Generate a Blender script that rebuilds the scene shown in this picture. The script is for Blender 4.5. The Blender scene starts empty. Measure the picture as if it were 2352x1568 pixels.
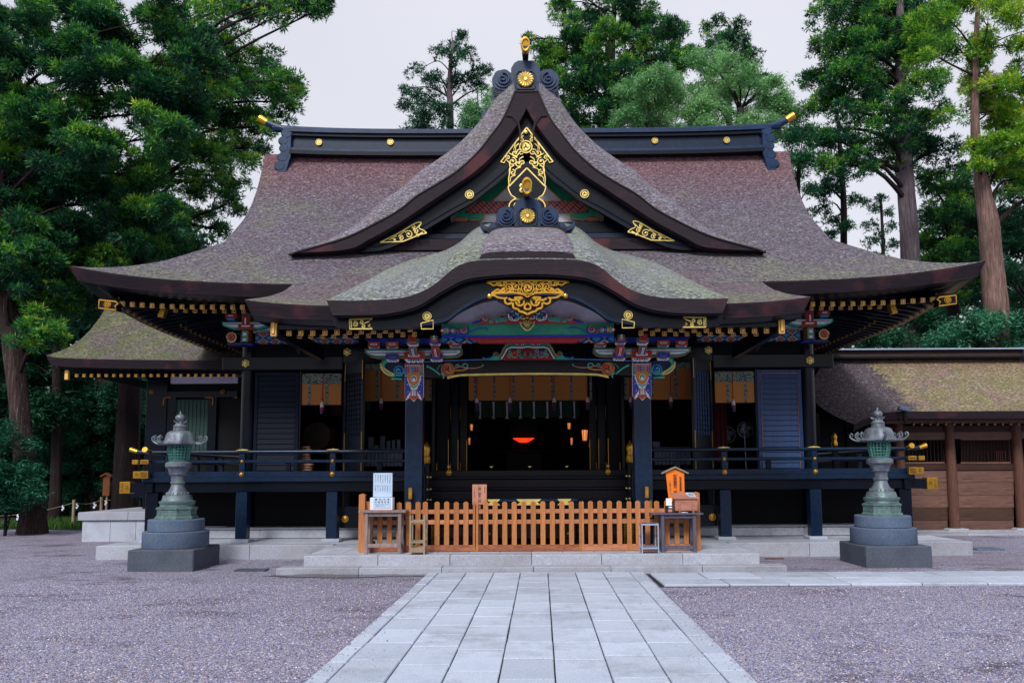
import bpy, math, random
import numpy as np
from mathutils import Matrix, Vector
random.seed(7); RNG = np.random.default_rng(11)
S = bpy.context.scene
COL = S.collection
PI = math.pi
# ------------------------------------------------------------------ camera, sky, sun, exposure
FPX = 1750.0; EYE = 1.8; PITCH = math.radians(5.2); ROLL = math.radians(-0.3)
cam_d = bpy.data.cameras.new("camera"); cam = bpy.data.objects.new("camera", cam_d); COL.objects.link(cam)
cam_d.sensor_width = 36; cam_d.lens = FPX*36/2352
cam_d.shift_x = -37/2352; cam_d.shift_y = 143/2352
cam_d.clip_end = 500; cam_d.clip_start = .1
RX = Matrix.Rotation(PI/2+PITCH, 3, 'X')
RC = RX @ Matrix.Rotation(ROLL, 3, 'Z')
cam.location = (0, 0, EYE); cam.rotation_euler = RC.to_euler()
S.camera = cam
S.view_settings.view_transform = 'Standard'; S.view_settings.look = 'None'
S.view_settings.exposure = 0.93; S.view_settings.gamma = 1
w = bpy.data.worlds.new("World"); S.world = w; w.use_nodes = True
nt = w.node_tree; nt.nodes.clear()
o_ = nt.nodes.new('ShaderNodeOutputWorld'); bg = nt.nodes.new('ShaderNodeBackground')
sky = nt.nodes.new('ShaderNodeTexSky'); sky.sky_type = 'NISHITA'; sky.sun_disc = False
SUN_EL, SUN_AZ = math.radians(44), math.radians(196)
sky.sun_elevation = SUN_EL; sky.sun_rotation = SUN_AZ; sky.dust_density = 4; sky.air_density = 1.5
# an even cloud cover laid over the sky
mx = nt.nodes.new('ShaderNodeMix'); mx.data_type = 'RGBA'; mx.inputs[0].default_value = .93
tc = nt.nodes.new('ShaderNodeTexCoord'); nz = nt.nodes.new('ShaderNodeTexNoise')
nz.inputs['Scale'].default_value = 1.3; nz.inputs['Detail'].default_value = 3
cr = nt.nodes.new('ShaderNodeValToRGB')
cr.color_ramp.elements[0].position = .3; cr.color_ramp.elements[0].color = (3.5, 3.6, 4.1, 1)
cr.color_ramp.elements[1].position = .7; cr.color_ramp.elements[1].color = (4.35, 4.4, 4.8, 1)
nt.links.new(tc.outputs['Generated'], nz.inputs['Vector']); nt.links.new(nz.outputs['Fac'], cr.inputs[0])
nt.links.new(sky.outputs[0], mx.inputs[6]); nt.links.new(cr.outputs[0], mx.inputs[7])
nt.links.new(mx.outputs[2], bg.inputs[0]); bg.inputs[1].default_value = .1
nt.links.new(bg.outputs[0], o_.inputs[0])
sd = bpy.data.lights.new("sun", 'SUN'); sd.energy = 1.5; sd.angle = math.radians(16); sd.color = (1, .97, .93)
so = bpy.data.objects.new("sun", sd); COL.objects.link(so); so.location = (0, -5, 30)
_dir = Vector((math.sin(SUN_AZ)*math.cos(SUN_EL), math.cos(SUN_AZ)*math.cos(SUN_EL), math.sin(SUN_EL)))
so.rotation_euler = _dir.to_track_quat('Z', 'Y').to_euler()

# ------------------------------------------------------------------ picture measurements to places at a chosen distance
def _ray(u, v, R):
    q = R @ Vector(((u-1213)/FPX, -(v-927)/FPX, -1))
    return q
def P(u, v, d):
    q = _ray(u, v, RC); k = d/q.y
    return Vector((q.x*k, d, EYE+q.z*k))
def W(u, v, d):           # the hall is symmetric about x = 0: measured without the camera's roll
    q = _ray(u, v, RX); k = d/q.y
    return (q.x*k, EYE+q.z*k)
def G(u, v, z=0.0):       # where the sight line meets the level z
    q = _ray(u, v, RC); k = (z-EYE)/q.z
    return Vector((q.x*k, q.y*k, z))

# ------------------------------------------------------------------ colours and materials
def lin(c): return c/12.92 if c <= .04045 else ((c+.055)/1.055)**2.4
def C(h):
    h = h.lstrip('#'); return tuple(lin(int(h[i:i+2], 16)/255) for i in (0, 2, 4))+(1,)
class NB:
    def __init__(s, name):
        s.m = bpy.data.materials.new(name); s.m.use_nodes = True; s.t = s.m.node_tree
        s.b = s.t.nodes['Principled BSDF']; s.tc = s.t.nodes.new('ShaderNodeTexCoord')
    def n(s, t, **k):
        x = s.t.nodes.new(t)
        for a, v in k.items(): setattr(x, a, v)
        return x
    def L(s, a, b): s.t.links.new(a, b)
    def mapped(s, sc=(1, 1, 1), rot=(0, 0, 0), src='Object'):
        m = s.n('ShaderNodeMapping'); m.inputs['Scale'].default_value = sc; m.inputs['Rotation'].default_value = rot
        s.L(s.tc.outputs[src], m.inputs['Vector']); return m.outputs[0]
    def noise(s, scale, detail=4, rough=.6, vec=None, dist=0):
        x = s.n('ShaderNodeTexNoise'); x.inputs['Scale'].default_value = scale; x.inputs['Detail'].default_value = detail
        x.inputs['Roughness'].default_value = rough; x.inputs['Distortion'].default_value = dist
        s.L(vec if vec is not None else s.tc.outputs['Object'], x.inputs['Vector']); return x.outputs['Fac']
    def ramp(s, fac, stops):
        x = s.n('ShaderNodeValToRGB'); e = x.color_ramp.elements
        while len(e) < len(stops): e.new(.5)
        for i, (p, c) in enumerate(stops):
            e[i].position = p; e[i].color = c if len(c) == 4 else tuple(c)+(1,)
        s.L(fac, x.inputs[0]); return x.outputs[0]
    def mix(s, fac, a, b, mode='MIX'):
        x = s.n('ShaderNodeMix', data_type='RGBA', blend_type=mode)
        for i, q in ((0, fac), (6, a), (7, b)):
            if isinstance(q, (int, float, tuple)): x.inputs[i].default_value = q
            else: s.L(q, x.inputs[i])
        return x.outputs[2]
    def math(s, op, a, b=0.0):
        x = s.n('ShaderNodeMath', operation=op)
        for i, q in ((0, a), (1, b)):
            if isinstance(q, (int, float)): x.inputs[i].default_value = q
            else: s.L(q, x.inputs[i])
        return x.outputs[0]
    def bump(s, h, strength=.5, dist=.02):
        x = s.n('ShaderNodeBump'); x.inputs['Strength'].default_value = strength; x.inputs['Distance'].default_value = dist
        s.L(h, x.inputs['Height']); s.L(x.outputs[0], s.b.inputs['Normal'])
    def col(s, c):
        if isinstance(c, tuple): s.b.inputs['Base Color'].default_value = c
        else: s.L(c, s.b.inputs['Base Color'])
    def set(s, rough=.5, metal=0, spec=None, coat=0):
        s.b.inputs['Roughness'].default_value = rough; s.b.inputs['Metallic'].default_value = metal
        if spec is not None: s.b.inputs['Specular IOR Level'].default_value = spec
        s.b.inputs['Coat Weight'].default_value = coat
M = {}
def paint(name, c, rough=.45, var=.25, metal=0, scale=9, spec=.5, bump=.06):
    b = NB(name); c = C(c); f = b.noise(scale, 5, .65)
    d = tuple(x*(1-var) for x in c[:3])+(1,); e = tuple(min(1, x*(1+var)) for x in c[:3])+(1,)
    b.col(b.ramp(f, [(.3, d), (.7, e)])); b.set(rough, metal, spec)
    if bump: b.bump(b.noise(scale*6, 4, .6), bump, .01)
    M[name] = b.m; return b.m
paint('lacquer', '#040c1a', .28, .5, spec=.28); paint('lacquer_blue', '#08203a', .32, .45, spec=.38)
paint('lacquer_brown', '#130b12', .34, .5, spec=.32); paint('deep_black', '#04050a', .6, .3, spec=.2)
paint('indigo_roof_metal', '#0c2a4e', .42, .5, spec=.34, scale=4, bump=.15)
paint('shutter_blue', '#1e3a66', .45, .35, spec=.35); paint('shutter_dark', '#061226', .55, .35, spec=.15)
paint('gold', '#c99a3a', .34, .25, metal=.85); paint('gold_bright', '#e8d07a', .36, .2, metal=.55); paint('gold_dark', '#7d5520', .45, .3, metal=.6)
paint('gold_paint', '#ecb65a', .5, .12, metal=.15); paint('gilt_groove', '#2e1a0c', .6, .2)
paint('p_white', '#f0f0f6', .6, .08); paint('p_plaster', '#dcd8ea', .8, .10); paint('p_red', '#a8242c', .5, .25)
paint('p_vermilion', '#b8492a', .5, .2); paint('p_orange', '#cc7c2c', .5, .2); paint('p_green', '#10886a', .5, .2)
paint('p_teal', '#3cb8a0', .5, .2); paint('p_blue', '#1434a8', .5, .25); paint('p_sky', '#4f86c8', .5, .2)
paint('p_navy', '#151f52', .5, .25); paint('p_rim', '#a86a3c', .5, .2); paint('p_pink', '#b87a70', .55, .2); paint('p_grey', '#5c545c', .55, .2)
paint('cord_red', '#8c1d22', .8, .2); paint('white_cloth', '#cfcfdb', .9, .1); paint('paper', '#b8cfe8', .7, .05)
paint('paper_white', '#dfe6f6', .7, .05); paint('ink', '#11131c', .7, .1); paint('alu', '#b9c6dc', .35, .1, metal=.6)
paint('cushion', '#b58a70', .9, .15); paint('drum_skin', '#4b403c', .8, .25, scale=3); paint('curtain_green', '#24402c', .9, .5, scale=30)
paint('door_green', '#0d3a33', .6, .3); paint('grille_grey', '#4a4e5c', .5, .2, metal=.3); paint('box_grey', '#5c6578', .6, .2)
paint('dark_red_cloth', '#4a1018', .9, .3); paint('sign_orange', '#f57c0c', .55, .12, scale=5)
def wood(name, a, b_, rough=.6, sc=(3, 3, 30), bump=.25, spec=.3):
    b = NB(name); v = b.mapped(sc); f = b.noise(2.2, 6, .65, v, .6); g = b.noise(1.1, 3, .5)
    c = b.ramp(f, [(.25, C(a)), (.75, C(b_))]); oi = b.n('ShaderNodeObjectInfo')
    hs = b.n('ShaderNodeHueSaturation'); b.L(c, hs.inputs['Color'])
    mr = b.math('MULTIPLY_ADD', oi.outputs['Random'], .35); b.t.nodes[-1].inputs[2].default_value = .8
    b.L(mr, hs.inputs['Value']); b.col(b.mix(b.math('MULTIPLY', g, .35), hs.outputs[0], C(a), 'MIX'))
    b.set(rough, 0, spec); b.bump(f, bump, .01); M[name] = b.m
wood('fence_wood', '#985626', '#d0905a', sc=(18, 18, 1.6)); wood('fence_rail', '#a0603c', '#d8987a', sc=(1.6, 18, 18))
wood('fence_base', '#7c3f22', '#c07e60', sc=(3, 9, 9), bump=.5)
wood('grey_wood', '#6e5e62', '#a8958f', sc=(12, 12, 2)); wood('grey_wood_dark', '#3f3d50', '#6c6678', sc=(12, 12, 2)); wood('pale_wood', '#84735f', '#b39f88', sc=(12, 12, 2))
wood('plank_wood', '#4c342e', '#8c6a5c', sc=(1.2, 8, 14), bump=.4); wood('post_wood', '#482e28', '#785444', sc=(12, 12, 1.4)); wood('dark_wood', '#2c1a16', '#4d3128', sc=(1.5, 8, 8))
wood('plank_aged', '#33221e', '#5c4234', sc=(1.2, 8, 14), bump=.3)
wood('box_wood', '#985a4a', '#d09a84', sc=(2, 20, 20)); wood('sign_wood', '#a8705c', '#c98f78', sc=(8, 8, 1.5), bump=.1)
wood('marker_wood', '#6a3a20', '#9a5c36', sc=(10, 10, 2))
wood('side_ridge', '#2a1f1e', '#57413a', sc=(1, 8, 8))

def thatch(name, base, dark, red, moss, mossy=.3, redtop=None, bumpd=.05, moss2=None, light='#b6b0bf', fleck=.5, lowmoss=None):
    b = NB(name)
    f1 = b.noise(2.2, 6, .8, b.mapped((7, 7, 18))); f2 = b.noise(.7, 6, .75); f3 = b.noise(1, 4, .85, b.mapped((10, 16, 42))); f6 = b.noise(1, 2, .6, b.mapped((16, 30, 80)))
    f4 = b.noise(3.0, 6, .75, b.mapped((.9, .9, 5)))
    c = b.ramp(f1, [(.30, C(dark)), (.5, C(base)), (.72, C(light))])
    c = b.mix(b.ramp(f4, [(.44, (0, 0, 0, 1)), (.60, (.5, .5, .5, 1))]), c, C(red))
    grain = b.ramp(b.math('ADD', b.math('MULTIPLY', f3, .6), b.math('MULTIPLY', f1, .4)), [(.46, (0, 0, 0, 1)), (.54, (1, 1, 1, 1))])
    if lowmoss:
        s2 = b.n('ShaderNodeSeparateXYZ'); b.L(b.n('ShaderNodeNewGeometry').outputs['Position'], s2.inputs[0]); m2 = b.n('ShaderNodeMapRange'); b.L(s2.outputs[2], m2.inputs['Value'])
        m2.inputs['From Min'].default_value = lowmoss[0]; m2.inputs['From Max'].default_value = lowmoss[1]; m2.inputs['To Max'].default_value = .17; f2 = b.math('ADD', f2, m2.outputs[0])
    mf = b.math('MULTIPLY', b.ramp(f2, [(.62-mossy*.35, (0, 0, 0, 1)), (.80-mossy*.35, (.9, .9, .9, 1))]), grain)
    c = b.mix(mf, c, C(moss))
    if moss2:
        f5 = b.noise(1.2, 6, .75, b.mapped((1, 1, 2.2)))
        c = b.mix(b.math('MULTIPLY', b.ramp(f5, [(.48, (0, 0, 0, 1)), (.58, (.9, .9, .9, 1))]), grain), c, C(moss2))
    if redtop:
        sx = b.n('ShaderNodeSeparateXYZ'); b.L(b.n('ShaderNodeNewGeometry').outputs['Position'], sx.inputs[0])
        m = b.n('ShaderNodeMapRange'); m.inputs['From Min'].default_value = redtop[0]; m.inputs['From Max'].default_value = redtop[1]
        ad = b.math('ADD', sx.outputs[2], b.math('MULTIPLY', b.noise(1.6, 4, .6, b.mapped((3, 3, .5))), 1.6)); b.L(ad, m.inputs['Value'])
        c = b.mix(b.math('MULTIPLY', m.outputs[0], .62), c, b.ramp(f1, [(.3, C('#6a3438')), (.7, C('#b06a68'))]))
    fl = b.ramp(b.math('ADD', b.math('MULTIPLY', f3, .6), b.math('MULTIPLY', f6, .4)), [(.38, (.14, .14, .17, 1)), (.47, (.62, .62, .66, 1)), (.54, (1.1, 1.1, 1.1, 1)), (.62, (2.5, 2.5, 2.6, 1))])
    c = b.mix(fleck, c, fl, 'MULTIPLY')
    b.col(c); b.set(.8, 0, .35)
    b.bump(b.math('ADD', b.math('MULTIPLY', f1, .6), b.math('MULTIPLY', f3, .8)), 1.0, bumpd)
    M[name] = b.m
thatch('thatch', '#6a6470', '#2c2832', '#624a50', '#7c836a', .28, redtop=(9.8, 12.2), fleck=.95, light='#bab8c8', lowmoss=(7.2, 5.7))
thatch('thatch_kohai', '#6c6068', '#322a30', '#6a4c50', '#7f8a66', .35, fleck=.9, lowmoss=(5.4, 4.7))
thatch('thatch_lichen', '#8e9698', '#363c40', '#6f6660', '#8f9a74', .5, light='#d4dcdc', fleck=.9)
thatch('thatch_gable', '#85828e', '#3c3a46', '#7a5a5a', '#828c6a', .25, light='#cfcedb', fleck=.9)
thatch('thatch_moss', '#66605e', '#34303a', '#7a5a58', '#7c8656', .62, moss2='#5f7238', fleck=.85)
thatch('thatch_side', '#86766c', '#4a3a38', '#a06a66', '#989664', .75, moss2='#7c8048', fleck=.85, redtop=(5.5, 6.9))
thatch('thatch_shade', '#50444a', '#2c2428', '#4a383c', '#4a4a3c', .05, fleck=.7)  # shade under the hall's eaves painted in as darker, moss-poor thatch
def edge(name, a, b_, sc=(1, 1, 30)):
    b = NB(name); f = b.noise(2.6, 6, .7, b.mapped(sc)); g = b.noise(.9, 4, .6)
    c = b.ramp(f, [(.3, C(a)), (.7, C(b_))]); c = b.mix(b.ramp(g, [(.56, (0, 0, 0, 1)), (.68, (.6, .6, .6, 1))]), c, C('#5c3034'))
    b.col(c); b.set(.75, 0, .3); b.bump(f, .5, .02); M[name] = b.m
edge('thatch_edge', '#150e16', '#30232e')

def granite(name, a, b_, spk=160, patch='#7f8496', rough=.75):
    b = NB(name); f = b.noise(spk, 3, .8); g = b.noise(1.3, 6, .6); oi = b.n('ShaderNodeObjectInfo')
    c = b.ramp(f, [(.32, C(a)), (.65, C(b_))])
    c = b.mix(b.ramp(g, [(.45, (0, 0, 0, 1)), (.75, (.5, .5, .5, 1))]), c, C(patch))
    g2 = b.noise(.8, 7, .8, b.n('ShaderNodeNewGeometry').outputs['Position']); c = b.mix(b.ramp(g2, [(.5, (0, 0, 0, 1)), (.66, (.4, .4, .4, 1))]), c, C('#6c6a72'))
    hs = b.n('ShaderNodeHueSaturation'); b.L(c, hs.inputs['Color'])
    mr = b.math('MULTIPLY_ADD', oi.outputs['Random'], .20); b.t.nodes[-1].inputs[2].default_value = .86; b.L(mr, hs.inputs['Value'])
    b.col(hs.outputs[0]); b.set(rough, 0, .35); b.bump(b.math('ADD', f, b.noise(14, 5, .7)), .35, .006); M[name] = b.m
granite('path_stone', '#9ba6bb', '#c8d0e0', 70, '#a0afc4'); granite('step_stone', '#9aa2b4', '#c6ccda', 120, '#8e98ac')
granite('kerb_stone', '#868c9e', '#bcc0cc', 60, '#908a86'); granite('lantern_stone', '#39414f', '#5f6776', 70, '#2c3240')
granite('lantern_stone_mid', '#40516a', '#6c7d96', 50, '#34506c'); granite('plaster_base', '#d0d6e4', '#e6eaf2', 20, '#c0c8d8')
def bronze():
    b = NB('bronze'); g = b.noise(5, 6, .7); h = b.noise(30, 4, .7); sx = b.n('ShaderNodeSeparateXYZ'); b.L(b.n('ShaderNodeNewGeometry').outputs['Position'], sx.inputs[0])
    low = b.n('ShaderNodeMapRange'); b.L(sx.outputs[2], low.inputs['Value'])
    low.inputs['From Min'].default_value = 1.55; low.inputs['From Max'].default_value = .95
    c = b.ramp(g, [(.3, C('#3e454c')), (.5, C('#6b7080')), (.7, C('#7d8288'))])
    gr = b.ramp(h, [(.35, C('#3a6a60')), (.65, C('#7ea096'))])
    amt = b.math('MINIMUM', b.math('ADD', b.math('MULTIPLY', low.outputs[0], .7), b.ramp(g, [(.5, (0, 0, 0, 1)), (.62, (.5, .5, .5, 1))])), .9)
    b.col(b.mix(amt, c, gr)); b.set(.5, .35, .5); b.bump(h, .35, .01); M['bronze'] = b.m
bronze()
paint('bronze_green', '#417a72', .6, .3, metal=.15)
def gravel():
    b = NB('gravel')
    v = b.n('ShaderNodeTexVoronoi'); v.inputs['Scale'].default_value = 62; b.L(b.tc.outputs['Object'], v.inputs['Vector'])
    sep = b.n('ShaderNodeSeparateColor'); b.L(v.outputs['Color'], sep.inputs[0])
    c = b.ramp(sep.outputs[0], [(0, C('#484a60')), (.2, C('#74769c')), (.5, C('#9c9cbc')), (.74, C('#b0aebc')), (.88, C('#b09c98')), (1, C('#dcdaee'))])
    f = b.noise(.45, 5, .6); f2 = b.noise(1.1, 6, .7, b.mapped((.7, 1.1, 1)))
    dk = b.ramp(b.math('MULTIPLY', b.ramp(f2, [(.50, (0, 0, 0, 1)), (.70, (1, 1, 1, 1))]), b.ramp(f, [(.42, (0, 0, 0, 1)), (.52, (1, 1, 1, 1))])), [(0, (1, 1, 1, 1)), (1, C('#85707a'))])
    c = b.mix(1.0, c, dk, 'MULTIPLY'); c = b.mix(b.ramp(b.noise(.18, 4), [(.4, (0, 0, 0, 1)), (.7, (.35, .35, .35, 1))]), c, C('#6a5a58'))
    b.col(c); b.set(.85, 0, .3)
    b.bump(b.math('SUBTRACT', 1.0, v.outputs['Distance']), 1.0, .02); M['gravel'] = b.m
gravel()
def pebble():
    b = NB('pebble'); at = b.n('ShaderNodeAttribute', attribute_name='tint')
    b.col(b.ramp(at.outputs['Fac'], [(0, C('#44465c')), (.2, C('#72749c')), (.5, C('#9c9cbe')), (.74, C('#b2b0be')), (.90, C('#b09a94')), (1, C('#dcdaee'))])); b.set(.7, 0, .4); M['pebble'] = b.m
pebble()
def leafmat(name, stops, trans=.25):
    b = NB(name); at = b.n('ShaderNodeAttribute', attribute_name='tint')
    c = b.ramp(at.outputs['Fac'], [(p, C(h)) for p, h in stops]); b.col(c); b.set(.55, 0, .35)
    tr = b.n('ShaderNodeBsdfTranslucent'); b.L(c, tr.inputs[0]); ms = b.n('ShaderNodeMixShader'); ms.inputs[0].default_value = trans
    out = b.t.nodes['Material Output']; b.L(b.b.outputs[0], ms.inputs[1]); b.L(tr.outputs[0], ms.inputs[2]); b.L(ms.outputs[0], out.inputs[0]); M[name] = b.m
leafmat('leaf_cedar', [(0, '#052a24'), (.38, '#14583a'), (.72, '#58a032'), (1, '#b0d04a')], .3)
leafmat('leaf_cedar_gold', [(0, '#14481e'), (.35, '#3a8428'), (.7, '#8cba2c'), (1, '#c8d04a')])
leafmat('leaf_teal', [(0, '#08281f'), (.5, '#16503a'), (.85, '#2f7a48'), (1, '#5a9a5c')])
leafmat('leaf_round', [(0, '#34704a'), (.45, '#7ab474'), (1, '#cfecb4')], .35)
leafmat('leaf_dark', [(0, '#0c3428'), (.6, '#1c5a3c'), (1, '#3a8048')])
leafmat('leaf_shrub', [(0, '#0d3a30'), (.5, '#236a50'), (1, '#58a078')])
leafmat('grass', [(0, '#1c3f18'), (1, '#4f7a2c')])
def bark(name, a, b_, c_, sc=(7, 7, .7)):
    b = NB(name); f = b.noise(2.2, 6, .7, b.mapped(sc), .5); g = b.noise(.6, 4)
    c = b.ramp(f, [(.3, C(a)), (.6, C(b_)), (.75, C(c_))]); b.col(b.mix(b.ramp(g, [(.45, (0, 0, 0, 1)), (.7, (.6, .6, .6, 1))]), c, C(a)))
    b.set(.9, 0, .2); b.bump(f, 1, .06); M[name] = b.m
bark('bark_red', '#40302f', '#8c7068', '#c8b0a4'); bark('bark_grey', '#3f383e', '#786c74', '#a098a0'); bark('bark_dark', '#171216', '#33282a', '#4a4038')
bark('bark_mossy', '#1c1416', '#4e3e3c', '#a8ac96', (9, 9, .35))
def glow(name, c, e):
    b = NB(name); b.col(C(c)); b.b.inputs['Emission Color'].default_value = C(c); b.b.inputs['Emission Strength'].default_value = e; M[name] = b.m
glow('glow_red', '#ff2a0a', 1.4); glow('glow_warm', '#ff9a50', .45)
def blind():
    b = NB('bamboo_blind'); f = b.n('ShaderNodeTexWave', bands_direction='Z'); f.inputs['Scale'].default_value = 26; f.inputs['Distortion'].default_value = .4
    b.L(b.tc.outputs['Object'], f.inputs['Vector']); g = b.noise(2, 4)
    c = b.ramp(f.outputs['Fac'], [(.1, C('#8a5220')), (.6, C('#c98540'))]); b.col(b.mix(b.math('MULTIPLY', g, .5), c, C('#a86630'))); b.set(.6, 0, .3); M['bamboo_blind'] = b.m
blind()
def brocade():
    b = NB('brocade'); v = b.n('ShaderNodeTexVoronoi'); v.inputs['Scale'].default_value = 22; b.L(b.tc.outputs['Object'], v.inputs['Vector'])
    b.col(b.ramp(v.outputs['Distance'], [(.1, C('#8f9c70')), (.3, C('#2d3c38')), (.45, C('#a3a88c')), (.6, C('#3c4c5c'))])); b.set(.8, 0, .2); M['brocade'] = b.m
brocade()
def checker_pattern(name, cols, sc, kind):
    b = NB(name); sx = b.n('ShaderNodeSeparateXYZ'); b.L(b.mapped(sc), sx.inputs[0]); x, z = sx.outputs[0], sx.outputs[2]
    if kind == 'diamond':
        fx = b.math('ABSOLUTE', b.math('SUBTRACT', b.math('FRACT', x), .5)); fz = b.math('ABSOLUTE', b.math('SUBTRACT', b.math('FRACT', z), .5))
        f = b.math('ADD', fx, fz)
        r = b.ramp(f, [(.0, C(cols[0])), (.2, C(cols[1])), (.32, C(cols[2])), (.42, C(cols[3])), (.52, C(cols[4])), (.7, C(cols[5]))])
        for e in b.t.nodes:
            if e.bl_idname == 'ShaderNodeValToRGB': e.color_ramp.interpolation = 'CONSTANT'
    else:
        k1 = b.math('FRACT', b.math('ADD', x, z)); k2 = b.math('FRACT', b.math('SUBTRACT', x, z))
        m1 = b.math('LESS_THAN', k1, .28); m2 = b.math('LESS_THAN', k2, .28)
        blk = b.math('LESS_THAN', b.math('FRACT', b.math('ADD', b.math('FLOOR', b.math('ADD', x, z)), b.math('MULTIPLY', b.math('FLOOR', b.math('SUBTRACT', x, z)), .5))), .5)
        a = b.math('MAXIMUM', b.math('MULTIPLY', m1, 1.0), b.math('MULTIPLY', m2, blk))
        r = b.mix(a, C(cols[0]), C(cols[1]))
    b.col(r); b.set(.5, 0, .4); M[name] = b.m
checker_pattern('diamond_beam', ['#a8552c', '#0f1a44', '#d0a060', '#2a6fb0', '#0f1a44', '#2f7fae'], (3.4, 1, 5.5), 'diamond')
checker_pattern('key_beam', ['#c06a52', '#2a1c58'], (9, 1, 9), 'key')
# ------------------------------------------------------------------ mesh building
WL = {}      # world place of each parent
class MB:
    def __init__(s): s.v = []; s.f = []; s.mi = []
    def add(s, vs, fs, mi=0):
        o = len(s.v); s.v += [tuple(p) for p in vs]; s.f += [tuple(i+o for i in f) for f in fs]; s.mi += [mi]*len(fs); return s
    def box(s, x0, x1, y0, y1, z0, z1, mi=0):
        if x0 > x1: x0, x1 = x1, x0
        if y0 > y1: y0, y1 = y1, y0
        if z0 > z1: z0, z1 = z1, z0
        return s.add([(x0, y0, z0), (x1, y0, z0), (x1, y1, z0), (x0, y1, z0), (x0, y0, z1), (x1, y0, z1), (x1, y1, z1), (x0, y1, z1)],
                     [(0, 3, 2, 1), (4, 5, 6, 7), (0, 1, 5, 4), (1, 2, 6, 5), (2, 3, 7, 6), (3, 0, 4, 7)], mi)
    def cbox(s, x0, x1, y0, y1, z0, z1, c=.008, mi=0, R=None, ctr=None):
        if x0 > x1: x0, x1 = x1, x0
        if y0 > y1: y0, y1 = y1, y0
        if z0 > z1: z0, z1 = z1, z0
        c = min(c, (x1-x0)*.3, (y1-y0)*.3, (z1-z0)*.3)
        vs = []
        for a, b_, d_ in ((0, c, c), (c, 0, c), (c, c, 0)):
            for i in (0, 1):
                for j in (0, 1):
                    for k in (0, 1):
                        vs.append(((x1-a) if i else (x0+a), (y1-b_) if j else (y0+b_), (z1-d_) if k else (z0+d_)))
        def ix(t, i, j, k): return t*8+i*4+j*2+k
        fs = [(ix(0, 0, 0, 0), ix(0, 0, 0, 1), ix(0, 0, 1, 1), ix(0, 0, 1, 0)), (ix(0, 1, 0, 0), ix(0, 1, 1, 0), ix(0, 1, 1, 1), ix(0, 1, 0, 1)),
              (ix(1, 0, 0, 0), ix(1, 1, 0, 0), ix(1, 1, 0, 1), ix(1, 0, 0, 1)), (ix(1, 0, 1, 0), ix(1, 0, 1, 1), ix(1, 1, 1, 1), ix(1, 1, 1, 0)),
              (ix(2, 0, 0, 0), ix(2, 0, 1, 0), ix(2, 1, 1, 0), ix(2, 1, 0, 0)), (ix(2, 0, 0, 1), ix(2, 1, 0, 1), ix(2, 1, 1, 1), ix(2, 0, 1, 1))]
        for i in (0, 1):
            for j in (0, 1):
                fs.append((ix(0, i, j, 0), ix(0, i, j, 1), ix(1, i, j, 1), ix(1, i, j, 0)))
                fs.append((ix(0, i, 0, j), ix(0, i, 1, j), ix(2, i, 1, j), ix(2, i, 0, j)))
                fs.append((ix(1, 0, i, j), ix(1, 1, i, j), ix(2, 1, i, j), ix(2, 0, i, j)))
                for k in (0, 1): fs.append((ix(0, i, j, k), ix(1, i, j, k), ix(2, i, j, k)))
        if R is not None:
            q = Vector(ctr if ctr else ((x0+x1)/2, (y0+y1)/2, (z0+z1)/2)); vs = [q+R @ (Vector(p)-q) for p in vs]
        return s.add(vs, fs, mi)
    def prism(s, pts, y0, y1, mi=0, back=False, smi=None):      # pts (x,z); front face at y0
        n = len(pts)
        area = sum(pts[i][0]*pts[(i+1) % n][1]-pts[(i+1) % n][0]*pts[i][1] for i in range(n))
        if area < 0: pts = pts[::-1]
        vs = [(x, y0, z) for x, z in pts]+[(x, y1, z) for x, z in pts]
        s.add(vs, [tuple(range(n))]+([tuple(range(2*n-1, n-1, -1))] if back else []), mi)
        o = len(s.v)-2*n; m2 = mi if smi is None else smi
        for i in range(n):
            j = (i+1) % n; s.f.append((o+j, o+i, o+n+i, o+n+j)); s.mi.append(m2)
        return s
    def strip(s, A, B, y0, y1, mi=0):                            # band between two polylines (x,z)
        n = len(A); vs = []
        for (ax, az), (bx, bz) in zip(A, B): vs += [(ax, y0, az), (bx, y0, bz), (ax, y1, az), (bx, y1, bz)]
        fs = []
        for i in range(n-1):
            a = 4*i; b_ = a+4
            fs += [(a, b_, b_+1, a+1), (a, a+2, b_+2, b_), (a+1, b_+1, b_+3, a+3), (a+2, a+3, b_+3, b_+2)]
        fs += [(0, 1, 3, 2), (4*n-4, 4*n-2, 4*n-1, 4*n-3)]
        return s.add(vs, fs, mi)
    def tube(s, pts, r, n=6, mi=0, flat=1.0, cap=True):
        pts = [Vector(p) for p in pts]; m = len(pts); rs = r if isinstance(r, (list, tuple)) else [r]*m
        vs = []; up = None
        for i, p in enumerate(pts):
            t = (pts[min(i+1, m-1)]-pts[max(i-1, 0)])
            if t.length < 1e-9: t = Vector((0, 0, 1))
            t.normalize()
            if up is None: up = Vector((0, 1, 0)) if abs(t.y) < .9 else Vector((1, 0, 0))
            a = up-t*up.dot(t)
            if a.length < 1e-4: a = t.orthogonal()
            a.normalize(); b_ = t.cross(a)
            if flat == 1.0: up = a
            for k in range(n):
                an = 2*PI*k/n; vs.append(p+a*(math.cos(an)*rs[i]*flat)+b_*(math.sin(an)*rs[i]))
        fs = []
        for i in range(m-1):
            for k in range(n):
                l = (k+1) % n; fs.append((i*n+k, (i+1)*n+k, (i+1)*n+l, i*n+l))
        if cap: fs += [tuple(range(n)), tuple(range((m-1)*n+n-1, (m-1)*n-1, -1))]
        return s.add(vs, fs, mi)
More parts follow.
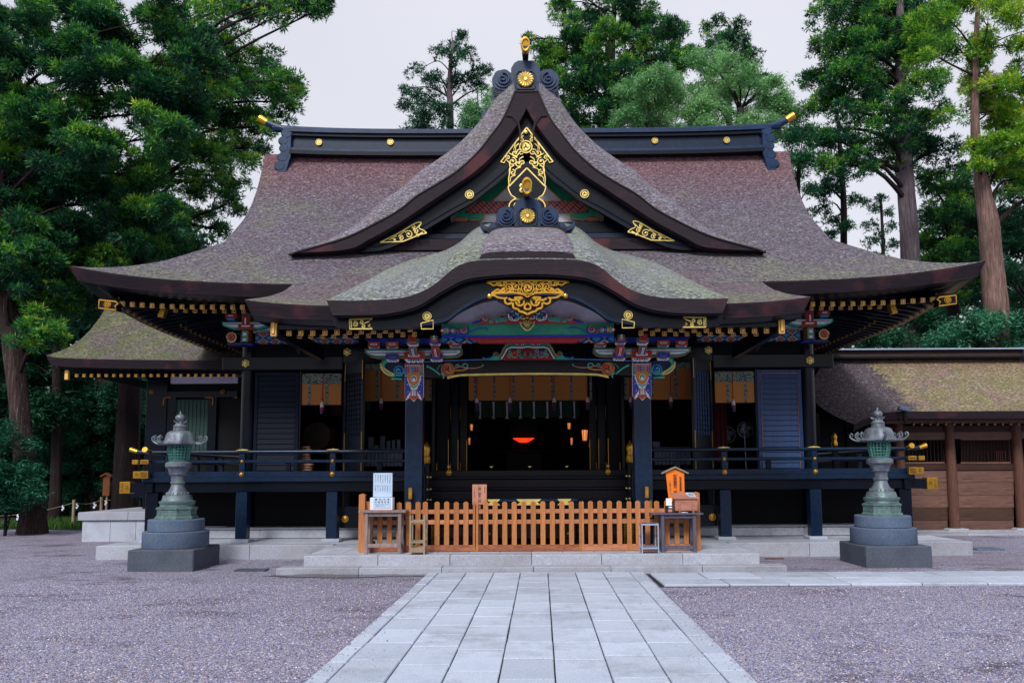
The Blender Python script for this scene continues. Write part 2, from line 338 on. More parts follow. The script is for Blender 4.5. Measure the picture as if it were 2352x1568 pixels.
    def lathe(s, prof, cx, cy, n=24, mi=0, rot=0, lobes=None, cz=0):
        vs = []; m = len(prof)
        for r, z in prof:
            for k in range(n):
                an = rot+2*PI*k/n; q = r*(1 if lobes is None else lobes(an, r, z)); vs.append((cx+q*math.cos(an), cy+q*math.sin(an), z+cz))
        fs = []
        for i in range(m-1):
            for k in range(n):
                l = (k+1) % n; fs.append((i*n+k, i*n+l, (i+1)*n+l, (i+1)*n+k))
        fs += [tuple(range(n-1, -1, -1)), tuple(range((m-1)*n, m*n))]
        return s.add(vs, fs, mi)
    def disc(s, cx, cz, r, y0, y1, n=24, mi=0, dome=0.0):         # facing the front
        if dome:
            vs = []; rings = 4
            for i in range(rings+1):
                a = i/rings*PI/2
                for k in range(n): vs.append((cx+r*math.cos(a)*math.cos(2*PI*k/n), y0-dome*math.sin(a), cz+r*math.cos(a)*math.sin(2*PI*k/n)))
            fs = [(i*n+k, i*n+(k+1) % n, (i+1)*n+(k+1) % n, (i+1)*n+k) for i in range(rings) for k in range(n)]
            s.add(vs, fs, mi)
        return s.prism([(cx+r*math.cos(2*PI*k/n), cz+r*math.sin(2*PI*k/n)) for k in range(n)], y0, y1, mi)
    def grid(s, nx, ny, fn, mi=0, flip=False):
        vs = [fn(i/nx, j/ny) for j in range(ny+1) for i in range(nx+1)]
        fs = [(j*(nx+1)+i, j*(nx+1)+i+1, (j+1)*(nx+1)+i+1, (j+1)*(nx+1)+i) for j in range(ny) for i in range(nx)]
        if flip: fs = [f[::-1] for f in fs]
        return s.add(vs, fs, mi)
    def mesh(s, name, mats, org=(0, 0, 0), smooth=False):
        me = bpy.data.meshes.new(name); ox, oy, oz = org
        me.from_pydata([(x-ox, y-oy, z-oz) for x, y, z in s.v], [], s.f)
        for m in (mats if isinstance(mats, (list, tuple)) else [mats]): me.materials.append(M[m] if isinstance(m, str) else m)
        if any(s.mi): me.polygons.foreach_set('material_index', s.mi)
        if smooth:
            me.polygons.foreach_set('use_smooth', [True]*len(me.polygons))
            if isinstance(smooth, float): me.set_sharp_from_angle(angle=smooth)
        me.update(); return me
    def centre(s):
        a = np.array(s.v); return tuple((a.min(0)+a.max(0))/2)
    def build(s, name, mats, parent=None, smooth=False, label=None):
        org = s.centre()
        o = bpy.data.objects.new(name, s.mesh(name, mats, org, smooth)); COL.objects.link(o)
        setp(o, parent, org)
        if label: o['label'] = label
        return o
def setp(o, parent, pos):
    WL[o.name] = Vector(pos)
    if parent is None: o.location = pos
    else: o.parent = parent; o.location = Vector(pos)-WL[parent.name]
def inst(name, me, pos, parent=None, rot=None, scale=None):
    o = bpy.data.objects.new(name, me); COL.objects.link(o); setp(o, parent, pos)
    if rot: o.rotation_euler = rot
    if scale: o.scale = scale
    return o
def thing(name, label, cat, loc, group=None):
    o = bpy.data.objects.new(name, None); COL.objects.link(o); o.empty_display_size = .3; o.location = loc; WL[o.name] = Vector(loc)
    o['label'] = label; o['category'] = cat
    if group: o['group'] = group
    return o
def tag(o, label, cat, group=None):
    o['label'] = label; o['category'] = cat
    if group: o['group'] = group
    return o
def copy_tree(o, parent=None):
    c = o.copy(); COL.objects.link(c); c.parent = parent
    WL[c.name] = Vector(WL[o.name])
    for ch in list(o.children): copy_tree(ch, c)
    return c
def struct(name, mb, mats, smooth=False):
    o = mb.build(name, mats, None, smooth); o['kind'] = 'structure'; return o
# ------------------------------------------------------------------ drawing vocabulary for carved and gilt work (front elevation)
def spiral(cx, cz, r, turns, a0, s=1, n=18, rend=.12):
    return [(cx+s*(r*(1-(1-rend)*t))*math.cos(a0+2*PI*turns*t), cz+(r*(1-(1-rend)*t))*math.sin(a0+2*PI*turns*t)) for t in [i/n for i in range(n+1)]]
def bez(p0, p1, p2, p3, n=10):
    out = []
    for i in range(n+1):
        t = i/n; a = (1-t)**3; b_ = 3*t*(1-t)**2; c = 3*t*t*(1-t); d = t**3
        out.append((a*p0[0]+b_*p1[0]+c*p2[0]+d*p3[0], a*p0[1]+b_*p1[1]+c*p2[1]+d*p3[1]))
    return out
def curve(mb, pts, r, y, mi=0, taper=None, n=5):
    m = len(pts); rs = [r]*m if taper is None else [r*(taper[0]+(taper[1]-taper[0])*i/(m-1)) for i in range(m)]
    mb.tube([(x, y, z) for x, z in pts], rs, n, mi, flat=.6)
def comma(mb, cx, cz, R, a, y0, y1, mi=0):     # one blade of a tomoe
    pts = []; n = 12
    hx, hz = cx+R*.42*math.cos(a), cz+R*.42*math.sin(a); hr = R*.27
    outer = []; inner = []
    for i in range(n+1):
        t = i/n; an = a+t*2.5; ro = R*(.69+.26*t); wd = R*.27*2*(1-t)**.8*.9
        outer.append((cx+ro*math.cos(an), cz+ro*math.sin(an))); inner.append((cx+(ro-wd)*math.cos(an), cz+(ro-wd)*math.sin(an)))
    mb.strip(outer, inner, y0, y1, mi); mb.disc(hx, hz, hr, y0-.0015, y1, 10, mi)
def tomoe(mb, cx, cz, R, y, th=.012, mi=0, ring=True, s=1):
    if ring:
        n = 28; mb.strip([(cx+R*math.cos(2*PI*k/n), cz+R*math.sin(2*PI*k/n)) for k in range(n+1)], [(cx+.86*R*math.cos(2*PI*k/n), cz+.86*R*math.sin(2*PI*k/n)) for k in range(n+1)], y-th, y, mi)
    for k in range(3): comma(mb, cx, cz, R*.8, 2*PI*k/3+.5, y-th, y, mi)
def chrys(mb, cx, cz, R, y, dep=.03, mi=0):
    n = 96; rings = [0, .2, .22, .45, .7, .88, 1]
    def h(r, a):
        p = abs(math.cos(8*a))
        if r < .21: return dep*1.1
        return dep*(.25+.75*p**.6)*(1 if r < .9 else .55)*(.6+.4*r)
    vs = []; fs = []
    for r in rings:
        for k in range(n):
            a = 2*PI*k/n; rr = r*R*((.9+.1*abs(math.cos(8*a))**.5) if r > .8 else 1)
            vs.append((cx+rr*math.cos(a), y-h(r, a), cz+rr*math.sin(a)))
    m = len(rings)
    for i in range(m-1):
        for k in range(n): l = (k+1) % n; fs.append((i*n+k, i*n+l, (i+1)*n+l, (i+1)*n+k))
    for k in range(n): vs.append((vs[(m-1)*n+k][0], y, vs[(m-1)*n+k][2]))
    for k in range(n): l = (k+1) % n; fs.append(((m-1)*n+k, (m-1)*n+l, m*n+l, m*n+k))
    mb.add(vs, fs, mi)
def rosette(mb, cx, cz, R, y, mi=0, dmi=None):   # six-petalled boss
    for k in range(6):
        a = PI/2+k*PI/3; px, pz = cx+.62*R*math.cos(a), cz+.62*R*math.sin(a)
        mb.disc(px, pz, R*.36, y-.012, y, 10, mi, dome=.015)
    mb.disc(cx, cz, R*.5, y-.02, y, 14, mi, dome=.03)
    if dmi is not None:
        for k in range(6):
            a = PI/2+k*PI/3; mb.disc(cx+.64*R*math.cos(a), cz+.64*R*math.sin(a), R*.12, y-.031, y, 8, dmi)
def stud(mb, cx, cz, R, y, mi=0):
    mb.disc(cx, cz, R, y-.01, y, 18, mi); mb.disc(cx, cz, R*.72, y-.02, y, 16, mi, dome=.02)
def smooth_line(pts, n=6):
    out = []
    m = len(pts)
    for i in range(m-1):
        p0 = pts[max(i-1, 0)]; p1 = pts[i]; p2 = pts[i+1]; p3 = pts[min(i+2, m-1)]
        for k in range(n):
            t = k/n
            out.append(tuple(.5*((2*p1[j])+(-p0[j]+p2[j])*t+(2*p0[j]-5*p1[j]+4*p2[j]-p3[j])*t*t+(-p0[j]+3*p1[j]-3*p2[j]+p3[j])*t**3) for j in range(len(p1))))
    out.append(tuple(pts[-1])); return out
def interp(x, xs, ys): return float(np.interp(x, xs, ys))
def glyphs(text, size, spacing=1.15):
    "column of characters as a flat mesh; returns vertices and faces, top centre at the origin"
    cu = bpy.data.curves.new('t', 'FONT'); cu.body = "\n".join(text); cu.size = size; cu.align_x = 'CENTER'; cu.space_line = spacing; cu.resolution_u = 1; cu.offset = size*.006
    ob = bpy.data.objects.new('t', cu); COL.objects.link(ob); dg = bpy.context.evaluated_depsgraph_get()
    me = bpy.data.meshes.new_from_object(ob.evaluated_get(dg)); vs = [tuple(v.co) for v in me.vertices]; fs = [tuple(p.vertices) for p in me.polygons]
    bpy.data.objects.remove(ob); bpy.data.curves.remove(cu); bpy.data.meshes.remove(me); return vs, fs
def write(mb, text, x, y, z, size, spacing=1.15, mi=0, tilt=0.0):   # z = top of the column
    vs, fs = glyphs(text, size, spacing)
    mb.add([(x+a, y+(b_-size*.8)*math.sin(tilt)*-1, z+(b_-size*.8)*math.cos(tilt)) for a, b_, c in vs], fs, mi)
# ------------------------------------------------------------------ ground and paths
g = MB()
g.add([(-260, -60, 0), (260, -60, 0), (260, 420, 0), (-260, 420, 0)], [(0, 1, 2, 3)]); ground = struct('ground', g, 'gravel')
def path_x(x, y): return x+.12*(y-6.53)/7.4
def slab_mb(x0, x1, y0, y1, z0, z1, fx=lambda x, y: x, c=.012, tilt=0):
    q = MB(); a = .004
    def p(x, y, z): return (fx(x, y), y, z)
    vs = [p(x0, y0, z0), p(x1, y0, z0), p(x1, y1, z0), p(x0, y1, z0), p(x0, y0, z1-c), p(x1, y0, z1-c), p(x1, y1, z1-c), p(x0, y1, z1-c),
          p(x0+c, y0+c, z1+tilt), p(x1-c, y0+c, z1-tilt*.5), p(x1-c, y1-c, z1-tilt), p(x0+c, y1-c, z1+tilt*.5)]
    q.add(vs, [(0, 1, 5, 4), (1, 2, 6, 5), (2, 3, 7, 6), (3, 0, 4, 7), (4, 5, 9, 8), (5, 6, 10, 9), (6, 7, 11, 10), (7, 4, 8, 11), (8, 9, 10, 11)])
    return q
q = MB(); q.add([(path_x(-1.94, 3), 3, .006), (path_x(1.94, 3), 3, .006), (path_x(1.94, 13.92), 13.92, .006), (path_x(-1.94, 13.92), 13.92, .006)], [(0, 1, 2, 3)])
M['joint'] = paint('joint', '#2b2a30', .9, .3, spec=.2)
path = struct('path', q, 'joint')
cols = [-1.93, -1.74, -1.24, -.75, -.27, .22, .71, 1.20, 1.68, 1.93]
rs = random.Random(3)
for i in range(len(cols)-1):
    y = 3.0+rs.uniform(0, .6)*(1 if i % 2 else .4); y0 = 3.0
    edge_ = i in (0, len(cols)-2)
    while y0 < 13.9:
        L_ = rs.uniform(.5, .85) if not edge_ else rs.uniform(.55, 1.3)
        y1 = min(13.9, y if y0 == 3.0 and y > 3.1 else y0+L_)
        if 13.9-y1 < .25: y1 = 13.9
        gx = .005+rs.uniform(0, .004)
        slab_mb(cols[i]+gx, cols[i+1]-gx, y0+.017, y1-.017, -.03, .035+rs.uniform(-.004, .004), path_x, .007, rs.uniform(-.003, .003)).build('slab', 'path_stone', path); y0 = y1
# the branch path to the right
q = MB(); q.add([(1.97+.1, 12.22, .006), (16, 12.35, .006), (16, 13.72, .006), (1.97+.12, 13.78, .006)], [(0, 1, 2, 3)])
bp = struct('branch_path', q, 'joint')
for r_, (ya, yb) in enumerate(((12.24, 12.95), (12.96, 13.7))):
    x = 2.13; 
    while x < 16:
        x1 = x+rs.uniform(.8, 1.25)
        slab_mb(x+.01, x1-.01, ya+.01, yb-.01, -.03, .04+rs.uniform(-.005, .005), c=.012, tilt=rs.uniform(-.004, .004)).build('slab', 'path_stone', bp); x = x1
# gravel stones that lie loose on the sheet, near enough to be told from a print
def scatter_pebbles(n, ymax, name):
    yy = 3.2+(ymax-3.2)*RNG.random(n*3)**1.35; xx = (RNG.random(n*3)*2-1)*(yy*.70+.6)
    px_ = .12*(yy-6.53)/7.4; keep = (np.abs(xx-px_) > 1.98) & ~((xx > 1.9) & (yy > 12.15) & (yy < 13.8)); xx, yy = xx[keep][:n], yy[keep][:n]; n = len(xx)
    base = np.array([(1, 0, 0), (-1, 0, 0), (0, 1, 0), (0, -1, 0), (0, 0, 1)], float)
    fs = np.array([(0, 2, 4), (2, 1, 4), (1, 3, 4), (3, 0, 4)])
    sz = (RNG.random((n, 1, 1))**2*.009+.0045)*np.array([1, 1, .75])*(.7+.6*RNG.random((n, 5, 3)))
    an = RNG.random(n)*6.28; ca, sa = np.cos(an), np.sin(an); v = base[None]*sz
    vx = v[..., 0]*ca[:, None]-v[..., 1]*sa[:, None]; vy = v[..., 0]*sa[:, None]+v[..., 1]*ca[:, None]
    v = np.stack([vx+xx[:, None], vy+yy[:, None], v[..., 2]+.001], -1).reshape(-1, 3)
    f = (fs[None]+np.arange(n)[:, None, None]*5).reshape(-1, 3)
    o = np_mesh(name, v, f, np.repeat(RNG.random(n), 5), 'pebble'); o['kind'] = 'stuff'; return o
def np_mesh(name, v, f, tint, mat, parent=None, org=(0, 0, 0)):
    me = bpy.data.meshes.new(name); k = f.shape[1]; v = v-np.array(org)
    me.vertices.add(len(v)); me.vertices.foreach_set('co', v.astype(np.float32).ravel())
    me.loops.add(f.size); me.loops.foreach_set('vertex_index', f.astype(np.int32).ravel())
    me.polygons.add(len(f)); me.polygons.foreach_set('loop_start', np.arange(0, f.size, k, dtype=np.int32))
    me.update(calc_edges=True)
    a = me.attributes.new('tint', 'FLOAT', 'POINT'); a.data.foreach_set('value', tint.astype(np.float32))
    me.materials.append(M[mat]); o = bpy.data.objects.new(name, me); COL.objects.link(o); setp(o, parent, org); return o
scatter_pebbles(80000, 13.0, 'gravel')
def spill(n):
    yy = 3.5+10*RNG.random(n); sd_ = np.where(RNG.random(n) < .5, -1, 1); xx = sd_*(1.90-.5*RNG.random(n)**3)+.12*(yy-6.53)/7.4
    base = np.array([(1, 0, 0), (-1, 0, 0), (0, 1, 0), (0, -1, 0), (0, 0, 1)], float); fs = np.array([(0, 2, 4), (2, 1, 4), (1, 3, 4), (3, 0, 4)])
    v = base[None]*((RNG.random((n, 1, 1))*.006+.004)*(.7+.6*RNG.random((n, 5, 3))))+np.stack([xx, yy, np.full(n, .041)], -1)[:, None]
    o = np_mesh('gravel', v.reshape(-1, 3), (fs[None]+np.arange(n)[:, None, None]*5).reshape(-1, 3), np.repeat(RNG.random(n), 5), 'pebble'); o['kind'] = 'stuff'
spill(900)

# ------------------------------------------------------------------ stone platform in front of and under the hall
pl = thing('stone_platform', 'pale granite platform with two steps under and before the black shrine hall', 'platform', (0, 15.5, 0))
def row(name, x0, x1, y0, y1, z0, z1, n, mat, parent, j=.006, c=.012):
    es = [x0+(x1-x0)*i/n+(random.uniform(-.12, .12) if 0 < i < n else 0) for i in range(n+1)]
    for i in range(n): slab_mb(es[i]+j, es[i+1]-j, y0, y1, z0, z1, c=c).build(name, mat, parent)
row('step_stone', -4.57, 4.66, 13.96, 14.32, -.05, .115, 6, 'kerb_stone', pl)
row('step_stone', -4.17, 4.27, 14.30, 14.62, -.05, .30, 6, 'kerb_stone', pl)
xs = np.linspace(-4.15, 4.25, 15)
for r_, (ya, yb) in enumerate(((14.63, 15.2), (15.21, 15.85), (15.86, 16.5))):
    for i in range(14): slab_mb(xs[i]+.004, xs[i+1]-.004, ya+.004, yb-.004, .2, .297, c=.004).build('paving_slab', 'step_stone', pl)
row('kerb_stone', -9.27, -4.19, 16.52, 16.86, -.05, .295, 3, 'kerb_stone', pl); row('kerb_stone', 4.29, 9.5, 16.52, 16.86, -.05, .295, 3, 'kerb_stone', pl)
row('kerb_stone', -4.17, 4.27, 16.52, 16.86, -.05, .293, 8, 'kerb_stone', pl)
for r_, (ya, yb) in enumerate(((16.87, 17.5), (17.51, 18.3))):
    row('paving_slab', -9.25, 9.48, ya, yb-.01, .2, .293-r_*.003, 19, 'step_stone', pl, .004, .004)
MB().box(-9.2, 9.4, 18.31, 26, -.05, .288).build('platform_body', 'kerb_stone', pl)
MB().box(-4.1, 4.2, 14.66, 16.5, -.02, .19).build('platform_body', 'kerb_stone', pl)
for x in (-7.4, -5.2, -3.1, -1.2, 1.2, 3.1, 5.3, 7.5): pass
row('base_band', -8.3, 8.4, 18.35, 18.7, .3, .50, 9, 'plaster_base', pl, .003, .03)
row('base_cap', -8.35, 8.45, 18.32, 18.75, .503, .545, 9, 'kerb_stone', pl, .003, .006)

# ------------------------------------------------------------------ the hall: roof shapes
hall = thing('shrine_hall', 'black lacquered shrine hall with bark thatched gabled roofs, gold fittings and painted brackets', 'shrine hall', (0, 18, 0))
PD = [13.1, 14.4, 15.75, 16.96, 17.62, 18.33, 19.36, 20.1, 20.7, 21.2]
PZ = [4.71, 5.17, 5.77, 6.50, 7.00, 7.56, 8.40, 9.14, 9.98, 10.98]
_pc = smooth_line(list(zip(PD, PZ)), 8); _pd = [a for a, b_ in _pc]; _pz = [b_ for a, b_ in _pc]
def prof(d): return float(np.interp(d, _pd, _pz))
RIDGE = 21.2; HX = 9.68; VX = 7.42
def lift(x, d):                    # corners sweep up
    a = max(0, min(1, abs(x)/HX)); k = max(0, 1-(d-15.75)/2.7); return .44*a**5*k**1.5 if d < 18.4 else 0
def xlim(d): return HX-(d-15.75)*((HX-VX)/2.45) if d < 18.2 else VX+.12*max(0, (d-19.5)/1.7)
def dn(t):                         # roof seam unevenness
    return 0
M_ = MB()
def front(u, t, sgn=1):
    d = 15.75+(RIDGE-15.75)*t; x = (u*2-1)*xlim(d); z = prof(d)+lift(x, d)
    return (x, d if sgn > 0 else 2*RIDGE-d, z)
mr = MB(); mr.grid(140, 40, lambda u, t: front(u, t)); mr.grid(40, 16, lambda u, t: front(u, t, -1), 0, True)
for s in (-1, 1):                  # hipped side slopes
    def side(u, t):
        d = 15.75+2.45*t; x = xlim(d); y0, y1 = d, 2*RIDGE-d; y = y0+(y1-y0)*u
        dd = min(y, 2*RIDGE-y); z = prof(15.75+2.45*t)+.44*(max(0, 1-(dd-15.75)/5.45)**3)*max(0, 1-2.45*t/2.7)**1.5
        return (s*x, y, z)
    mr.grid(60, 14, side, 0, s < 0)
    mr.grid(16, 8, lambda u, t: (s*(VX-.35), RIDGE+(u*2-1)*(RIDGE-18.0), 6.6+(prof(RIDGE-abs(u*2-1)*(RIDGE-18.0))-.15-6.6)*t), 0, s < 0)
roof = mr.build('main_roof', 'thatch', hall, smooth=True)
# canopy roof that runs on down over the steps
def kara_cut(x, y):
    zk = float(np.interp(abs(x), [0, .5, 1.0, 1.5, 2.0, 2.5, 3.0, 3.5], [5.55, 5.5, 5.36, 5.15, 4.96, 4.84, 4.79, 4.78]))+.425*(y-12.95)
    return zk-prof(y) > .16
KX = 4.95
def kz(x, d):
    a = abs(x)/KX; return prof(d)+.13*a**6*max(0, 1-(d-13.1)/2.0)
mk = MB(); mk.grid(90, 40, lambda u, t: ((u*2-1)*KX, 13.1+3.4*t, kz((u*2-1)*KX, 13.1+3.4*t)+.004))
mk.f = [f for f in mk.f if not (abs(sum(mk.v[i][0] for i in f)/4) < 3.2 and sum(mk.v[i][1] for i in f)/4 < 15.9 and kara_cut(sum(mk.v[i][0] for i in f)/4, sum(mk.v[i][1] for i in f)/4))]; mk.mi = [0]*len(mk.f)
mk.build('canopy_roof', 'thatch_kohai', hall, smooth=True)
# thick layered eaves edge swept under the roof's rim
def eaves_band(path, inw, name, mat, drop1=.26, in1=.12, drop2=.16, in2=.45, parent=hall, soffit=0, smat='lacquer', n2=True):
    "path: rim points (x,y,z); inw: function(i) -> unit inward vector (x,y)"
    q = MB(); m = len(path); vs = []
    for i, (x, y, z) in enumerate(path):
        ix, iy = inw(i)
        vs += [(x, y, z+.005), (x+ix*.01, y+iy*.01, z-.03), (x+ix*in1, y+iy*in1, z-drop1)]
        vs += [(x+ix*(in1+.05), y+iy*(in1+.05), z-drop1), (x+ix*in2, y+iy*in2, z-drop1-drop2*.4), (x+ix*(in2+.9), y+iy*(in2+.9), z-drop1-drop2*.2)]
    fs = []; mis = []
    for i in range(m-1):
        for k in range(5):
            a = i*6+k; q.f.append((a, a+6, a+7, a+1)); q.mi.append(0 if k < 2 else 1)
    q.v = [tuple(p) for p in vs]
    return q.build(name, [mat, smat], parent)
def dirn(path, side):
    def f(i):
        a = Vector(path[max(i-1, 0)][:2]); b_ = Vector(path[min(i+1, len(path)-1)][:2]); t = (b_-a).normalized(); return (-t.y*side, t.x*side)
    return f
for s in (-1, 1):
    N = 40
    fp = [(s*(KX+(HX-KX)*(i/N)), 15.75, prof(15.75)+lift(KX+(HX-KX)*i/N, 15.75)) for i in range(N+1)]
    def inw(i, s=s): return (-s*.9*(1 if i == 40 else 0), 1)
    eaves_band(fp, inw, 'eaves_edge', 'thatch_edge')
    sp = [(s*HX, 15.75+10.9*i/N, prof(15.75)+.44*max(0, 1-(min(15.75+10.9*i/N, 2*RIDGE-15.75-10.9*i/N)-15.75)/5.45)**3) for i in range(N+1)]
    eaves_band(sp, lambda i, s=s: (-s, .9 if i == 0 else 0), 'eaves_edge', 'thatch_edge')
    kp = [(s*KX, 13.1+2.75*i/20, kz(KX, 13.1+2.75*i/20)) for i in range(21)]
    eaves_band(kp, lambda i, s=s: (-s, .9 if i == 0 else 0), 'eaves_edge', 'thatch_edge', .24, .10, .14, .3)
    kf = [(s*(KX-1.7*i/20), 13.1, kz(KX-1.7*i/20, 13.1)) for i in range(21)]
    eaves_band(kf, lambda i, s=s: (-s*.9 if i == 0 else 0, 1), 'eaves_edge', 'thatch_edge', .24, .10, .14, .3)
# ------------------------------------------------------------------ curved karahafu gable
KD = 12.95
def cv(pts, d): return [W(1213+a, b_, d) for a, b_ in smooth_line(pts, 5)]
KT = [(462, 687), (388, 688), (306, 684.5), (252, 672), (211, 650), (183, 626), (156, 608), (118, 598), (60, 595.5), (0, 595)]
KB = [(447, 722), (395, 722), (320, 719), (252, 702), (197, 669), (142, 642), (88, 634), (40, 630.5), (0, 630)]
top = cv(KT, KD); KTX = [p[0] for p in top][::-1]; KTZ = [p[1] for p in top][::-1]
def kara(x): return float(np.interp(abs(x), KTX, KTZ))
def ksurf(u, t):
    x = (u*2-1)*top[0][0]; s = 5.2*t**1.4; r = .24*(1-math.exp(-s/.13))
    a = abs(x)/top[0][0]; r *= (1-a**6)
    return (x, KD+s, kara(x)+r+.425*s*(1-.04*a)-.05*a**8*s)
kr = MB(); kr.grid(90, 34, ksurf); kr.build('curved_gable_roof', 'thatch_lichen', hall, smooth=True)
def mirror(pts): return pts+[(-x, z) for x, z in pts[::-1]][1:]
def resample(pts, xs):
    X = [p[0] for p in pts][::-1]; Z = [p[1] for p in pts][::-1]; return [(x, float(np.interp(x, X, Z))) for x in xs]
def band(A, B, n=60):
    ta = resample_arc(A, n); tb = resample_arc(B, n); return ta, tb
def resample_arc(pts, n):
    d = [0]
    for a, b_ in zip(pts, pts[1:]): d.append(d[-1]+math.hypot(b_[0]-a[0], b_[1]-a[1]))
    return [(float(np.interp(d[-1]*i/n, d, [p[0] for p in pts])), float(np.interp(d[-1]*i/n, d, [p[1] for p in pts]))) for i in range(n+1)]
bot = cv(KB, KD+.02)
A_, B_ = band(mirror(top), mirror(bot), 90)
MB().strip(A_, B_, KD, KD+.5).build('gable_edge', 'thatch_edge', hall)
# thin pale bead along the eave courses
q = MB(); q.tube([(x, KD+.03, z-.015) for x, z in mirror(cv([(a, b_+1) for a, b_ in KB], KD+.03))], .012, 4); q.build('edge_bead', 'lacquer_brown', hall)
H1 = [(449, 726), (409, 728), (320, 723), (252, 706), (197, 673), (142, 645), (88, 637), (40, 634), (0, 633)]
H2 = [(446, 745), (409, 754), (320, 754), (241, 748), (189, 738), (165, 722), (148, 710), (115, 692), (88, 684), (40, 680), (0, 679)]
A_, B_ = band(mirror(cv(H1, 13.15)), mirror(cv(H2, 13.15)), 90)
MB().strip(A_, B_, 13.15, 13.25).build('bargeboard', 'lacquer', hall)
H3 = [(189, 741), (170, 724), (150, 711), (115, 695), (88, 687), (40, 683), (0, 682)]
A_, B_ = band(mirror(cv([(a+4, b_-10) for a, b_ in H3], 13.4)), mirror(cv([(a+1, b_-1) for a, b_ in H3], 13.4)), 60)
MB().strip(A_, B_, 13.4, 13.6).build('gable_lining', 'lacquer', hall)
q = MB()
for off, r_ in ((3, .02), (7, .012)): q.tube([(x, 13.14, z) for x, z in mirror(cv([(a, b_-off) for a, b_ in H2[3:]], 13.14))], r_, 5)
q.build('moulding', 'lacquer_blue', hall)
# soffit under the canopy
for s in (-1, 1):
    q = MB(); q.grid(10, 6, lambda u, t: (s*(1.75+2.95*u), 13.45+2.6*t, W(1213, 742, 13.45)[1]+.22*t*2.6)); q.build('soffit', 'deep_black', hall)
# ridge saddle of the curved gable: raised box of thatch under the demon tile
def saddle(u, t):
    x = (u*2-1)*.83*(1-.06*t); d = 13.0+2.35*t; return (x, d, ksurf(.5+x/top[0][0]/2, (max(0, (d-KD))/5.2)**(1/1.4))[2]+.12*(1-abs(u*2-1)**8)*min(1, .45+t*3))
q = MB(); q.grid(24, 16, saddle); q.build('saddle', 'thatch_gable', hall, smooth=True)
q = MB(); q.strip([(-.80, saddle(.03, 0)[2]-.02), (0, saddle(.5, 0)[2]), (.80, saddle(.97, 0)[2]-.02)], [(-.86, kara(.8)-.01), (0, kara(0)+.0), (.86, kara(.8)-.01)], 12.96, 13.06); q.build('saddle_edge', 'thatch_edge', hall)

# ------------------------------------------------------------------ the triangular gable
GD = 17.2
GE = [(27, 207), (27, 207.5), (54, 268), (82, 307), (114, 347), (159, 388), (204, 417), (252, 445), (294, 478), (342, 505), (423, 543), (548, 578)]
GI = [(0, 249), (20, 284), (69, 347), (120, 394), (173, 430), (233, 470), (294, 510), (363, 548), (416, 571), (548, 579)]
ge = cv(GE[1:], GD); ge[-1] = (ge[-1][0], ge[-1][1]-.03)
GX = [p[0] for p in ge]; GZ = [p[1] for p in ge]
def gsurf(s):
    def f(u, t):
        i = u*(len(ge)-1); k = min(int(i), len(ge)-2); fr = i-k
        x = ge[k][0]*(1-fr)+ge[k+1][0]*fr; z = ge[k][1]*(1-fr)+ge[k+1][1]*fr
        y = 4.2*t**1.7; taper = min(1, (1-u)*5); r = (1.12-.45*u)*min(1, .42+u*5)*(1-math.exp(-y/.24))*taper
        return (s*(x+.10*r*(1-u)), GD+y, z+r+ (0 if t < 1 else 0))
    return f
for s in (-1, 1):
    q = MB(); q.grid(80, 20, gsurf(s), 0, s < 0); q.build('gable_roof', 'thatch_gable', hall, smooth=True)
q = MB(); q.grid(4, 14, lambda u, t: ((u*2-1)*ge[0][0], GD+4.2*t, ge[0][1]+.15*min(1, t*6))); q.build('gable_roof', 'thatch_gable', hall)
gi = cv(GI, GD+.01); A_ = resample_arc([(0, ge[0][1])]+ge, 60); B_ = resample_arc(gi, 60)
# match by arc from the apex down both sides
for s in (-1, 1):
    MB().strip([(s*x, z) for x, z in A_], [(s*x, z) for x, z in B_], GD, GD+.75).build('gable_edge', 'thatch_edge', hall)
q = MB()
for s in (-1, 1): q.tube([(s*x, GD-.005, z-.03) for x, z in ge], .022, 5)
q.tube([(-ge[0][0], GD-.005, ge[0][1]-.03), (ge[0][0], GD-.005, ge[0][1]-.03)], .022, 5); q.build('edge_bead', 'lacquer_brown', hall)
# folded thatch at the apex
q = MB()
for s in (-1, 1):
    q.strip([W(1213+s*a, b_, GD-.03) for a, b_ in [(45, 262), (30, 264), (17, 280), (13, 302), (14, 322)]], [W(1213+s*a, b_, GD-.03) for a, b_ in [(47, 266), (33, 268), (21, 284), (17, 302), (18, 322)]], GD-.03, GD+.02)
q.build('edge_fold', 'thatch_edge', hall)
HB1 = [(0, 253), (22, 288), (71, 350), (122, 397), (175, 433), (235, 473), (296, 513), (365, 550), (410, 570)]
HB2 = [(0, 330), (20, 372), (45, 400), (120, 460), (175, 492), (240, 530), (293, 558), (340, 574), (395, 577)]
hb1 = resample_arc(cv(HB1, GD+.25), 50); hb2 = resample_arc(cv(HB2, GD+.25), 50)
for s in (-1, 1): MB().strip([(s*x, z) for x, z in hb1], [(s*x, z) for x, z in hb2], GD+.25, GD+.36).build('bargeboard', 'lacquer', hall)
q = MB()
for s in (-1, 1): q.tube([(s*x, GD+.235, z+.02) for x, z in resample_arc(cv([(a+2, b_-9) for a, b_ in HB2[1:]], GD+.235), 40)], .012, 4)
q.build('moulding', 'lacquer_blue', hall)
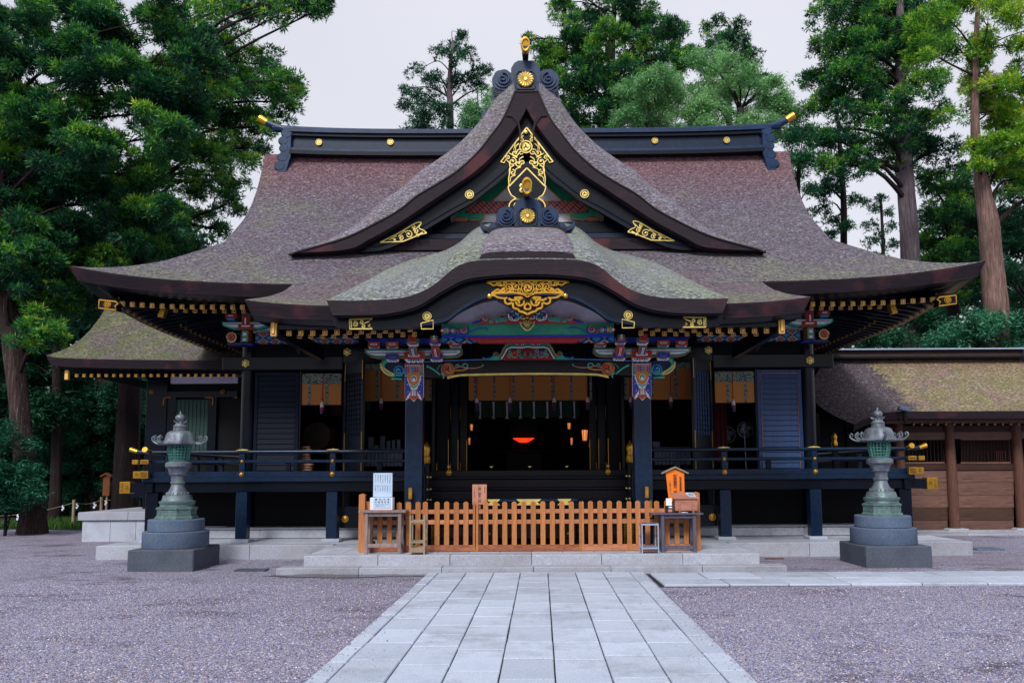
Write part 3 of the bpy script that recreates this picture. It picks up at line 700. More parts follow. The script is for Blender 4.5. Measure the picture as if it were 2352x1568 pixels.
# back wall, bars and rafters of the gable
TD = GD+.95
def wq(pts, d, th, name, mat, s=None, parent=None, smi=None):
    pp = [W(1213+a, b_, d) for a, b_ in pts]
    if s is not None: pp = [(s*x, z) for x, z in pp]
    return MB().prism(pp, d, d+th, 0).build(name, mat, parent or hall)
wq([(-430, 590), (-430, 565), (-200, 460), (0, 300), (200, 460), (430, 565), (430, 590)], TD+.12, .05, 'gable_wall', 'deep_black')
wq([(-175, 512), (-178, 480), (-60, 372), (60, 372), (178, 480), (175, 512)], TD+.07, .03, 'plaster_panel', 'p_white')
for s in (-1, 1):
    wq([(150, 478), (186, 496), (30, 360), (10, 372)], TD-.02, .05, 'gable_rafter', 'lacquer_brown', s)
    wq([(82, 463), (122, 463), (50, 402), (32, 412)], TD+.02, .03, 'green_rafter', 'p_green', s)
    q = MB(); q.tube([(s*W(1213+82, 463, TD+.0)[0], TD, W(1213, 463, TD)[1]), (s*W(1213+30, 414, TD)[0], TD, W(1213, 414, TD)[1])], .012, 5); q.build('gilt_line', 'p_orange', hall)
    # carved green nose and bearing block beside the patterned bar
    wq([(97, 490), (142, 490), (142, 503), (112, 505), (100, 499)], TD-.1, .08, 'carved_nose', 'p_green', s)
    q = MB(); curve(q, [(s*x, z) for x, z in cv([(96, 490), (101, 498), (112, 505), (140, 505)], TD-.11)], .014, TD-.11); q.build('gilt_line', 'p_orange', hall)
    q = MB()
    for (a0, b0, a1, b1, mi) in ((137, 499, 167, 508, 0), (142, 480, 158, 498, 1), (143, 509, 163, 518, 2)):
        (x0, z0), (x1, z1) = W(1213+a0, b0, TD-.15), W(1213+a1, b1, TD-.15); q.box(s*x0, s*x1, TD-.15-.02*mi, TD-.02, z1, z0, mi)
    q.build('bearing_block', ['p_rim', 'p_green', 'p_navy'], hall)
wq([(-140, 486), (-132, 462), (132, 462), (140, 486), (110, 491), (85, 487), (-85, 487), (-110, 491)], TD-.04, .05, 'patterned_bar', 'key_beam')
wq([(-215, 510), (215, 510), (235, 534), (-235, 534)], TD-.30, .3, 'gable_beam', 'lacquer')
wq([(-240, 536), (240, 536), (250, 547), (-250, 547)], TD-.38, .3, 'gable_beam', 'lacquer_blue')
wq([(-330, 548), (330, 548), (415, 573), (-415, 573)], TD-.55, .5, 'gable_sill', 'thatch_edge')
# ------------------------------------------------------------------ main ridge
RZ0, RZ1 = W(1213, 357, RIDGE-.3)[1], W(1213, 299, RIDGE-.3)[1]; HH = RZ1-RZ0
def rl(x): return .10*(abs(x)/7.0)**4
secs = [('ridge_moulding', .34, .0, .14, 'lacquer'), ('ridge_moulding', .30, .14, .26, 'indigo_roof_metal'), ('ridge_board', .20, .26, .74, 'lacquer_blue'), ('ridge_moulding', .30, .74, .86, 'lacquer'), ('ridge_cap', .36, .86, 1.0, 'indigo_roof_metal')]
for nm, hw, a, b_, mt in secs:
    q = MB(); n = 24; vs = []
    for i in range(n+1):
        x = -6.75+13.5*i/n; e = rl(x)
        vs += [(x, RIDGE-hw, RZ0+HH*a+e), (x, RIDGE-hw, RZ0+HH*b_+e), (x, RIDGE+hw, RZ0+HH*b_+e), (x, RIDGE+hw, RZ0+HH*a+e)]
    q.add(vs, [(4*i+k, 4*i+4+k, 4*i+4+(k+1) % 4, 4*i+(k+1) % 4) for i in range(n) for k in range(4)]+[(0, 1, 2, 3), (4*n+3, 4*n+2, 4*n+1, 4*n)]); q.build(nm, mt, hall)
q = MB(); q.tube([(-7.3+14.6*i/30, RIDGE-.05, RZ1+.05+rl(-7.3+14.6*i/30)*1.3) for i in range(31)], .11, 8); q.build('ridge_roll', 'indigo_roof_metal', hall)
for s in (-1, 1):
    for du in (477, 313, 296) if s > 0 else (477, 313):
        if du == 296: continue
        x, z = W(1213+s*(du if s < 0 else du-18 if du == 477 else du-19), 325, RIDGE-.22)
        q = MB(); q.disc(x, z, .09, RIDGE-.235, RIDGE-.2, 22, 0); tomoe(q, x, z, .09, RIDGE-.236, .012, 1, True); q.build('tomoe_crest', ['gold_dark', 'gold_bright'], hall)
    # end ornament: scrolled profile seen from the side
    e = MB(); x0 = 6.72
    for k, (zz, r_, xx) in enumerate(((RZ1-.06, .16, .10), (RZ1-.28, .14, .20), (RZ1-.50, .13, .18), (RZ0-.02, .15, .20), (RZ0-.28, .15, .28))):
        n = 14; e.lathe([(0, -.34), (r_*.8, -.34), (r_, -.30), (r_, .30), (r_*.8, .34), (0, .34)], 0, 0, n, 0)
        for j in range(len(e.v)-6*n, len(e.v)): a, b2, c2 = e.v[j]; e.v[j] = (s*(x0+xx+a*1.1), RIDGE+c2, zz+b2)
    e.prism([(s*(x0-.02), RZ1+.10), (s*(x0+.2), RZ1+.1), (s*(x0+.22), RZ1-.3), (s*(x0+.30), RZ0-.1), (s*(x0+.34), RZ0-.52), (s*(x0+.12), RZ0-.55), (s*(x0+.04), RZ0-.2), (s*(x0-.02), RZ0)], RIDGE-.33, RIDGE+.33, 0, True)
    e.build('ridge_end_ornament', 'indigo_roof_metal', hall)
    e = MB(); e.tube([(s*(6.6+.95*t), RIDGE-.05, RZ1+.10+.05*t+.26*t*t) for t in [i/8 for i in range(9)]], [.15, .14, .13, .12, .11, .105, .10, .10, .10], 12); e.build('ridge_horn', 'indigo_roof_metal', hall)
    e = MB(); e.tube([(s*(7.42+.06), RIDGE-.05, RZ1+.36), (s*7.60, RIDGE-.05, RZ1+.44), (s*7.70, RIDGE-.05, RZ1+.50)], [.105, .115, .12], 12); e.build('horn_tip', 'gold', hall)
# ------------------------------------------------------------------ demon-tile ornaments over the two gables
def demon(d, cu, v0, sc, wide, parent=hall):
    "cu,v0: centre and base in the elevation; sc: picture scale"
    def q2(a, b_): return W(cu+a*sc, v0-b_*sc, d)
    m = MB(); body = [(-33, 0), (-36, 18), (-36, 60), (-28, 73), (-18, 79), (18, 79), (28, 73), (36, 60), (36, 18), (33, 0)]
    m.prism([q2(a, b_) for a, b_ in body], d, d+.3, 0, True)
    m.build('ornament_body', 'indigo_roof_metal', parent)
    m = MB(); inner = [(-21, 8), (-24, 14), (-24, 44), (-17, 52), (17, 52), (24, 44), (24, 14), (21, 8)]
    ps = [q2(a, b_) for a, b_ in inner]; m.tube([(x, d-.01, z) for x, z in ps+[ps[0]]], .022, 5); m.build('ornament_frame', 'lacquer_blue', parent)
    for s in (-1, 1):
        m = MB(); cx, cz = q2(s*56, 30); R = abs(q2(26, 0)[0]-q2(0, 0)[0])
        def lob(a): return 1+.07*abs(math.sin(a*3.5))
        m.prism([(cx+R*lob(a)*math.cos(a), cz+R*lob(a)*math.sin(a)) for a in [2*PI*k/48 for k in range(48)]], d-.02, d+.2, 0, True)
        m.disc(cx, cz, R*.80, d-.05, d, 28, 0)
        sp = spiral(cx, cz, R*.66, 1.6, PI/2, s, 30, .1); m.tube([(x, d-.06, z) for x, z in sp], [R*.15*(1-.4*i/30) for i in range(31)], 7, 0)
        m.disc(*q2(s*(60 if s else 0), 27), R*.14, d-.09, d, 10, 0, dome=.02)
        m.build('ornament_scroll', 'indigo_roof_metal', parent)
        m = MB()
        if wide:
            pts = [(34, 0), (36, 10), (52, -2), (70, 8), (84, 20), (96, 16), (104, 6), (116, 10), (124, 22), (126, 12), (120, 2), (108, -6), (60, -7), (34, -7)]
        else:
            pts = [(30, -6), (62, 8), (78, 12), (84, -2), (82, -24), (96, -46), (110, -56), (112, -72), (98, -74), (86, -62), (70, -44), (52, -20), (34, -6)]
        m.prism([q2(s*a, b_*.9) for a, b_ in pts], d+.03, d+.28, 0, True); m.build('ornament_wing', 'indigo_roof_metal', parent)
        m = MB()
        for k in range(3):
            c0 = [(34+k*8, 4-k*3), (52, -2-k*5), (72, -2-k*4), (84-k*2, 12-k*8)]
            curve(m, [q2(s*a, b_) for a, b_ in bez(*c0)], .018, d-.02)
        m.build('ornament_scroll', 'lacquer_blue', parent)
    m = MB(); x, z = q2(0, 30); chrys(m, x, z, abs(q2(20, 0)[0]-q2(0, 0)[0]), d-.03, .05); m.build('chrysanthemum_crest', 'gold_bright', parent)
demon(GD+.35, 1211, 212, .92, False); demon(15.2, 1214, 524, .87, True)
wq([(-92, 524), (-60, 520), (0, 518), (60, 520), (92, 524), (90, 538), (60, 533), (0, 531), (-60, 533), (-90, 538)], 15.1, .5, 'ornament_base', 'lacquer_brown')
def horn(u, v0, v1, d, y1):
    x, z0 = W(u, v0, d); z1 = W(u, v1, y1)[1]
    m = MB(); pts = [(x, d+.1-(d+.1-y1)*t**1.6, z0+(z1-z0)*t**.85) for t in [i/8 for i in range(9)]]
    m.tube(pts, [.07, .07, .072, .075, .08, .085, .09, .10, .11], 10); m.build('ornament_horn', 'lacquer_brown', hall)
    m = MB(); p = Vector(pts[-1]); n = 20; vs = []
    def ov(r_, y): return [(p.x+r_*.108*math.cos(a)*(1 if math.sin(a) > 0 else .92), p.y+y-.02*math.sin(a), p.z+r_*.165*math.sin(a)) for a in [2*PI*k/n for k in range(n)]]
    rings = [ov(1, .12), ov(1.05, -.02), ov(1.0, -.05), ov(.72, -.05), ov(.66, -.015)]
    for r_ in rings: vs += r_
    m.add(vs, [(i*n+k, i*n+(k+1) % n, (i+1)*n+(k+1) % n, (i+1)*n+k) for i in range(4) for k in range(n)]+[tuple(range(4*n, 5*n)), tuple(range(n-1, -1, -1))]); return m.build('horn_tip', 'gold', hall)
horn(1211, 142, 103, GD+.4, GD+.05); horn(1213, 458, 428, 15.25, 14.85)

# shallow puddle in the gravel along the left foot of the steps
q = MB(); a = G(640, 1322); pts = []
for i in range(48):
    an = 2*PI*i/48; rr = 1+.22*math.sin(an*3+1)+.15*math.sin(an*7)+.08*math.sin(an*13)
    pts.append((-3.1+1.55*rr*math.cos(an), 13.72+.20*rr*math.sin(an), .012))
q.add(pts, [tuple(range(48))]); paint('puddle_water', '#1c1a1e', .12, .3, spec=.6, bump=.02); pu = struct('puddle', q, 'puddle_water')
# ------------------------------------------------------------------ gilt fittings on the gables
def side_pts(s, pts, d, cu=1213):
    out = []
    for a, b_ in pts:
        x, z = W(1213+a, b_, d); out.append((s*x, z))
    return out
def zc(sc, ox, oy):                       # close-up coordinates to offsets from the hall's axis
    return lambda x, y: ((ox+x/sc)*.91875-1213, (oy+y/sc)*.91875)
# upper filigree in the triangular gable
OD = GD+.22; z8 = zc(6.03, 1130, 360); z6 = zc(4.9, 1180, 80)
o = MB()
for s in (-1, 1):
    def e(pts): return side_pts(s, [(-z8(x, y)[0]-3, z8(x, y)[1]) for x, y in pts], OD)      # left half measured, mirrored
    ap = [(-0, 294), ]
    A = W(1213, 293, OD)
    out = [(s*0, A[1])]+side_pts(s, [(60, 372)], OD)
    curve(o, smooth_line(out, 3), .022, OD)
    curve(o, side_pts(s, [(0, 386), (41, 428)], OD), .022, OD); curve(o, side_pts(s, [(60, 372), (52, 374), (48, 366), (40, 374), (38, 388), (42, 410), (41, 428)], OD), .017, OD)
    for (cx, cz, r, tn, a0) in ((14, 350, 9, 1.3, 0), (27, 352, 8, 1.4, PI), (33, 371, 10, 1.5, PI/2), (20, 376, 8, 1.2, PI), (44, 362, 6, 1.2, 0), (33, 396, 7, 1.2, PI/2), (10, 374, 6, 1.1, 0), (12, 322, 6, 1.2, 0)):
        x0, z0 = side_pts(s, [(cx, cz)], OD)[0]; rr = abs(W(1213+r, cz, OD)[0]-W(1213, cz, OD)[0])
        curve(o, spiral(x0, z0, rr, tn, a0, s, 16, .15), .017, OD, taper=(1, .8)); o.disc(x0, z0, rr*.22, OD-.02, OD, 8, dome=.01)
    for pa, pb in (((8, 312), (30, 345)), ((18, 330), (24, 352)), ((22, 362), (40, 352)), ((14, 384), (28, 400)), ((30, 380), (40, 400)), ((26, 402), (38, 418)), ((8, 360), (16, 378))):
        p, r_ = side_pts(s, [pa, pb], OD); mid = ((p[0]+r_[0])/2+s*.05, (p[1]+r_[1])/2+.03); curve(o, smooth_line([p, mid, r_], 4), .02, OD, taper=(1, .4))
x, z = W(1211, 338, OD); tomoe(o, x, z, .155, OD+.01, .035)
x, z = W(1211, 304, OD); o.disc(x, z, .05, OD-.02, OD, 10, dome=.02)
o.build('filigree', 'gold_bright', hall)
# pendant board with its gilt rim
OP = GD+.2
wq([(0, 372), (42, 420), (38, 440), (24, 456), (40, 470), (42, 486), (28, 505), (-28, 505), (-42, 486), (-40, 470), (-24, 456), (-38, 440), (-42, 420)], OP+.02, .06, 'pendant_board', 'lacquer')
o = MB()
for s in (-1, 1):
    curve(o, side_pts(s, smooth_line([(43, 427), (42, 436), (36, 448), (30, 452), (24, 457), (16, 459)], 4), OP), .018, OP)
    x0, z0 = side_pts(s, [(22, 471)], OP)[0]; curve(o, spiral(x0, z0, .15, 1.15, PI/2-.3, s, 22, .3), .018, OP)
    curve(o, side_pts(s, smooth_line([(16, 459), (30, 458), (40, 468), (41, 482), (34, 493), (30, 502)], 5), OP), .018, OP)
o.build('pendant_rim', 'gold_bright', hall)
o = MB(); x, z = W(1210, 432, OP-.02); rosette(o, x, z, .17, OP-.01, 0, 1); o.build('rosette', ['gold_bright', 'deep_black'], hall)
for s in (-1, 1):
    o = MB(); x, z = side_pts(s, [(132, 447)], GD+.24)[0]; o.disc(x, z, .095, GD+.22, GD+.25, 22, 1); tomoe(o, x, z, .105, GD+.22, .016); o.build('tomoe_crest', ['gold_bright', 'lacquer'], hall)
    # gilt sheets on the feet of the bargeboards
    o = MB(); D_ = GD+.235
    def q3(a, b_): return side_pts(s, [(a, b_)], D_)[0]
    curve(o, [q3(338, 555), q3(285, 553), q3(245, 537), q3(231, 534)], .018, D_); curve(o, smooth_line([q3(338, 555), q3(290, 531), q3(258, 512), q3(243, 510), q3(249, 522), q3(238, 528), q3(231, 534)], 3), .016, D_)
    for (cx, cz, r, tn) in ((272, 537, 10, 1.5), (290, 545, 7, 1.4), (256, 530, 7, 1.3), (262, 520, 6, 1.2), (305, 550, 4, 1.2), (252, 540, 4, 1)):
        x0, z0 = q3(cx, cz); curve(o, spiral(x0, z0, r/100, tn, .5, s, 14, .15), .015, D_); o.disc(x0, z0, .02, D_-.015, D_, 8, dome=.008)
    for pa, pb in (((300, 540), (318, 550)), ((246, 515), (262, 530)), ((240, 532), (262, 545)), ((280, 528), (296, 540))): curve(o, [q3(*pa), q3(*pb)], .018, D_, taper=(1, .5))
    o.build('gilt_sheet', 'gold_bright', hall)
# ---------------- gilt work under the curved gable
CD = 13.12
z5 = zc(6.532, 1180, 680); cx5 = z5(930, 0)[0]
def q5(x, y, d=CD):
    a, b_ = z5(x, y); return W(1213+(a-cx5), b_, d)
o = MB()
# upper lattice
top5 = [q5(*p) for p in ((255, 158), (500, 146), (930, 140))]; 
def both(fn):
    for s in (-1, 1): fn(lambda x, y: (-s*q5(x, y)[0], q5(x, y)[1]), s)
def upper(q, s):
    curve(o, [q(255, 160), q(500, 147), q(930, 141)], .022, CD); curve(o, smooth_line([q(340, 350), q(560, 338), q(760, 340), q(860, 362), q(930, 408)], 3), .022, CD)
    curve(o, smooth_line([q(255, 160), q(330, 190), q(370, 218), q(420, 205), q(520, 225)], 3), .022, CD); curve(o, smooth_line([q(340, 345), q(440, 280), q(480, 300), q(560, 260)], 3), .020, CD)
    for (cx, cz, r, tn, a0) in ((620, 245, 55, 1.3, 0), (745, 240, 60, 1.5, 2), (680, 300, 40, 1.2, 1), (540, 300, 38, 1.2, 1), (800, 310, 38, 1.2, 0), (470, 190, 35, 1.1, 3), (820, 180, 36, 1.2, 2), (560, 190, 30, 1.1, 0)):
        c = q(cx, cz); r_ = r/118*.16; curve(o, spiral(c[0], c[1], r_*.9, tn, a0, -s, 15, .15), .017, CD, taper=(1, .8)); o.disc(c[0], c[1], r_*.2, CD-.018, CD, 8, dome=.01)
    for a, b_ in (((420, 170), (560, 230)), ((480, 330), (600, 290)), ((660, 180), (740, 190)), ((600, 330), (720, 270)), ((700, 330), (830, 350)), ((380, 340), (520, 310)), ((420, 200), (480, 220))): curve(o, [q(*a), q(*b_)], .022, CD, taper=(1, .5))
both(upper)
x, z = q5(930, 268); tomoe(o, x, z, .115, CD, .03)
o.build('filigree', 'gold', hall)
wq([(-70, 690), (-40, 683), (40, 683), (70, 690), (40, 706), (22, 718), (0, 727), (-22, 718), (-40, 706)], CD+.04, .05, 'pendant_board', 'lacquer')
o = MB()
def lower(q, s):
    curve(o, smooth_line([q(290, 395), q(380, 375), q(440, 410), q(540, 425), q(600, 420)], 4), .022, CD); c = q(310, 395); o.disc(c[0], c[1], .045, CD-.02, CD, 8, dome=.02)
    curve(o, smooth_line([q(560, 430), q(565, 490), q(610, 520), q(680, 500)], 4), .024, CD); curve(o, smooth_line([q(620, 430), q(680, 460), q(760, 450), q(800, 480)], 4), .026, CD)
    c = q(815, 480); curve(o, spiral(c[0], c[1], .085, 1.2, PI, -s, 18, .3), .024, CD); curve(o, smooth_line([q(870, 470), q(830, 415), q(760, 415), q(710, 420)], 4), .024, CD)
    curve(o, smooth_line([q(690, 500), q(700, 580), q(770, 605), q(800, 640), q(860, 655), q(932, 690)], 4), .026, CD)
    curve(o, smooth_line([q(932, 505), q(885, 550), q(885, 595), q(932, 608)], 4), .022, CD)
both(lower); o.build('pendant_rim', 'gold', hall)
for s in (-1, 1):
    o = MB(); x, z = side_pts(s, [(231, 725)], 13.13)[0]; tomoe(o, x, z, .078, 13.14, .02); x0, z0 = side_pts(s, [(231, 746)], 13.13)[0]
    rim = side_pts(s, [(245, 741), (217, 734), (217, 754), (244, 754)], 13.13); o.tube([(a, 13.13, b_) for a, b_ in rim+[rim[0]]], .012, 5); o.build('tomoe_crest', 'gold_bright', hall)
    o = MB(); D_ = 13.13
    def q3(a, b_): return side_pts(s, [(a, b_)], D_)[0]
    for l in ([(409, 731), (409, 753), (356, 753), (366, 746), (362, 743)], [(409, 731), (357, 730), (366, 737), (375, 740)], [(405, 734), (405, 750)]): curve(o, [q3(*p) for p in l], .015, D_)
    for (cx, cz, r, tn) in ((396, 742, 7, 1.5), (382, 738, 5, 1.2), (378, 747, 5, 1.2)):
        x0, z0 = q3(cx, cz); curve(o, spiral(x0, z0, r/134, tn, 1, s, 14, .2), .014, D_)
    o.build('gilt_sheet', 'gold_bright', hall)

# ------------------------------------------------------------------ rafters with gilt ends
def rafter_pair(mesh_r, mesh_c, pos, parent=hall):
    r_ = inst('rafter', mesh_r, pos, parent); inst('gilt_end', mesh_c, pos, r_); return r_
def rafter_mesh(w_, h_, L_, slope, mat='lacquer', axis=(0, 1)):
    q = MB(); ax, ay = axis; px_, py_ = -ay, ax
    def p(a, l, z): return (px_*a+ax*l, py_*a+ay*l, z+slope*l)
    vs = [p(a, l, z) for l in (.015, L_) for a, z in ((-w_/2, -h_/2), (w_/2, -h_/2), (w_/2, h_/2), (-w_/2, h_/2))]
    q.add(vs, [(0, 1, 2, 3), (7, 6, 5, 4)]+[(k, 4+k, 4+(k+1) % 4, (k+1) % 4) for k in range(4)]); return q.mesh('rafter', mat)
def cap_mesh(w_, h_, axis=(0, 1), mats=('gold_paint', 'gilt_groove')):
    q = MB(); ax, ay = axis; px_, py_ = -ay, ax
    def bx(a0, a1, l0, l1, z0, z1, mi):
        vs = [(px_*a+ax*l, py_*a+ay*l, z) for l in (l0, l1) for a, z in ((a0, z0), (a1, z0), (a1, z1), (a0, z1))]
        q.add(vs, [(0, 1, 2, 3), (7, 6, 5, 4)]+[(k, 4+k, 4+(k+1) % 4, (k+1) % 4) for k in range(4)], mi)
    a, b_ = w_/2, h_/2
    bx(-a, a, 0, .05, -b_, b_, 0); bx(-a*.70, a*.70, -.004, .01, -b_*.74, b_*.74, 1); bx(-a*.42, a*.42, -.008, .01, -b_*.50, b_*.50, 0); return q.mesh('gilt_end', list(mats))
rk = rafter_mesh(.075, .08, 2.4, .20); ck = cap_mesh(.082, .088)
z2x = lambda x: (600+x/3.36)*.91875; z2y = lambda y: (550+y/3.36)*.91875
ux = [412, 512, 612, 715, 817, 918, 1020, 1123, 1222, 1326, 1430]; uy = [938, 938, 938, 936, 934, 930, 927, 925, 921, 916, 909]
lx = [500, 595, 692, 787, 885, 980, 1080, 1175, 1270, 1370, 1467]; ly = [962, 962, 962, 961, 960, 959, 958, 957, 955, 953, 950]
for s in (-1, 1):
    for X, Y, d in ((ux, uy, 13.55), (lx, ly, 14.15)):
        for a, b_ in zip(X, Y):
            x, z = W(z2x(a), z2y(b_), d); rafter_pair(rk, ck, (-s*x, d, z+.0))
    # end board plates of the canopy eaves
    x, z = W(1213-582, 751, 13.45); x1, z1 = W(1213-588, 732, 13.45); x2, z2 = W(1213-576, 770, 13.45)
    q = MB(); q.cbox(s*abs(x1), s*abs(x2), 13.4, 13.46, z2, z1, .01, 0); q.box(s*(abs(x1)-.02), s*(abs(x2)+.02), 13.393, 13.41, z2+.03, z1-.03, 1); q.box(s*(abs(x1)-.03), s*(abs(x2)+.03), 13.385, 13.41, z2+.045, z1-.045, 0); q.build('gilt_plate', ['gold_paint', 'gilt_groove'], hall)
    xa, za = W(1213+245, 752, 13.5); xb, zb = W(1213+588, 736, 13.5)
    MB().box(s*xa, s*xb, 13.47, 13.54, W(1213, 754, 13.5)[1], W(1213, 738, 13.5)[1]).build('eave_beam', 'lacquer', hall)
    MB().box(s*(xb-.02), s*(xb-.14), 13.47, 16.5, W(1213, 768, 13.5)[1], W(1213, 732, 13.5)[1]).build('eave_beam', 'lacquer', hall)
rm = rafter_mesh(.075, .08, 2.3, .18); cm = cap_mesh(.088, .096)
zmx = lambda x: (100+x/3.36)*.91875; zmy = lambda y: (550+y/3.36)*.91875
ux = [695, 777, 860, 943, 1028, 1112, 1195, 1280, 1365, 1450, 1535, 1620, 1703, 1788, 1872]; uy = [694, 700, 706, 711, 716, 720, 722, 724, 726, 727, 728, 728, 728, 728, 728]
lx = [1140, 1223, 1303, 1385, 1467, 1548, 1630, 1712, 1795, 1878]; ly = [750, 753, 755, 757, 758, 758, 759, 759, 759, 759]
for s in (-1, 1):
    for X, Y, d in ((ux, uy, 16.25), (lx, ly, 16.85)):
        for a, b_ in zip(X, Y):
            x, z = W(zmx(a), zmy(b_)-3, d); rafter_pair(rm, cm, (-s*x, d, z))
# side eaves: rafters that point outwards
for s in (-1, 1):
    rsd = rafter_mesh(.075, .08, 1.9, .16, axis=(-s, 0)); csd = cap_mesh(.085, .09, axis=(-s, 0), mats=('gold_dark', 'gold_dark'))
    rsd2 = rafter_mesh(.07, .08, 1.3, .16, axis=(-s, 0))
    for k in range(34):
        y = 16.9+k*.27; z = 5.42+.18*max(0, 1-(y-16.5)/2.6)**2
        rafter_pair(rsd, csd, (s*9.15, y, z)); 
        if k > 3: rafter_pair(rsd2, csd, (s*8.35, y+.1, z-.08))
    # hip rafter and its gilt sleeve
    q = MB(); q.tube([(s*8.95, 16.4, 5.58), (s*8.2, 17.2, 5.62), (s*6.9, 18.6, 5.75)], [.12, .12, .12], 4); q.build('hip_rafter', 'lacquer', hall)
    a, b_ = (W(1213+978, 688, 16.0), W(1213+945, 707, 16.0)); q = MB()
    x0, z1 = W(1213+982, 684, 16.0); x1, z0 = W(1213+943, 708, 16.0)
    q.prism([(s*x0, z1), (s*x0, z0+.06), (s*x1, z0), (s*(x1+.02), z0+.1), (s*(x1-.03), z0+.13), (s*(x1+.03), z1-.03)], 15.98, 16.2, 1, True)
    for l in ([(x0, z1), (x0, z0+.05), (x1, z0), (x1+.03, z0+.09), (x1-.03, z0+.14), (x1+.02, z1-.04), (x0, z1)],): curve(q, [(s*p, r_) for p, r_ in l], .02, 15.97, 0)
    tomoe(q, s*(x0+x1)/2, (z0+z1)/2+.01, .075, 15.97, .02, 0); q.build('hip_sleeve', ['gold', 'deep_black'], hall)
    x, z = W(1213+827, 716, 16.8); q = MB(); q.prism([(s*x, z+.1), (s*(x+.12), z+.1), (s*(x+.18), z-.08), (s*(x+.06), z-.1), (s*(x+.03), z)], 16.7, 16.85, 0, True); q.build('hip_sleeve', 'gold', hall)
    # dark boarding above the rafters
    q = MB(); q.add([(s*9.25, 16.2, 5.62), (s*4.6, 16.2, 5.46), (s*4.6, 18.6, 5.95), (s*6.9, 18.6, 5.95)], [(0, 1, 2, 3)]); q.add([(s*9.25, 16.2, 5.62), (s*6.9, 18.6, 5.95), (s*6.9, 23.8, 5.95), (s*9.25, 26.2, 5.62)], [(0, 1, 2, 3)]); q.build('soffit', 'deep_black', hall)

# ------------------------------------------------------------------ canopy pillars, painted brackets and beams
z4 = zc(8.255, 940, 820)
c4 = z4(787, 0)[0]                            # the pillar's axis in the elevation
def q4(x, y, d): a, b_ = z4(x, y); return W(1213+a, b_, d)
def rects(name, lst, mats, d, extra=None, parent=hall):
    "lst: (x0,y0,x1,y1,mat,layer) in close-up coordinates of the left bracket; built on both sides"
    for s in (-1, 1):
        q = MB()
        for (x0, y0, x1, y1, mi, ly_) in lst:
            a = q4(x0, y0, d); b_ = q4(x1, y1, d); q.box(-s*a[0], -s*b_[0], d-.02-.007*ly_, d+.10, b_[1], a[1], mi)
        if extra: extra(q, s)
        q.build(name, mats, parent)
PM = ['p_rim', 'p_red', 'p_white', 'ink', 'p_blue', 'p_green', 'p_orange', 'p_grey', 'p_sky', 'p_teal', 'p_navy', 'p_vermilion', 'p_pink', 'gold_bright']
RIM, RED, WHI, INK, BLU, GRE, ORA, GRY, SKY, TEA, NAV, VER, PNK, GLD = range(14)
KPD = 15.15
def block(x0, y0, x1, y1, mi, d, inner=WHI, name='bearing_block'):
    w_, h_ = x1-x0, y1-y0
    L_ = [(x0, y0, x1, y1, RIM, 0), (x0+w_*.035, y0+h_*.06, x1-w_*.035, y1-h_*.10, mi, 1), (x0+w_*.22, y0+h_*.34, x1-w_*.22, y0+h_*.68, inner, 2), (x0+w_*.27, y0+h_*.46, x1-w_*.27, y0+h_*.56, INK, 3)]
    def cup(q, s):
        n = 7; ps = []
        for i in range(n+1):
            t = i/n; ps.append((x0+w_*(.10+.8*t), y1+h_*(.42 if i % 2 else .28)))
        pp = [q4(a, b_, d) for a, b_ in [(x0+w_*.04, y1)]+ps+[(x1-w_*.04, y1)]]
        q.prism([(-s*a, b_) for a, b_ in pp], d-.01, d+.1, WHI)
        for i, c in ((1, TEA), (2, BLU), (3, RED), (4, RED), (5, BLU), (6, TEA)):
            a = q4(x0+w_*(.08+i*.12), y1+h_*.02, d); b_ = q4(x0+w_*(.08+i*.12+.09), y1+h_*.26, d); q.box(-s*a[0], -s*b_[0], d-.018, d+.09, b_[1], a[1], c)
    rects(name, L_, PM, d, cup)
# long blue arm, green-and-white arm
for s in (-1, 1):
    q = MB(); d = KPD-.0
    def pl4(pts, y0, y1, mi): q.prism([(-s*a, b_) for a, b_ in [q4(x, y, d) for x, y in pts]], y0, y1, mi)
    pl4([(-260, 185), (1450, 185), (1640, 190), (1560, 250), (1450, 310), (1380, 330), (-10, 330), (-130, 290), (-200, 240)], d+.02, d+.2, NAV); pl4([(-190, 200), (1500, 200), (1440, 300), (-100, 300)], d+.01, d+.1, BLU)
    q.build('bracket_arm', PM, hall, label='deep blue painted arm')
    q = MB()
    for pts, l, mi in (([(-215, 420), (1790, 420), (1795, 520), (1700, 590), (1560, 610), (40, 610), (-120, 570), (-215, 500)], 0, RIM), ([(-205, 428), (1780, 428), (1785, 515), (1695, 580), (1560, 600), (40, 600), (-115, 562), (-205, 496)], 1, GRE),
                       ([(-170, 462), (1745, 462), (1745, 500), (1660, 552), (1560, 562), (40, 562), (-100, 535), (-170, 490)], 2, WHI), ([(-130, 503), (1690, 498), (1690, 508), (-130, 513)], 3, INK)):
        q.prism([(-s*a, b_) for a, b_ in [q4(x, y, d) for x, y in pts]], d-.05-.008*l, d+.1, mi)
    q.build('bracket_arm', PM, hall, label='green and white painted arm')
for (x0, y0, x1, y1, mi, d) in ((-155, 262, 85, 375, RED, KPD-.03), (217, 262, 470, 375, VER, KPD-.03), (1512, 262, 1770, 365, VER, KPD-.03), (208, 522, 475, 632, BLU, KPD-.12), (1115, 522, 1385, 632, BLU, KPD-.12), (580, 482, 1000, 632, RED, KPD-.16)):
    block(x0, y0, x1, y1, mi, d, SKY if mi == BLU else WHI)
block(642, 212, 885, 312, GRE, KPD-.55); block(1108, 212, 1335, 312, BLU, KPD-.45, SKY)
rects('bracket_end', [(678, 128, 825, 272, RIM, 0), (690, 135, 812, 262, RED, 1)], PM, KPD-.65)
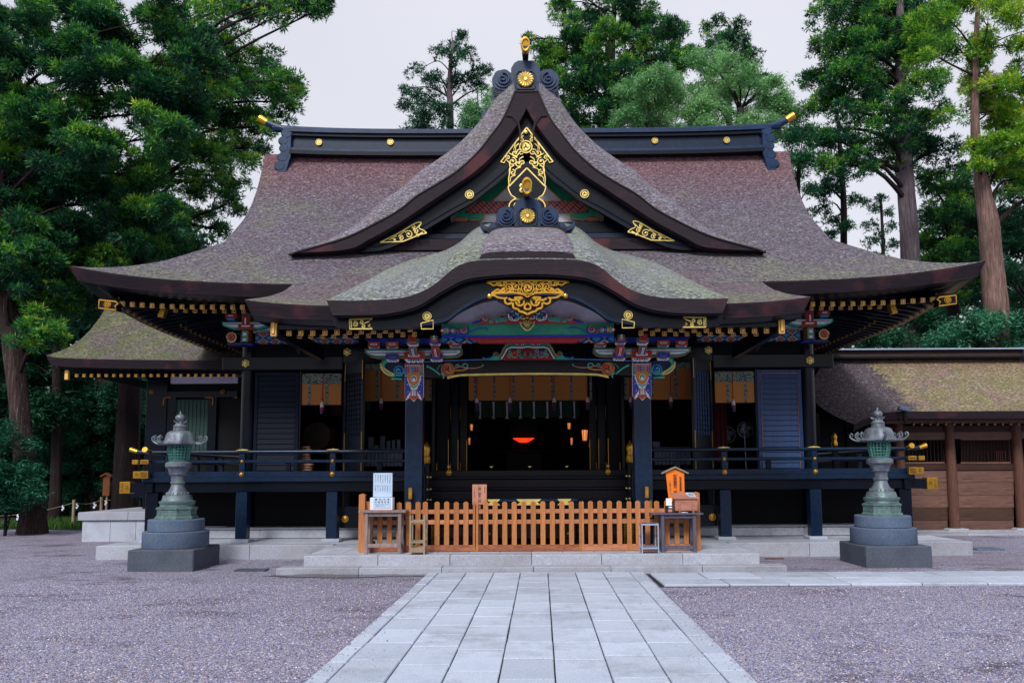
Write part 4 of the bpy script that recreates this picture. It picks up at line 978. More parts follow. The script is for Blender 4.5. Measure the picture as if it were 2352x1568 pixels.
rects('bracket_end', [(1138, 150, 1278, 260, RIM, 0), (1145, 160, 1270, 205, GRE, 1), (1185, 150, 1225, 185, WHI, 2), (1150, 208, 1268, 255, ORA, 1), (1180, 200, 1235, 225, WHI, 2)], PM, KPD-.55)
# curved noses that come forward
for x0, x1, y0, y1, mi in ((685, 860, 372, 565, GRY), (1150, 1320, 372, 575, RED)):
    for s in (-1, 1):
        q = MB(); a = q4(x0, y0, KPD-.4); b_ = q4(x1, y1, KPD-.25); n = 10; z1, z0 = a[1], b_[1]; prof_ = [(KPD-.45+.32*(t**2), z1+(z0-z1)*t) for t in [i/n for i in range(n+1)]]
        xa, xb = -s*a[0], -s*(b_[0]); w_ = xb-xa
        def fr(f0, f1, dy, mi):
            vs = []
            for y, z in prof_: vs += [(xa+w_*f0, y-dy, z), (xa+w_*f1, y-dy, z)]
            m0 = len(vs)
            for y, z in prof_: vs += [(xa+w_*f0, KPD, z), (xa+w_*f1, KPD, z)]
            fs = []
            for i in range(n): fs += [(2*i, 2*i+1, 2*i+3, 2*i+2), (2*i, 2*i+2, m0+2*i+2, m0+2*i), (2*i+1, m0+2*i+1, m0+2*i+3, 2*i+3)]
            fs += [(2*n, 2*n+1, m0+2*n+1, m0+2*n), (0, m0, m0+1, 1)]; q.add(vs, fs, mi)
        fr(0, 1, 0, RIM); fr(.06, .94, .006, mi)
        vs = []
        for f0, f1, dy, m_ in ((.34, .6, .012, WHI), (.43, .51, .018, INK)):
            vs = []; pr = prof_[3:]
            for y, z in pr: vs += [(xa+w_*f0, y-dy, z), (xa+w_*f1, y-dy, z)]
            q.add(vs, [(2*i, 2*i+1, 2*i+3, 2*i+2) for i in range(len(pr)-1)], m_)
        q.build('bracket_nose', PM, hall)
# pillars with their painted heads
PX = q4(787, 1000, KPD)[0]; PXl = abs(PX)
for s in (-1, 1):
    xc = s*PXl; h_ = .172
    q = MB(); q.cbox(xc-h_, xc+h_, KPD, KPD+.34, .34, W(1213, 833, KPD)[1], .02); pil = q.build('canopy_pillar', 'lacquer_blue', hall)
    q = MB(); q.cbox(xc-.26, xc+.26, KPD-.09, KPD+.43, .28, .36, .01); q.build('pillar_base', 'step_stone', hall)
    q = MB(); d = KPD
    def L4(pts, ly, mi): q.prism([(-s*a, b_) for a, b_ in [q4(x, y, d) for x, y in pts]], d-.006-.004*ly, d+.05, mi)
    L4([(597, 715), (985, 715), (985, 1400), (940, 1478), (870, 1420), (780, 1505), (690, 1420), (618, 1478), (597, 1400)], 0, WHI)
    L4([(602, 718), (980, 718), (980, 740), (602, 740)], 1, NAV)
    L4([(602, 742), (980, 742), (980, 905), (602, 905)], 1, PNK)
    for k in range(8): L4([(612+k*47, 790), (636+k*47, 790), (636+k*47, 905), (612+k*47, 905)], 2, (BLU, RED, SKY, GRE)[k % 4]); 
    for k in range(7): x0 = 660+k*41; L4([(x0-8, 750), (x0+8, 750), (x0+8, 766), (x0-8, 766)], 2, WHI)
    L4([(602, 908), (980, 908), (980, 968), (602, 968)], 1, GRE)
    L4([(602, 975), (660, 985), (640, 1040), (720, 1230), (700, 1320), (640, 1400), (602, 1400)], 1, BLU); L4([(980, 975), (925, 985), (940, 1040), (855, 1230), (870, 1320), (930, 1400), (980, 1400)], 1, BLU)
    for (a, b_, c) in ((625, 1010, VER), (630, 1170, PNK), (660, 1150, WHI), (640, 1250, SKY), (665, 1300, WHI), (640, 1350, PNK), (620, 1100, SKY), (640, 1420, PNK), (945, 1010, VER), (945, 1170, PNK), (910, 1150, WHI), (930, 1250, SKY), (905, 1300, WHI), (935, 1350, PNK), (955, 1100, SKY), (935, 1420, PNK), (690, 1250, RED), (880, 1250, RED), (650, 1210, RED), (925, 1215, RED)):
        L4([(a-11, b_), (a, b_-14), (a+11, b_), (a, b_+14)], 2, c)
    L4([(602, 1395), (640, 1405), (618, 1460), (602, 1440)], 2, VER); L4([(980, 1395), (930, 1405), (942, 1460), (980, 1440)], 2, VER)
    L4([(655, 905), (915, 905), (915, 1000), (880, 1130), (782, 1190), (695, 1130), (655, 1000)], 3, ORA); L4([(680, 1110), (690, 1110), (782, 1200), (875, 1110), (890, 1120), (875, 1190), (782, 1255), (690, 1190)], 2, WHI); L4([(690, 1140), (782, 1200), (875, 1140), (865, 1185), (782, 1240), (698, 1185)], 3, TEA)
    cx, cz = q4(785, 1028, d); cx = -s*cx; q.disc(cx, cz, .062, d-.022, d, 22, WHI); q.disc(cx, cz, .050, d-.026, d, 20, GRE); q.disc(cx, cz-.02, .03, d-.03, d, 12, WHI)
    L4([(705, 1250), (782, 1262), (862, 1250), (850, 1390), (782, 1400), (718, 1390)], 2, NAV)
    for k, c in enumerate((PNK, WHI, GLD, WHI, PNK)): x0 = 725+k*28; L4([(x0-7, 1262), (x0+7, 1262), (x0+12-k*0, 1385), (x0-12, 1385)], 3, c)
    L4([(680, 1395), (730, 1378), (782, 1400), (838, 1378), (888, 1395), (862, 1430), (782, 1485), (705, 1430)], 3, VER)
    q.build('painted_head', PM, pil)
    # elephant-trunk carving on the outer side
    q = MB(); d2 = KPD+.02
    def c4s(pts, r_, mi, tp=None, y=None): curve(q, smooth_line([(-s*a, b_) for a, b_ in [q4(x, y_, d2) for x, y_ in pts]], 4), r_, d2 if y is None else y, mi, tp, 6)
    q.prism([(-s*a, b_) for a, b_ in [q4(x, y_, d2) for x, y_ in [(150, 690), (560, 690), (590, 1050), (400, 1040), (330, 960), (200, 860)]]], d2+.03, d2+.2, NAV)
    c4s([(235, 700), (200, 655), (160, 690), (150, 780), (190, 860), (280, 920), (400, 950), (440, 900)], .052, GRE, (1, .8)); c4s([(225, 712), (205, 670), (172, 700), (165, 780), (205, 850), (290, 905), (400, 935)], .022, TEA, None, d2-.03)
    c4s([(130, 730), (120, 790), (150, 850), (210, 910), (290, 950), (380, 955)], .026, GLD, None, d2-.01)
    for k in range(8):
        t = k/7; a, b_ = q4(118+t*230-(1-t)*8, 730+200*t**.7, d2-.02); q.disc(-s*a, b_, .022, d2-.05, d2, 8, GLD, dome=.015)
    x0, z0 = q4(480, 870, d2); x0 *= -s; q.disc(x0, z0, .105, d2-.03, d2+.05, 20, TEA); q.disc(x0, z0, .085, d2-.05, d2, 20, BLU, dome=.02); curve(q, spiral(x0, z0, .06, .9, PI*1.2, s, 14, .3), .016, d2-.075, TEA)
    c4s([(320, 1030), (440, 1030), (540, 1045)], .018, TEA); q.build('carved_nose', PM, hall)
# rainbow beam
RBD = 15.2
zt, zb = W(1213, 829, RBD)[1], W(1213, 866, RBD)[1]
q = MB(); q.strip([(-PXl, zt-.02), (-1.2, zt+.03), (0, zt+.04), (1.2, zt+.03), (PXl, zt-.02)], [(-PXl, zb), (-1.75, zb), (-1.55, zb+.06), (1.55, zb+.06), (PXl, zb)][:5], RBD, RBD+.26)
rb = q.build('rainbow_beam', 'lacquer_brown', hall)
q = MB(); zg = W(1213, 860, RBD)[1]; curve(q, smooth_line([(-1.62, zg-.06), (-1.45, zg-.02), (-1.2, zg), (0, zg+.015), (1.2, zg), (1.45, zg-.02), (1.62, zg-.06)], 5), .028, RBD-.005); q.build('gilt_line', 'gold_bright', rb)
q = MB(); q.tube([(x, RBD-.01, zt+.045-.06*(x/PXl)**2) for x in np.linspace(-PXl+.1, PXl-.1, 20)], .012, 5); q.build('moulding', 'p_sky', rb)
z66 = zc(2.75, 1050, 850)
for s in (-1, 1):
    q = MB(); d = RBD
    def pz(x, y): a, b_ = z66(x, y); a, b_ = W(1213+a, b_, d); return (-s*a, b_)
    cx, cz = pz(193, 200); q.disc(cx, cz, .135, d-.02, d, 26, ORA); q.disc(cx, cz, .115, d-.028, d, 26, NAV)
    for k in range(3): comma(q, cx, cz, .125, 2*PI*k/3, d-.045, d-.02, VER if k % 2 else ORA)
    for pts, r_, mi in (([(48, 175), (80, 190), (115, 215), (140, 235)], .022, TEA), ([(150, 225), (165, 245), (160, 262)], .02, TEA), ([(120, 200), (130, 180), (150, 165)], .016, GRE), ([(235, 190), (280, 180), (330, 190), (390, 190), (430, 178)], .016, PNK), ([(240, 205), (290, 205), (330, 195)], .02, ORA), ([(290, 175), (310, 160), (330, 170), (322, 190), (305, 190)], .015, TEA), ([(430, 178), (436, 170), (428, 166)], .012, TEA), ([(245, 175), (262, 165), (275, 180)], .014, TEA)):
        curve(q, smooth_line([pz(*p) for p in pts], 4), r_, d-.01, mi, (1, .6), 6)
    q.build('painted_scroll', PM, rb)
# frog-leg strut and its carving
z5c = z5(905, 0)[0]
def pf(x, y, d, s): a, b_ = z5(x, y); a, b_ = W(1213+(a-z5c), b_, d); return (-s*a, b_)
FD = 15.15
for s in (-1, 1):
    q = MB()
    def pp(pts): return [pf(x, y, FD, s) for x, y in pts]
    q.prism(pp([(905, 1165), (600, 1165), (555, 1195), (500, 1240), (430, 1400), (455, 1425), (560, 1425), (480, 1420), (555, 1255), (600, 1240), (800, 1240), (905, 1225)][:6]+[(470, 1425), (555, 1265), (600, 1243), (800, 1243), (905, 1230)]), FD-.05, FD+.1, GRE)
    curve(q, pp([(905, 1225), (800, 1238), (640, 1232), (570, 1260), (500, 1380), (470, 1425)]), .013, FD-.055, WHI); curve(q, pp([(905, 1162), (600, 1162), (540, 1200), (470, 1330), (420, 1390)]), .012, FD-.055, ORA)
    q.prism(pp([(160, 1385), (220, 1400), (330, 1370), (440, 1370), (440, 1428), (220, 1428), (175, 1410)]), FD-.03, FD+.08, TEA); q.prism(pp([(170, 1385), (230, 1398), (330, 1375), (300, 1410), (210, 1420)]), FD-.04, FD, BLU)
    for (cx, cz, r, c1, c2) in ((385, 1345, 50, GRE, RED), (685, 1340, 62, ORA, BLU if s > 0 else RED), (600, 1360, 38, TEA, ORA), (800, 1370, 34, TEA, NAV), (905, 1335, 60, PNK, RED), (760, 1290, 30, TEA, RED), (620, 1300, 28, ORA, GRE)):
        x0, z0 = pf(cx, cz, FD, s); r_ = r/118*.142; q.disc(x0, z0, r_, FD-.02, FD+.05, 18, c1); curve(q, spiral(x0, z0, r_*.8, 1.1, .6, s, 14, .25), r_*.2, FD-.03, c2, (1, .7), 6); curve(q, spiral(x0, z0, r_*.98, .8, PI, s, 12, .8), .009, FD-.03, TEA)
    q.prism(pp([(470, 1400), (560, 1260), (905, 1240), (905, 1428), (470, 1428)]), FD+.03, FD+.08, RED)
    q.build('frog_leg_strut', PM, hall)
    q = MB()
    for (x0, y0, x1, y1, mi, l) in ((680, 1095, 865, 1165, RIM, 0), (690, 1100, 858, 1160, BLU, 1), (708, 1110, 838, 1152, SKY, 2), (725, 1124, 818, 1136, INK, 3), (712, 1168, 838, 1190, WHI, 0), (750, 1172, 800, 1200, RED, 1), (722, 1170, 740, 1195, NAV, 1), (812, 1170, 830, 1195, NAV, 1)):
        a = pf(x0, y0, FD-.1, s); b_ = pf(x1, y1, FD-.1, s); q.box(a[0], b_[0], FD-.12-.006*l, FD, b_[1], a[1], mi)
    q.build('bearing_block', PM, hall)
# red under-beam, green beam with painted ends, plaster field, carving
def bar(name, v0, v1, du, d, th, mat, du2=None): return wq([(-du, v0), (du, v0), (du2 or du, v1), (-(du2 or du), v1)], d, th, name, mat)
gb = bar('green_beam', 743, 769, 198, 13.85, .25, 'p_green'); bar('red_beam', 771, 785, 150, 14.0, .2, 'p_red', 110)
bar('blue_line', 769.5, 771, 198, 13.83, .2, 'p_blue')
for s in (-1, 1): wq([(118, 772), (198, 772), (198, 786), (118, 786)], 14.05, .1, 'diamond_beam', 'diamond_beam', s)
wq([(-190, 744), (-165, 722), (-145, 702), (-110, 688), (-60, 680), (0, 678), (60, 680), (110, 688), (145, 702), (165, 722), (190, 744)], 13.95, .05, 'plaster_field', 'p_plaster')
for s in (-1, 1):
    q = MB(); d = 13.82
    for (cx, cz, r, c1, c2) in ((147, 757, 7.5, PNK, NAV), (160, 762, 6, BLU, VER), (170, 759, 5, TEA, RED)):
        x0, z0 = side_pts(s, [(cx, cz)], d)[0]; r_ = r/119; q.disc(x0, z0, r_, d-.012, d, 16, c1); curve(q, spiral(x0, z0, r_*.75, 1.2, .4, s, 14, .2), r_*.17, d-.015, c2)
    for k in range(5):
        a = 172+k*6; q.prism(side_pts(s, [(a, 750), (a+6, 758), (a, 766), (a-6, 758)], d), d-.008-.001*(k % 2), d, (RED, BLU, ORA, TEA, RED)[k]); q.prism(side_pts(s, [(a, 754), (a+3, 758), (a, 762), (a-3, 758)], d), d-.014, d, (WHI, SKY, GLD, PNK, WHI)[k])
    curve(q, side_pts(s, smooth_line([(140, 764), (125, 758), (110, 752), (96, 752), (92, 757)], 4), d), .009, d-.005, BLU); curve(q, side_pts(s, [(138, 750), (134, 762), (142, 768), (190, 768)], d), .012, d-.005, BLU)
    q.build('painted_scroll', PM, gb)
    q = MB(); d = 13.78
    def pd5(x, y): return pf(x, y, d, s)
    q.prism([pd5(*p) for p in [(905, 835), (905, 690), (790, 700), (760, 640), (700, 625), (640, 650), (580, 650), (560, 720), (480, 700), (390, 780), (270, 800), (240, 720), (190, 700), (155, 750), (100, 790), (0, 815), (0, 835)]], d, d+.08, RED)
    for (cx, cz, r, c1, c2) in ((660, 715, 75, GRE, BLU), (705, 740, 60, TEA, GRE), (640, 700, 45, PNK, RED), (215, 755, 42, PNK, RED), (535, 770, 34, TEA, GRE), (475, 775, 34, TEA, GRE), (415, 785, 32, TEA, GRE), (310, 800, 28, TEA, GRE), (740, 660, 30, BLU, TEA), (820, 740, 30, TEA, RED)):
        x0, z0 = pd5(cx, cz); r_ = r/118*.137; q.disc(x0, z0, r_, d-.02, d+.03, 16, c1); curve(q, spiral(x0, z0, r_*.7, .9, .3, s, 12, .25), r_*.22, d-.035, c2, (1, .6), 6); curve(q, spiral(x0, z0, r_, .8, PI, s, 12, .9), .008, d-.03, WHI if cx > 600 else TEA)
    curve(q, [pd5(*p) for p in [(0, 830), (80, 800), (150, 790), (60, 825)]], .02, d-.01, BLU)
    q.build('painted_carving', PM, hall)
q = MB(); x, z = pf(912, 850, 13.75, 1)
for k in range(5):
    a = PI/2+(k-2)*.62; curve(q, [(x, z-.08), (x+.12*math.cos(a)*.6-.02*math.sin(a), z+.02+.05*math.sin(a)), (x+.13*math.cos(a), z-.02+.07*math.sin(a))], .013, 13.73)
for k in (-1, 0, 1): rosette(q, x+k*.06, z+.12-(.02 if k else 0), .028, 13.73)
curve(q, smooth_line([(x-.13, z+.05), (x-.11, z-.03), (x, z-.12), (x+.11, z-.03), (x+.13, z+.05)], 4), .013, 13.73); q.build('leaf_crest', 'gold_bright', hall)
# ------------------------------------------------------------------ walls, openings and veranda of the hall
def cb(name, x0, x1, y0, y1, z0, z1, mat, parent=None, c=.012, **k):
    q = MB(); q.cbox(x0, x1, y0, y1, z0, z1, c); return q.build(name, mat, parent or hall, **k)
def uz(v, d): return W(1213, v, d)[1]
def ux_(du, d, v=1000): return W(1213+du, v, d)[0]
FD_ = 18.6; FL = 1.74                       # facade plane and floor level
XC = ux_(647, FD_); X2 = ux_(412, FD_)
for s in (-1, 1):
    for X in (XC, X2):
        q = MB(); q.lathe([(.19, .3), (.19, 5.3)], s*X, FD_+.1, 20); q.build('column', 'lacquer', hall, smooth=.6)
    q = MB(); x, z = W(1213+647, 831, FD_-.12); rosette(q, s*x, z, .105, FD_-.14, 0, 1); q.build('rosette', ['gold_bright', 'gold_dark'], hall)
    q = MB(); x, z = W(1213+414, 806, FD_-.12); rosette(q, s*x, z, .105, FD_-.14, 0, 1); q.build('rosette', ['gold_bright', 'gold_dark'], hall)
    zs = uz(850, FD_)
    # lintels
    cb('lintel', s*(X2+.15), s*(XC+.6), FD_-.12, FD_+.1, uz(848, FD_), uz(818, FD_), 'lacquer')
    cb('lintel', s*1.4, s*(X2+.15), FD_-.10, FD_+.1, uz(833, FD_), uz(795, FD_), 'lacquer')
    cb('upper_wall', s*.0, s*(XC+.1), FD_, FD_+.1, uz(832, FD_), uz(740, FD_), 'deep_black')
    cb('upper_wall', s*(X2+.17), s*(XC+.1), FD_-.01, FD_+.09, uz(850, FD_), uz(832, FD_), 'deep_black')
    x0, x1 = ux_(583-1213+1213-583, FD_) if 0 else ux_(628, FD_, 762), ux_(380, FD_, 762)
    # painted diamond frieze and plaster over it
    cb('diamond_beam', s*ux_(395, 18.0), s*ux_(632, 18.0), 17.95, 18.1, uz(786, 18.0), uz(761, 18.0), 'diamond_beam')
    cb('plaster_panel', s*ux_(585, 18.1), s*ux_(640, 18.1), 18.12, 18.2, uz(760, 18.1), uz(730, 18.1), 'p_plaster')
    # louvred shutter
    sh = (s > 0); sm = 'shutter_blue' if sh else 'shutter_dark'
    a, b_ = ux_(527, FD_), ux_(630, FD_); zt, zb = uz(852, FD_), FL+.02
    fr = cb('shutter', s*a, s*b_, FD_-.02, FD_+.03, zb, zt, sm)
    for (p, r_) in ((a, a+.09), (b_-.09, b_)): cb('shutter_frame', s*p, s*r_, FD_-.055, FD_-.022, zb, zt, sm, fr, .008)
    cb('shutter_frame', s*(a+.09), s*(b_-.09), FD_-.055, FD_-.022, zt-.09, zt, sm, fr, .008)
    nsl = 19; hs = (zt-.09-zb)/nsl
    for k in range(nsl):
        q = MB(); z0 = zb+k*hs; x0, x1 = s*(a+.095), s*(b_-.095)
        if x0 > x1: x0, x1 = x1, x0
        q.add([(x0, FD_-.05, z0+.012), (x1, FD_-.05, z0+.012), (x1, FD_-.03, z0+hs-.004), (x0, FD_-.03, z0+hs-.004), (x0, FD_-.02, z0+.012), (x1, FD_-.02, z0+.012), (x1, FD_-.02, z0+hs-.004), (x0, FD_-.02, z0+hs-.004)],
              [(0, 1, 2, 3), (0, 4, 5, 1), (3, 2, 6, 7), (0, 3, 7, 4), (1, 5, 6, 2)]); q.build('slat', sm, fr)
    if sh:
        for p in (a+.1, b_-.1): cb('shutter_trim', s*(p-.004), s*(p+.004), FD_-.062, FD_-.05, zb, zt-.09, 'p_rim', fr, .002)
        cb('shutter_trim', s*(a+.1), s*(b_-.1), FD_-.062, FD_-.05, zt-.10, zt-.085, 'p_rim', fr, .002)
    cb('door_post', s*(ux_(522, FD_)), s*(ux_(527, FD_)), FD_-.05, FD_+.1, FL, zt+.02, 'lacquer')
    # bamboo blinds with brocade borders, cords and tassels
    def blind_(x0, x1, v0, v1, v2, d, bands, tassel, xs=None):
        zt_, zm, zb_ = uz(v0, d), uz(v1, d), uz(v2, d); bl = cb('bamboo_blind', x0, x1, d, d+.025, zb_, zm, 'bamboo_blind', None, .004)
        if zt_ > zm: cb('blind_border', x0, x1, d-.004, d+.028, zm+.001, zt_, 'brocade', bl, .002)
        for t in bands: xm = x0+(x1-x0)*t; cb('blind_border', xm-.035, xm+.035, d-.006, d-.0005, zb_, zt_, 'brocade', bl, .002)
        for t in tassel:
            xm = x0+(x1-x0)*t; q = MB(); q.tube([(xm, d-.02, zt_), (xm, d-.02, zb_+.12)], .008, 5, 0); q.tube([(xm-.05, d-.02, zb_+.14), (xm, d-.03, zb_+.11), (xm+.05, d-.02, zb_+.14)], .007, 4, 0)
            q.lathe([(.012, .13), (.03, .11), (.045, .05), (.05, .0), (.05, -.001)], xm, d-.03, 10, 1, cz=zb_-.06); q.lathe([(.05, .0), (.055, -.07), (.01, -.071)], xm, d-.03, 10, 0, cz=zb_-.06); q.lathe([(.045, -.07), (.05, -.16), (.01, -.161)], xm, d-.03, 10, 2, cz=zb_-.06)
            q.build('tassel', ['cord_red', 'white_cloth', 'p_navy'], bl)
        return bl
    xs0, xs1 = ux_(431, FD_), ux_(522, FD_)
    blind_(s*xs0 if s > 0 else -xs1, s*xs1 if s > 0 else -xs0, 855, 879, 927, FD_-.02, (.33, .78) if s > 0 else (.20, .64), (.45,) if s > 0 else (.53,))
    xs0, xs1 = ux_(255, FD_+.05), ux_(378, FD_+.05)
    blind_(s*xs0 if s > 0 else -xs1, s*xs1 if s > 0 else -xs0, 833, 848, 919, FD_+.05, (.25, .7) if s > 0 else (.24, .62), (.6,) if s > 0 else (.32,))
    xs0, xs1 = ux_(212, 18.9), ux_(238, 18.9)
    blind_(s*xs0 if s > 0 else -xs1, s*xs1 if s > 0 else -xs0, 833, 848, 919, 18.9, (.5,), (.9,) if s > 0 else ())
    # lattice door leaf folded outwards
    leaf = thing  # (kept a part: the leaf belongs to the hall)
    H0, H1 = Vector((s*ux_(421, 18.45), 18.45)), Vector((s*ux_(379, 17.85), 17.85)); dv = (H1-H0); Ln = dv.length; dv.normalize(); nv = Vector((-dv.y, dv.x))
    def lf(name, l0, l1, z0, z1, th, mat, parent=None, off=0):
        q = MB(); vs = []
        for z in (z0, z1):
            for l, t in ((l0, -th), (l1, -th), (l1, th), (l0, th)): p = H0+dv*l+nv*(t+off); vs.append((p.x, p.y, z))
        q.add(vs, [(0, 3, 2, 1), (4, 5, 6, 7), (0, 1, 5, 4), (1, 2, 6, 5), (2, 3, 7, 6), (3, 0, 4, 7)]); return q.build(name, mat, parent or hall)
    zt = uz(828, 18.1); zl0, zl1 = uz(1000, 18.1), uz(855, 18.1)
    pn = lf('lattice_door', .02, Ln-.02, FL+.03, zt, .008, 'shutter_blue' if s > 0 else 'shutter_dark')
    lf('door_frame', 0, .07, FL+.02, zt+.01, .03, 'lacquer', pn); lf('door_frame', Ln-.07, Ln, FL+.02, zt+.01, .03, 'lacquer', pn)
    lf('door_frame', .07, Ln-.07, zl1, zt, .028, 'lacquer', pn); lf('door_frame', .07, Ln-.07, FL+.02, zl0, .028, 'lacquer', pn)
    for k in range(1, 6): l = .07+(Ln-.14)*k/6; lf('lattice_bar', l-.012, l+.012, zl0, zl1, .022, 'lacquer', pn)
    for k in range(1, 13): z = zl0+(zl1-zl0)*k/13; lf('lattice_bar', .07, Ln-.07, z-.015, z+.015, .018, 'lacquer', pn)
    for l in (.01, Ln-.04):
        for z0, z1 in ((zt-.45, zt), (zl0-.35, zl0+.1), (FL+.1, FL+.35)): lf('gilt_strap', l, l+.03, z0, z1, .036, 'gold', pn)
    # inner double doors beside the centre bay
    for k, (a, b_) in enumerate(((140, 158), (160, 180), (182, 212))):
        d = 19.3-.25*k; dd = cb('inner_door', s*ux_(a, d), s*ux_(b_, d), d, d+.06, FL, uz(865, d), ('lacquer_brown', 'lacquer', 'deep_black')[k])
        cb('gilt_strap', s*(ux_(a, d)+.005), s*(ux_(a, d)+.022), d-.012, d-.001, FL+.05, FL+.9, 'gold', dd, .002)
        cb('gilt_strap', s*(ux_(b_, d)-.03), s*(ux_(b_, d)-.015), d-.012, d-.001, FL+.02, FL+.32, 'gold', dd, .002)
        if k < 2: cb('gilt_strap', s*(ux_(b_, d)-.02), s*(ux_(b_, d)-.01), d-.012, d-.001, FL+1.4, FL+1.75, 'gold', dd, .002)
    cb('door_jamb', s*ux_(214, 18.7), s*ux_(222, 18.7), 18.65, 18.85, FL, uz(832, 18.7), 'lacquer')
    # corner bracket on the hall's own columns
    q = MB(); d = 17.9
    def hb(a0, b0, a1, b1, mi, l=0):
        p, r_ = side_pts(s, [(a0, b0), (a1, b1)], d); q.box(p[0], r_[0], d-.01-.012*l, d+.25, r_[1], p[1], mi)
    def arm(pts, mi, l): q.prism(side_pts(s, pts, d), d-.01-.012*l, d+.2, mi)
    hb(-2+647, 763, 671, 783, NAV); hb(633, 785, 690, 787, BLU)
    arm([(594, 736), (702, 736), (700, 744), (680, 751), (616, 751), (598, 745)], TEA, 0); arm([(598, 738), (698, 738), (696, 743), (678, 748), (618, 748), (601, 743)], WHI, 1); hb(600, 741, 696, 742, INK, 2)
    hb(628, 741, 664, 753, RIM, 2); hb(630, 742, 662, 751, RED, 3); hb(636, 745, 656, 748, WHI, 4)
    hb(637, 720, 655, 745, RIM, 4); hb(639, 721, 653, 744, RED, 5); hb(644, 728, 648, 742, WHI, 6)
    hb(634, 706, 658, 714, GRE, 5); hb(637, 714, 655, 719, SKY, 5); hb(668, 717, 694, 727, RIM, 1); hb(669, 718, 693, 726, RED, 2); hb(675, 721, 687, 723, WHI, 3); hb(672, 727, 690, 732, SKY, 2); hb(664, 710, 700, 717, NAV, 0)
    hb(640, 756, 656, 782, RIM, 3); hb(642, 758, 654, 770, TEA, 4); hb(644, 762, 652, 768, WHI, 5); hb(642, 772, 654, 781, TEA, 4); hb(645, 775, 651, 779, WHI, 5)
    x0, z0 = side_pts(s, [(679, 772)], d)[0]; q.disc(x0, z0, .12, d-.04, d+.1, 20, PNK); curve(q, spiral(x0, z0, .09, 1.2, 1, s, 16, .2), .02, d-.06, VER); curve(q, spiral(x0, z0, .115, .9, 0, s, 16, .95), .014, d-.05, GLD)
    hb(660, 765, 672, 786, BLU); hb(655, 783, 690, 789, NAV, 1)
    q.build('corner_bracket', PM, hall)
    # dark lion-head nose under the frieze
    q = MB(); x, z = side_pts(s, [(519, 792)], 17.6)[0]; q.tube([(x, 17.7, z+.1), (x, 17.45, z+.02), (x, 17.35, z-.12), (x, 17.42, z-.22)], [.09, .10, .07, .02], 8); q.tube([(x-.04, 17.36, z+.02), (x, 17.3, z-.05), (x+.03, 17.34, z-.15)], .015, 5, 1); q.build('carved_nose', ['lacquer_brown', 'gold_dark'], hall)
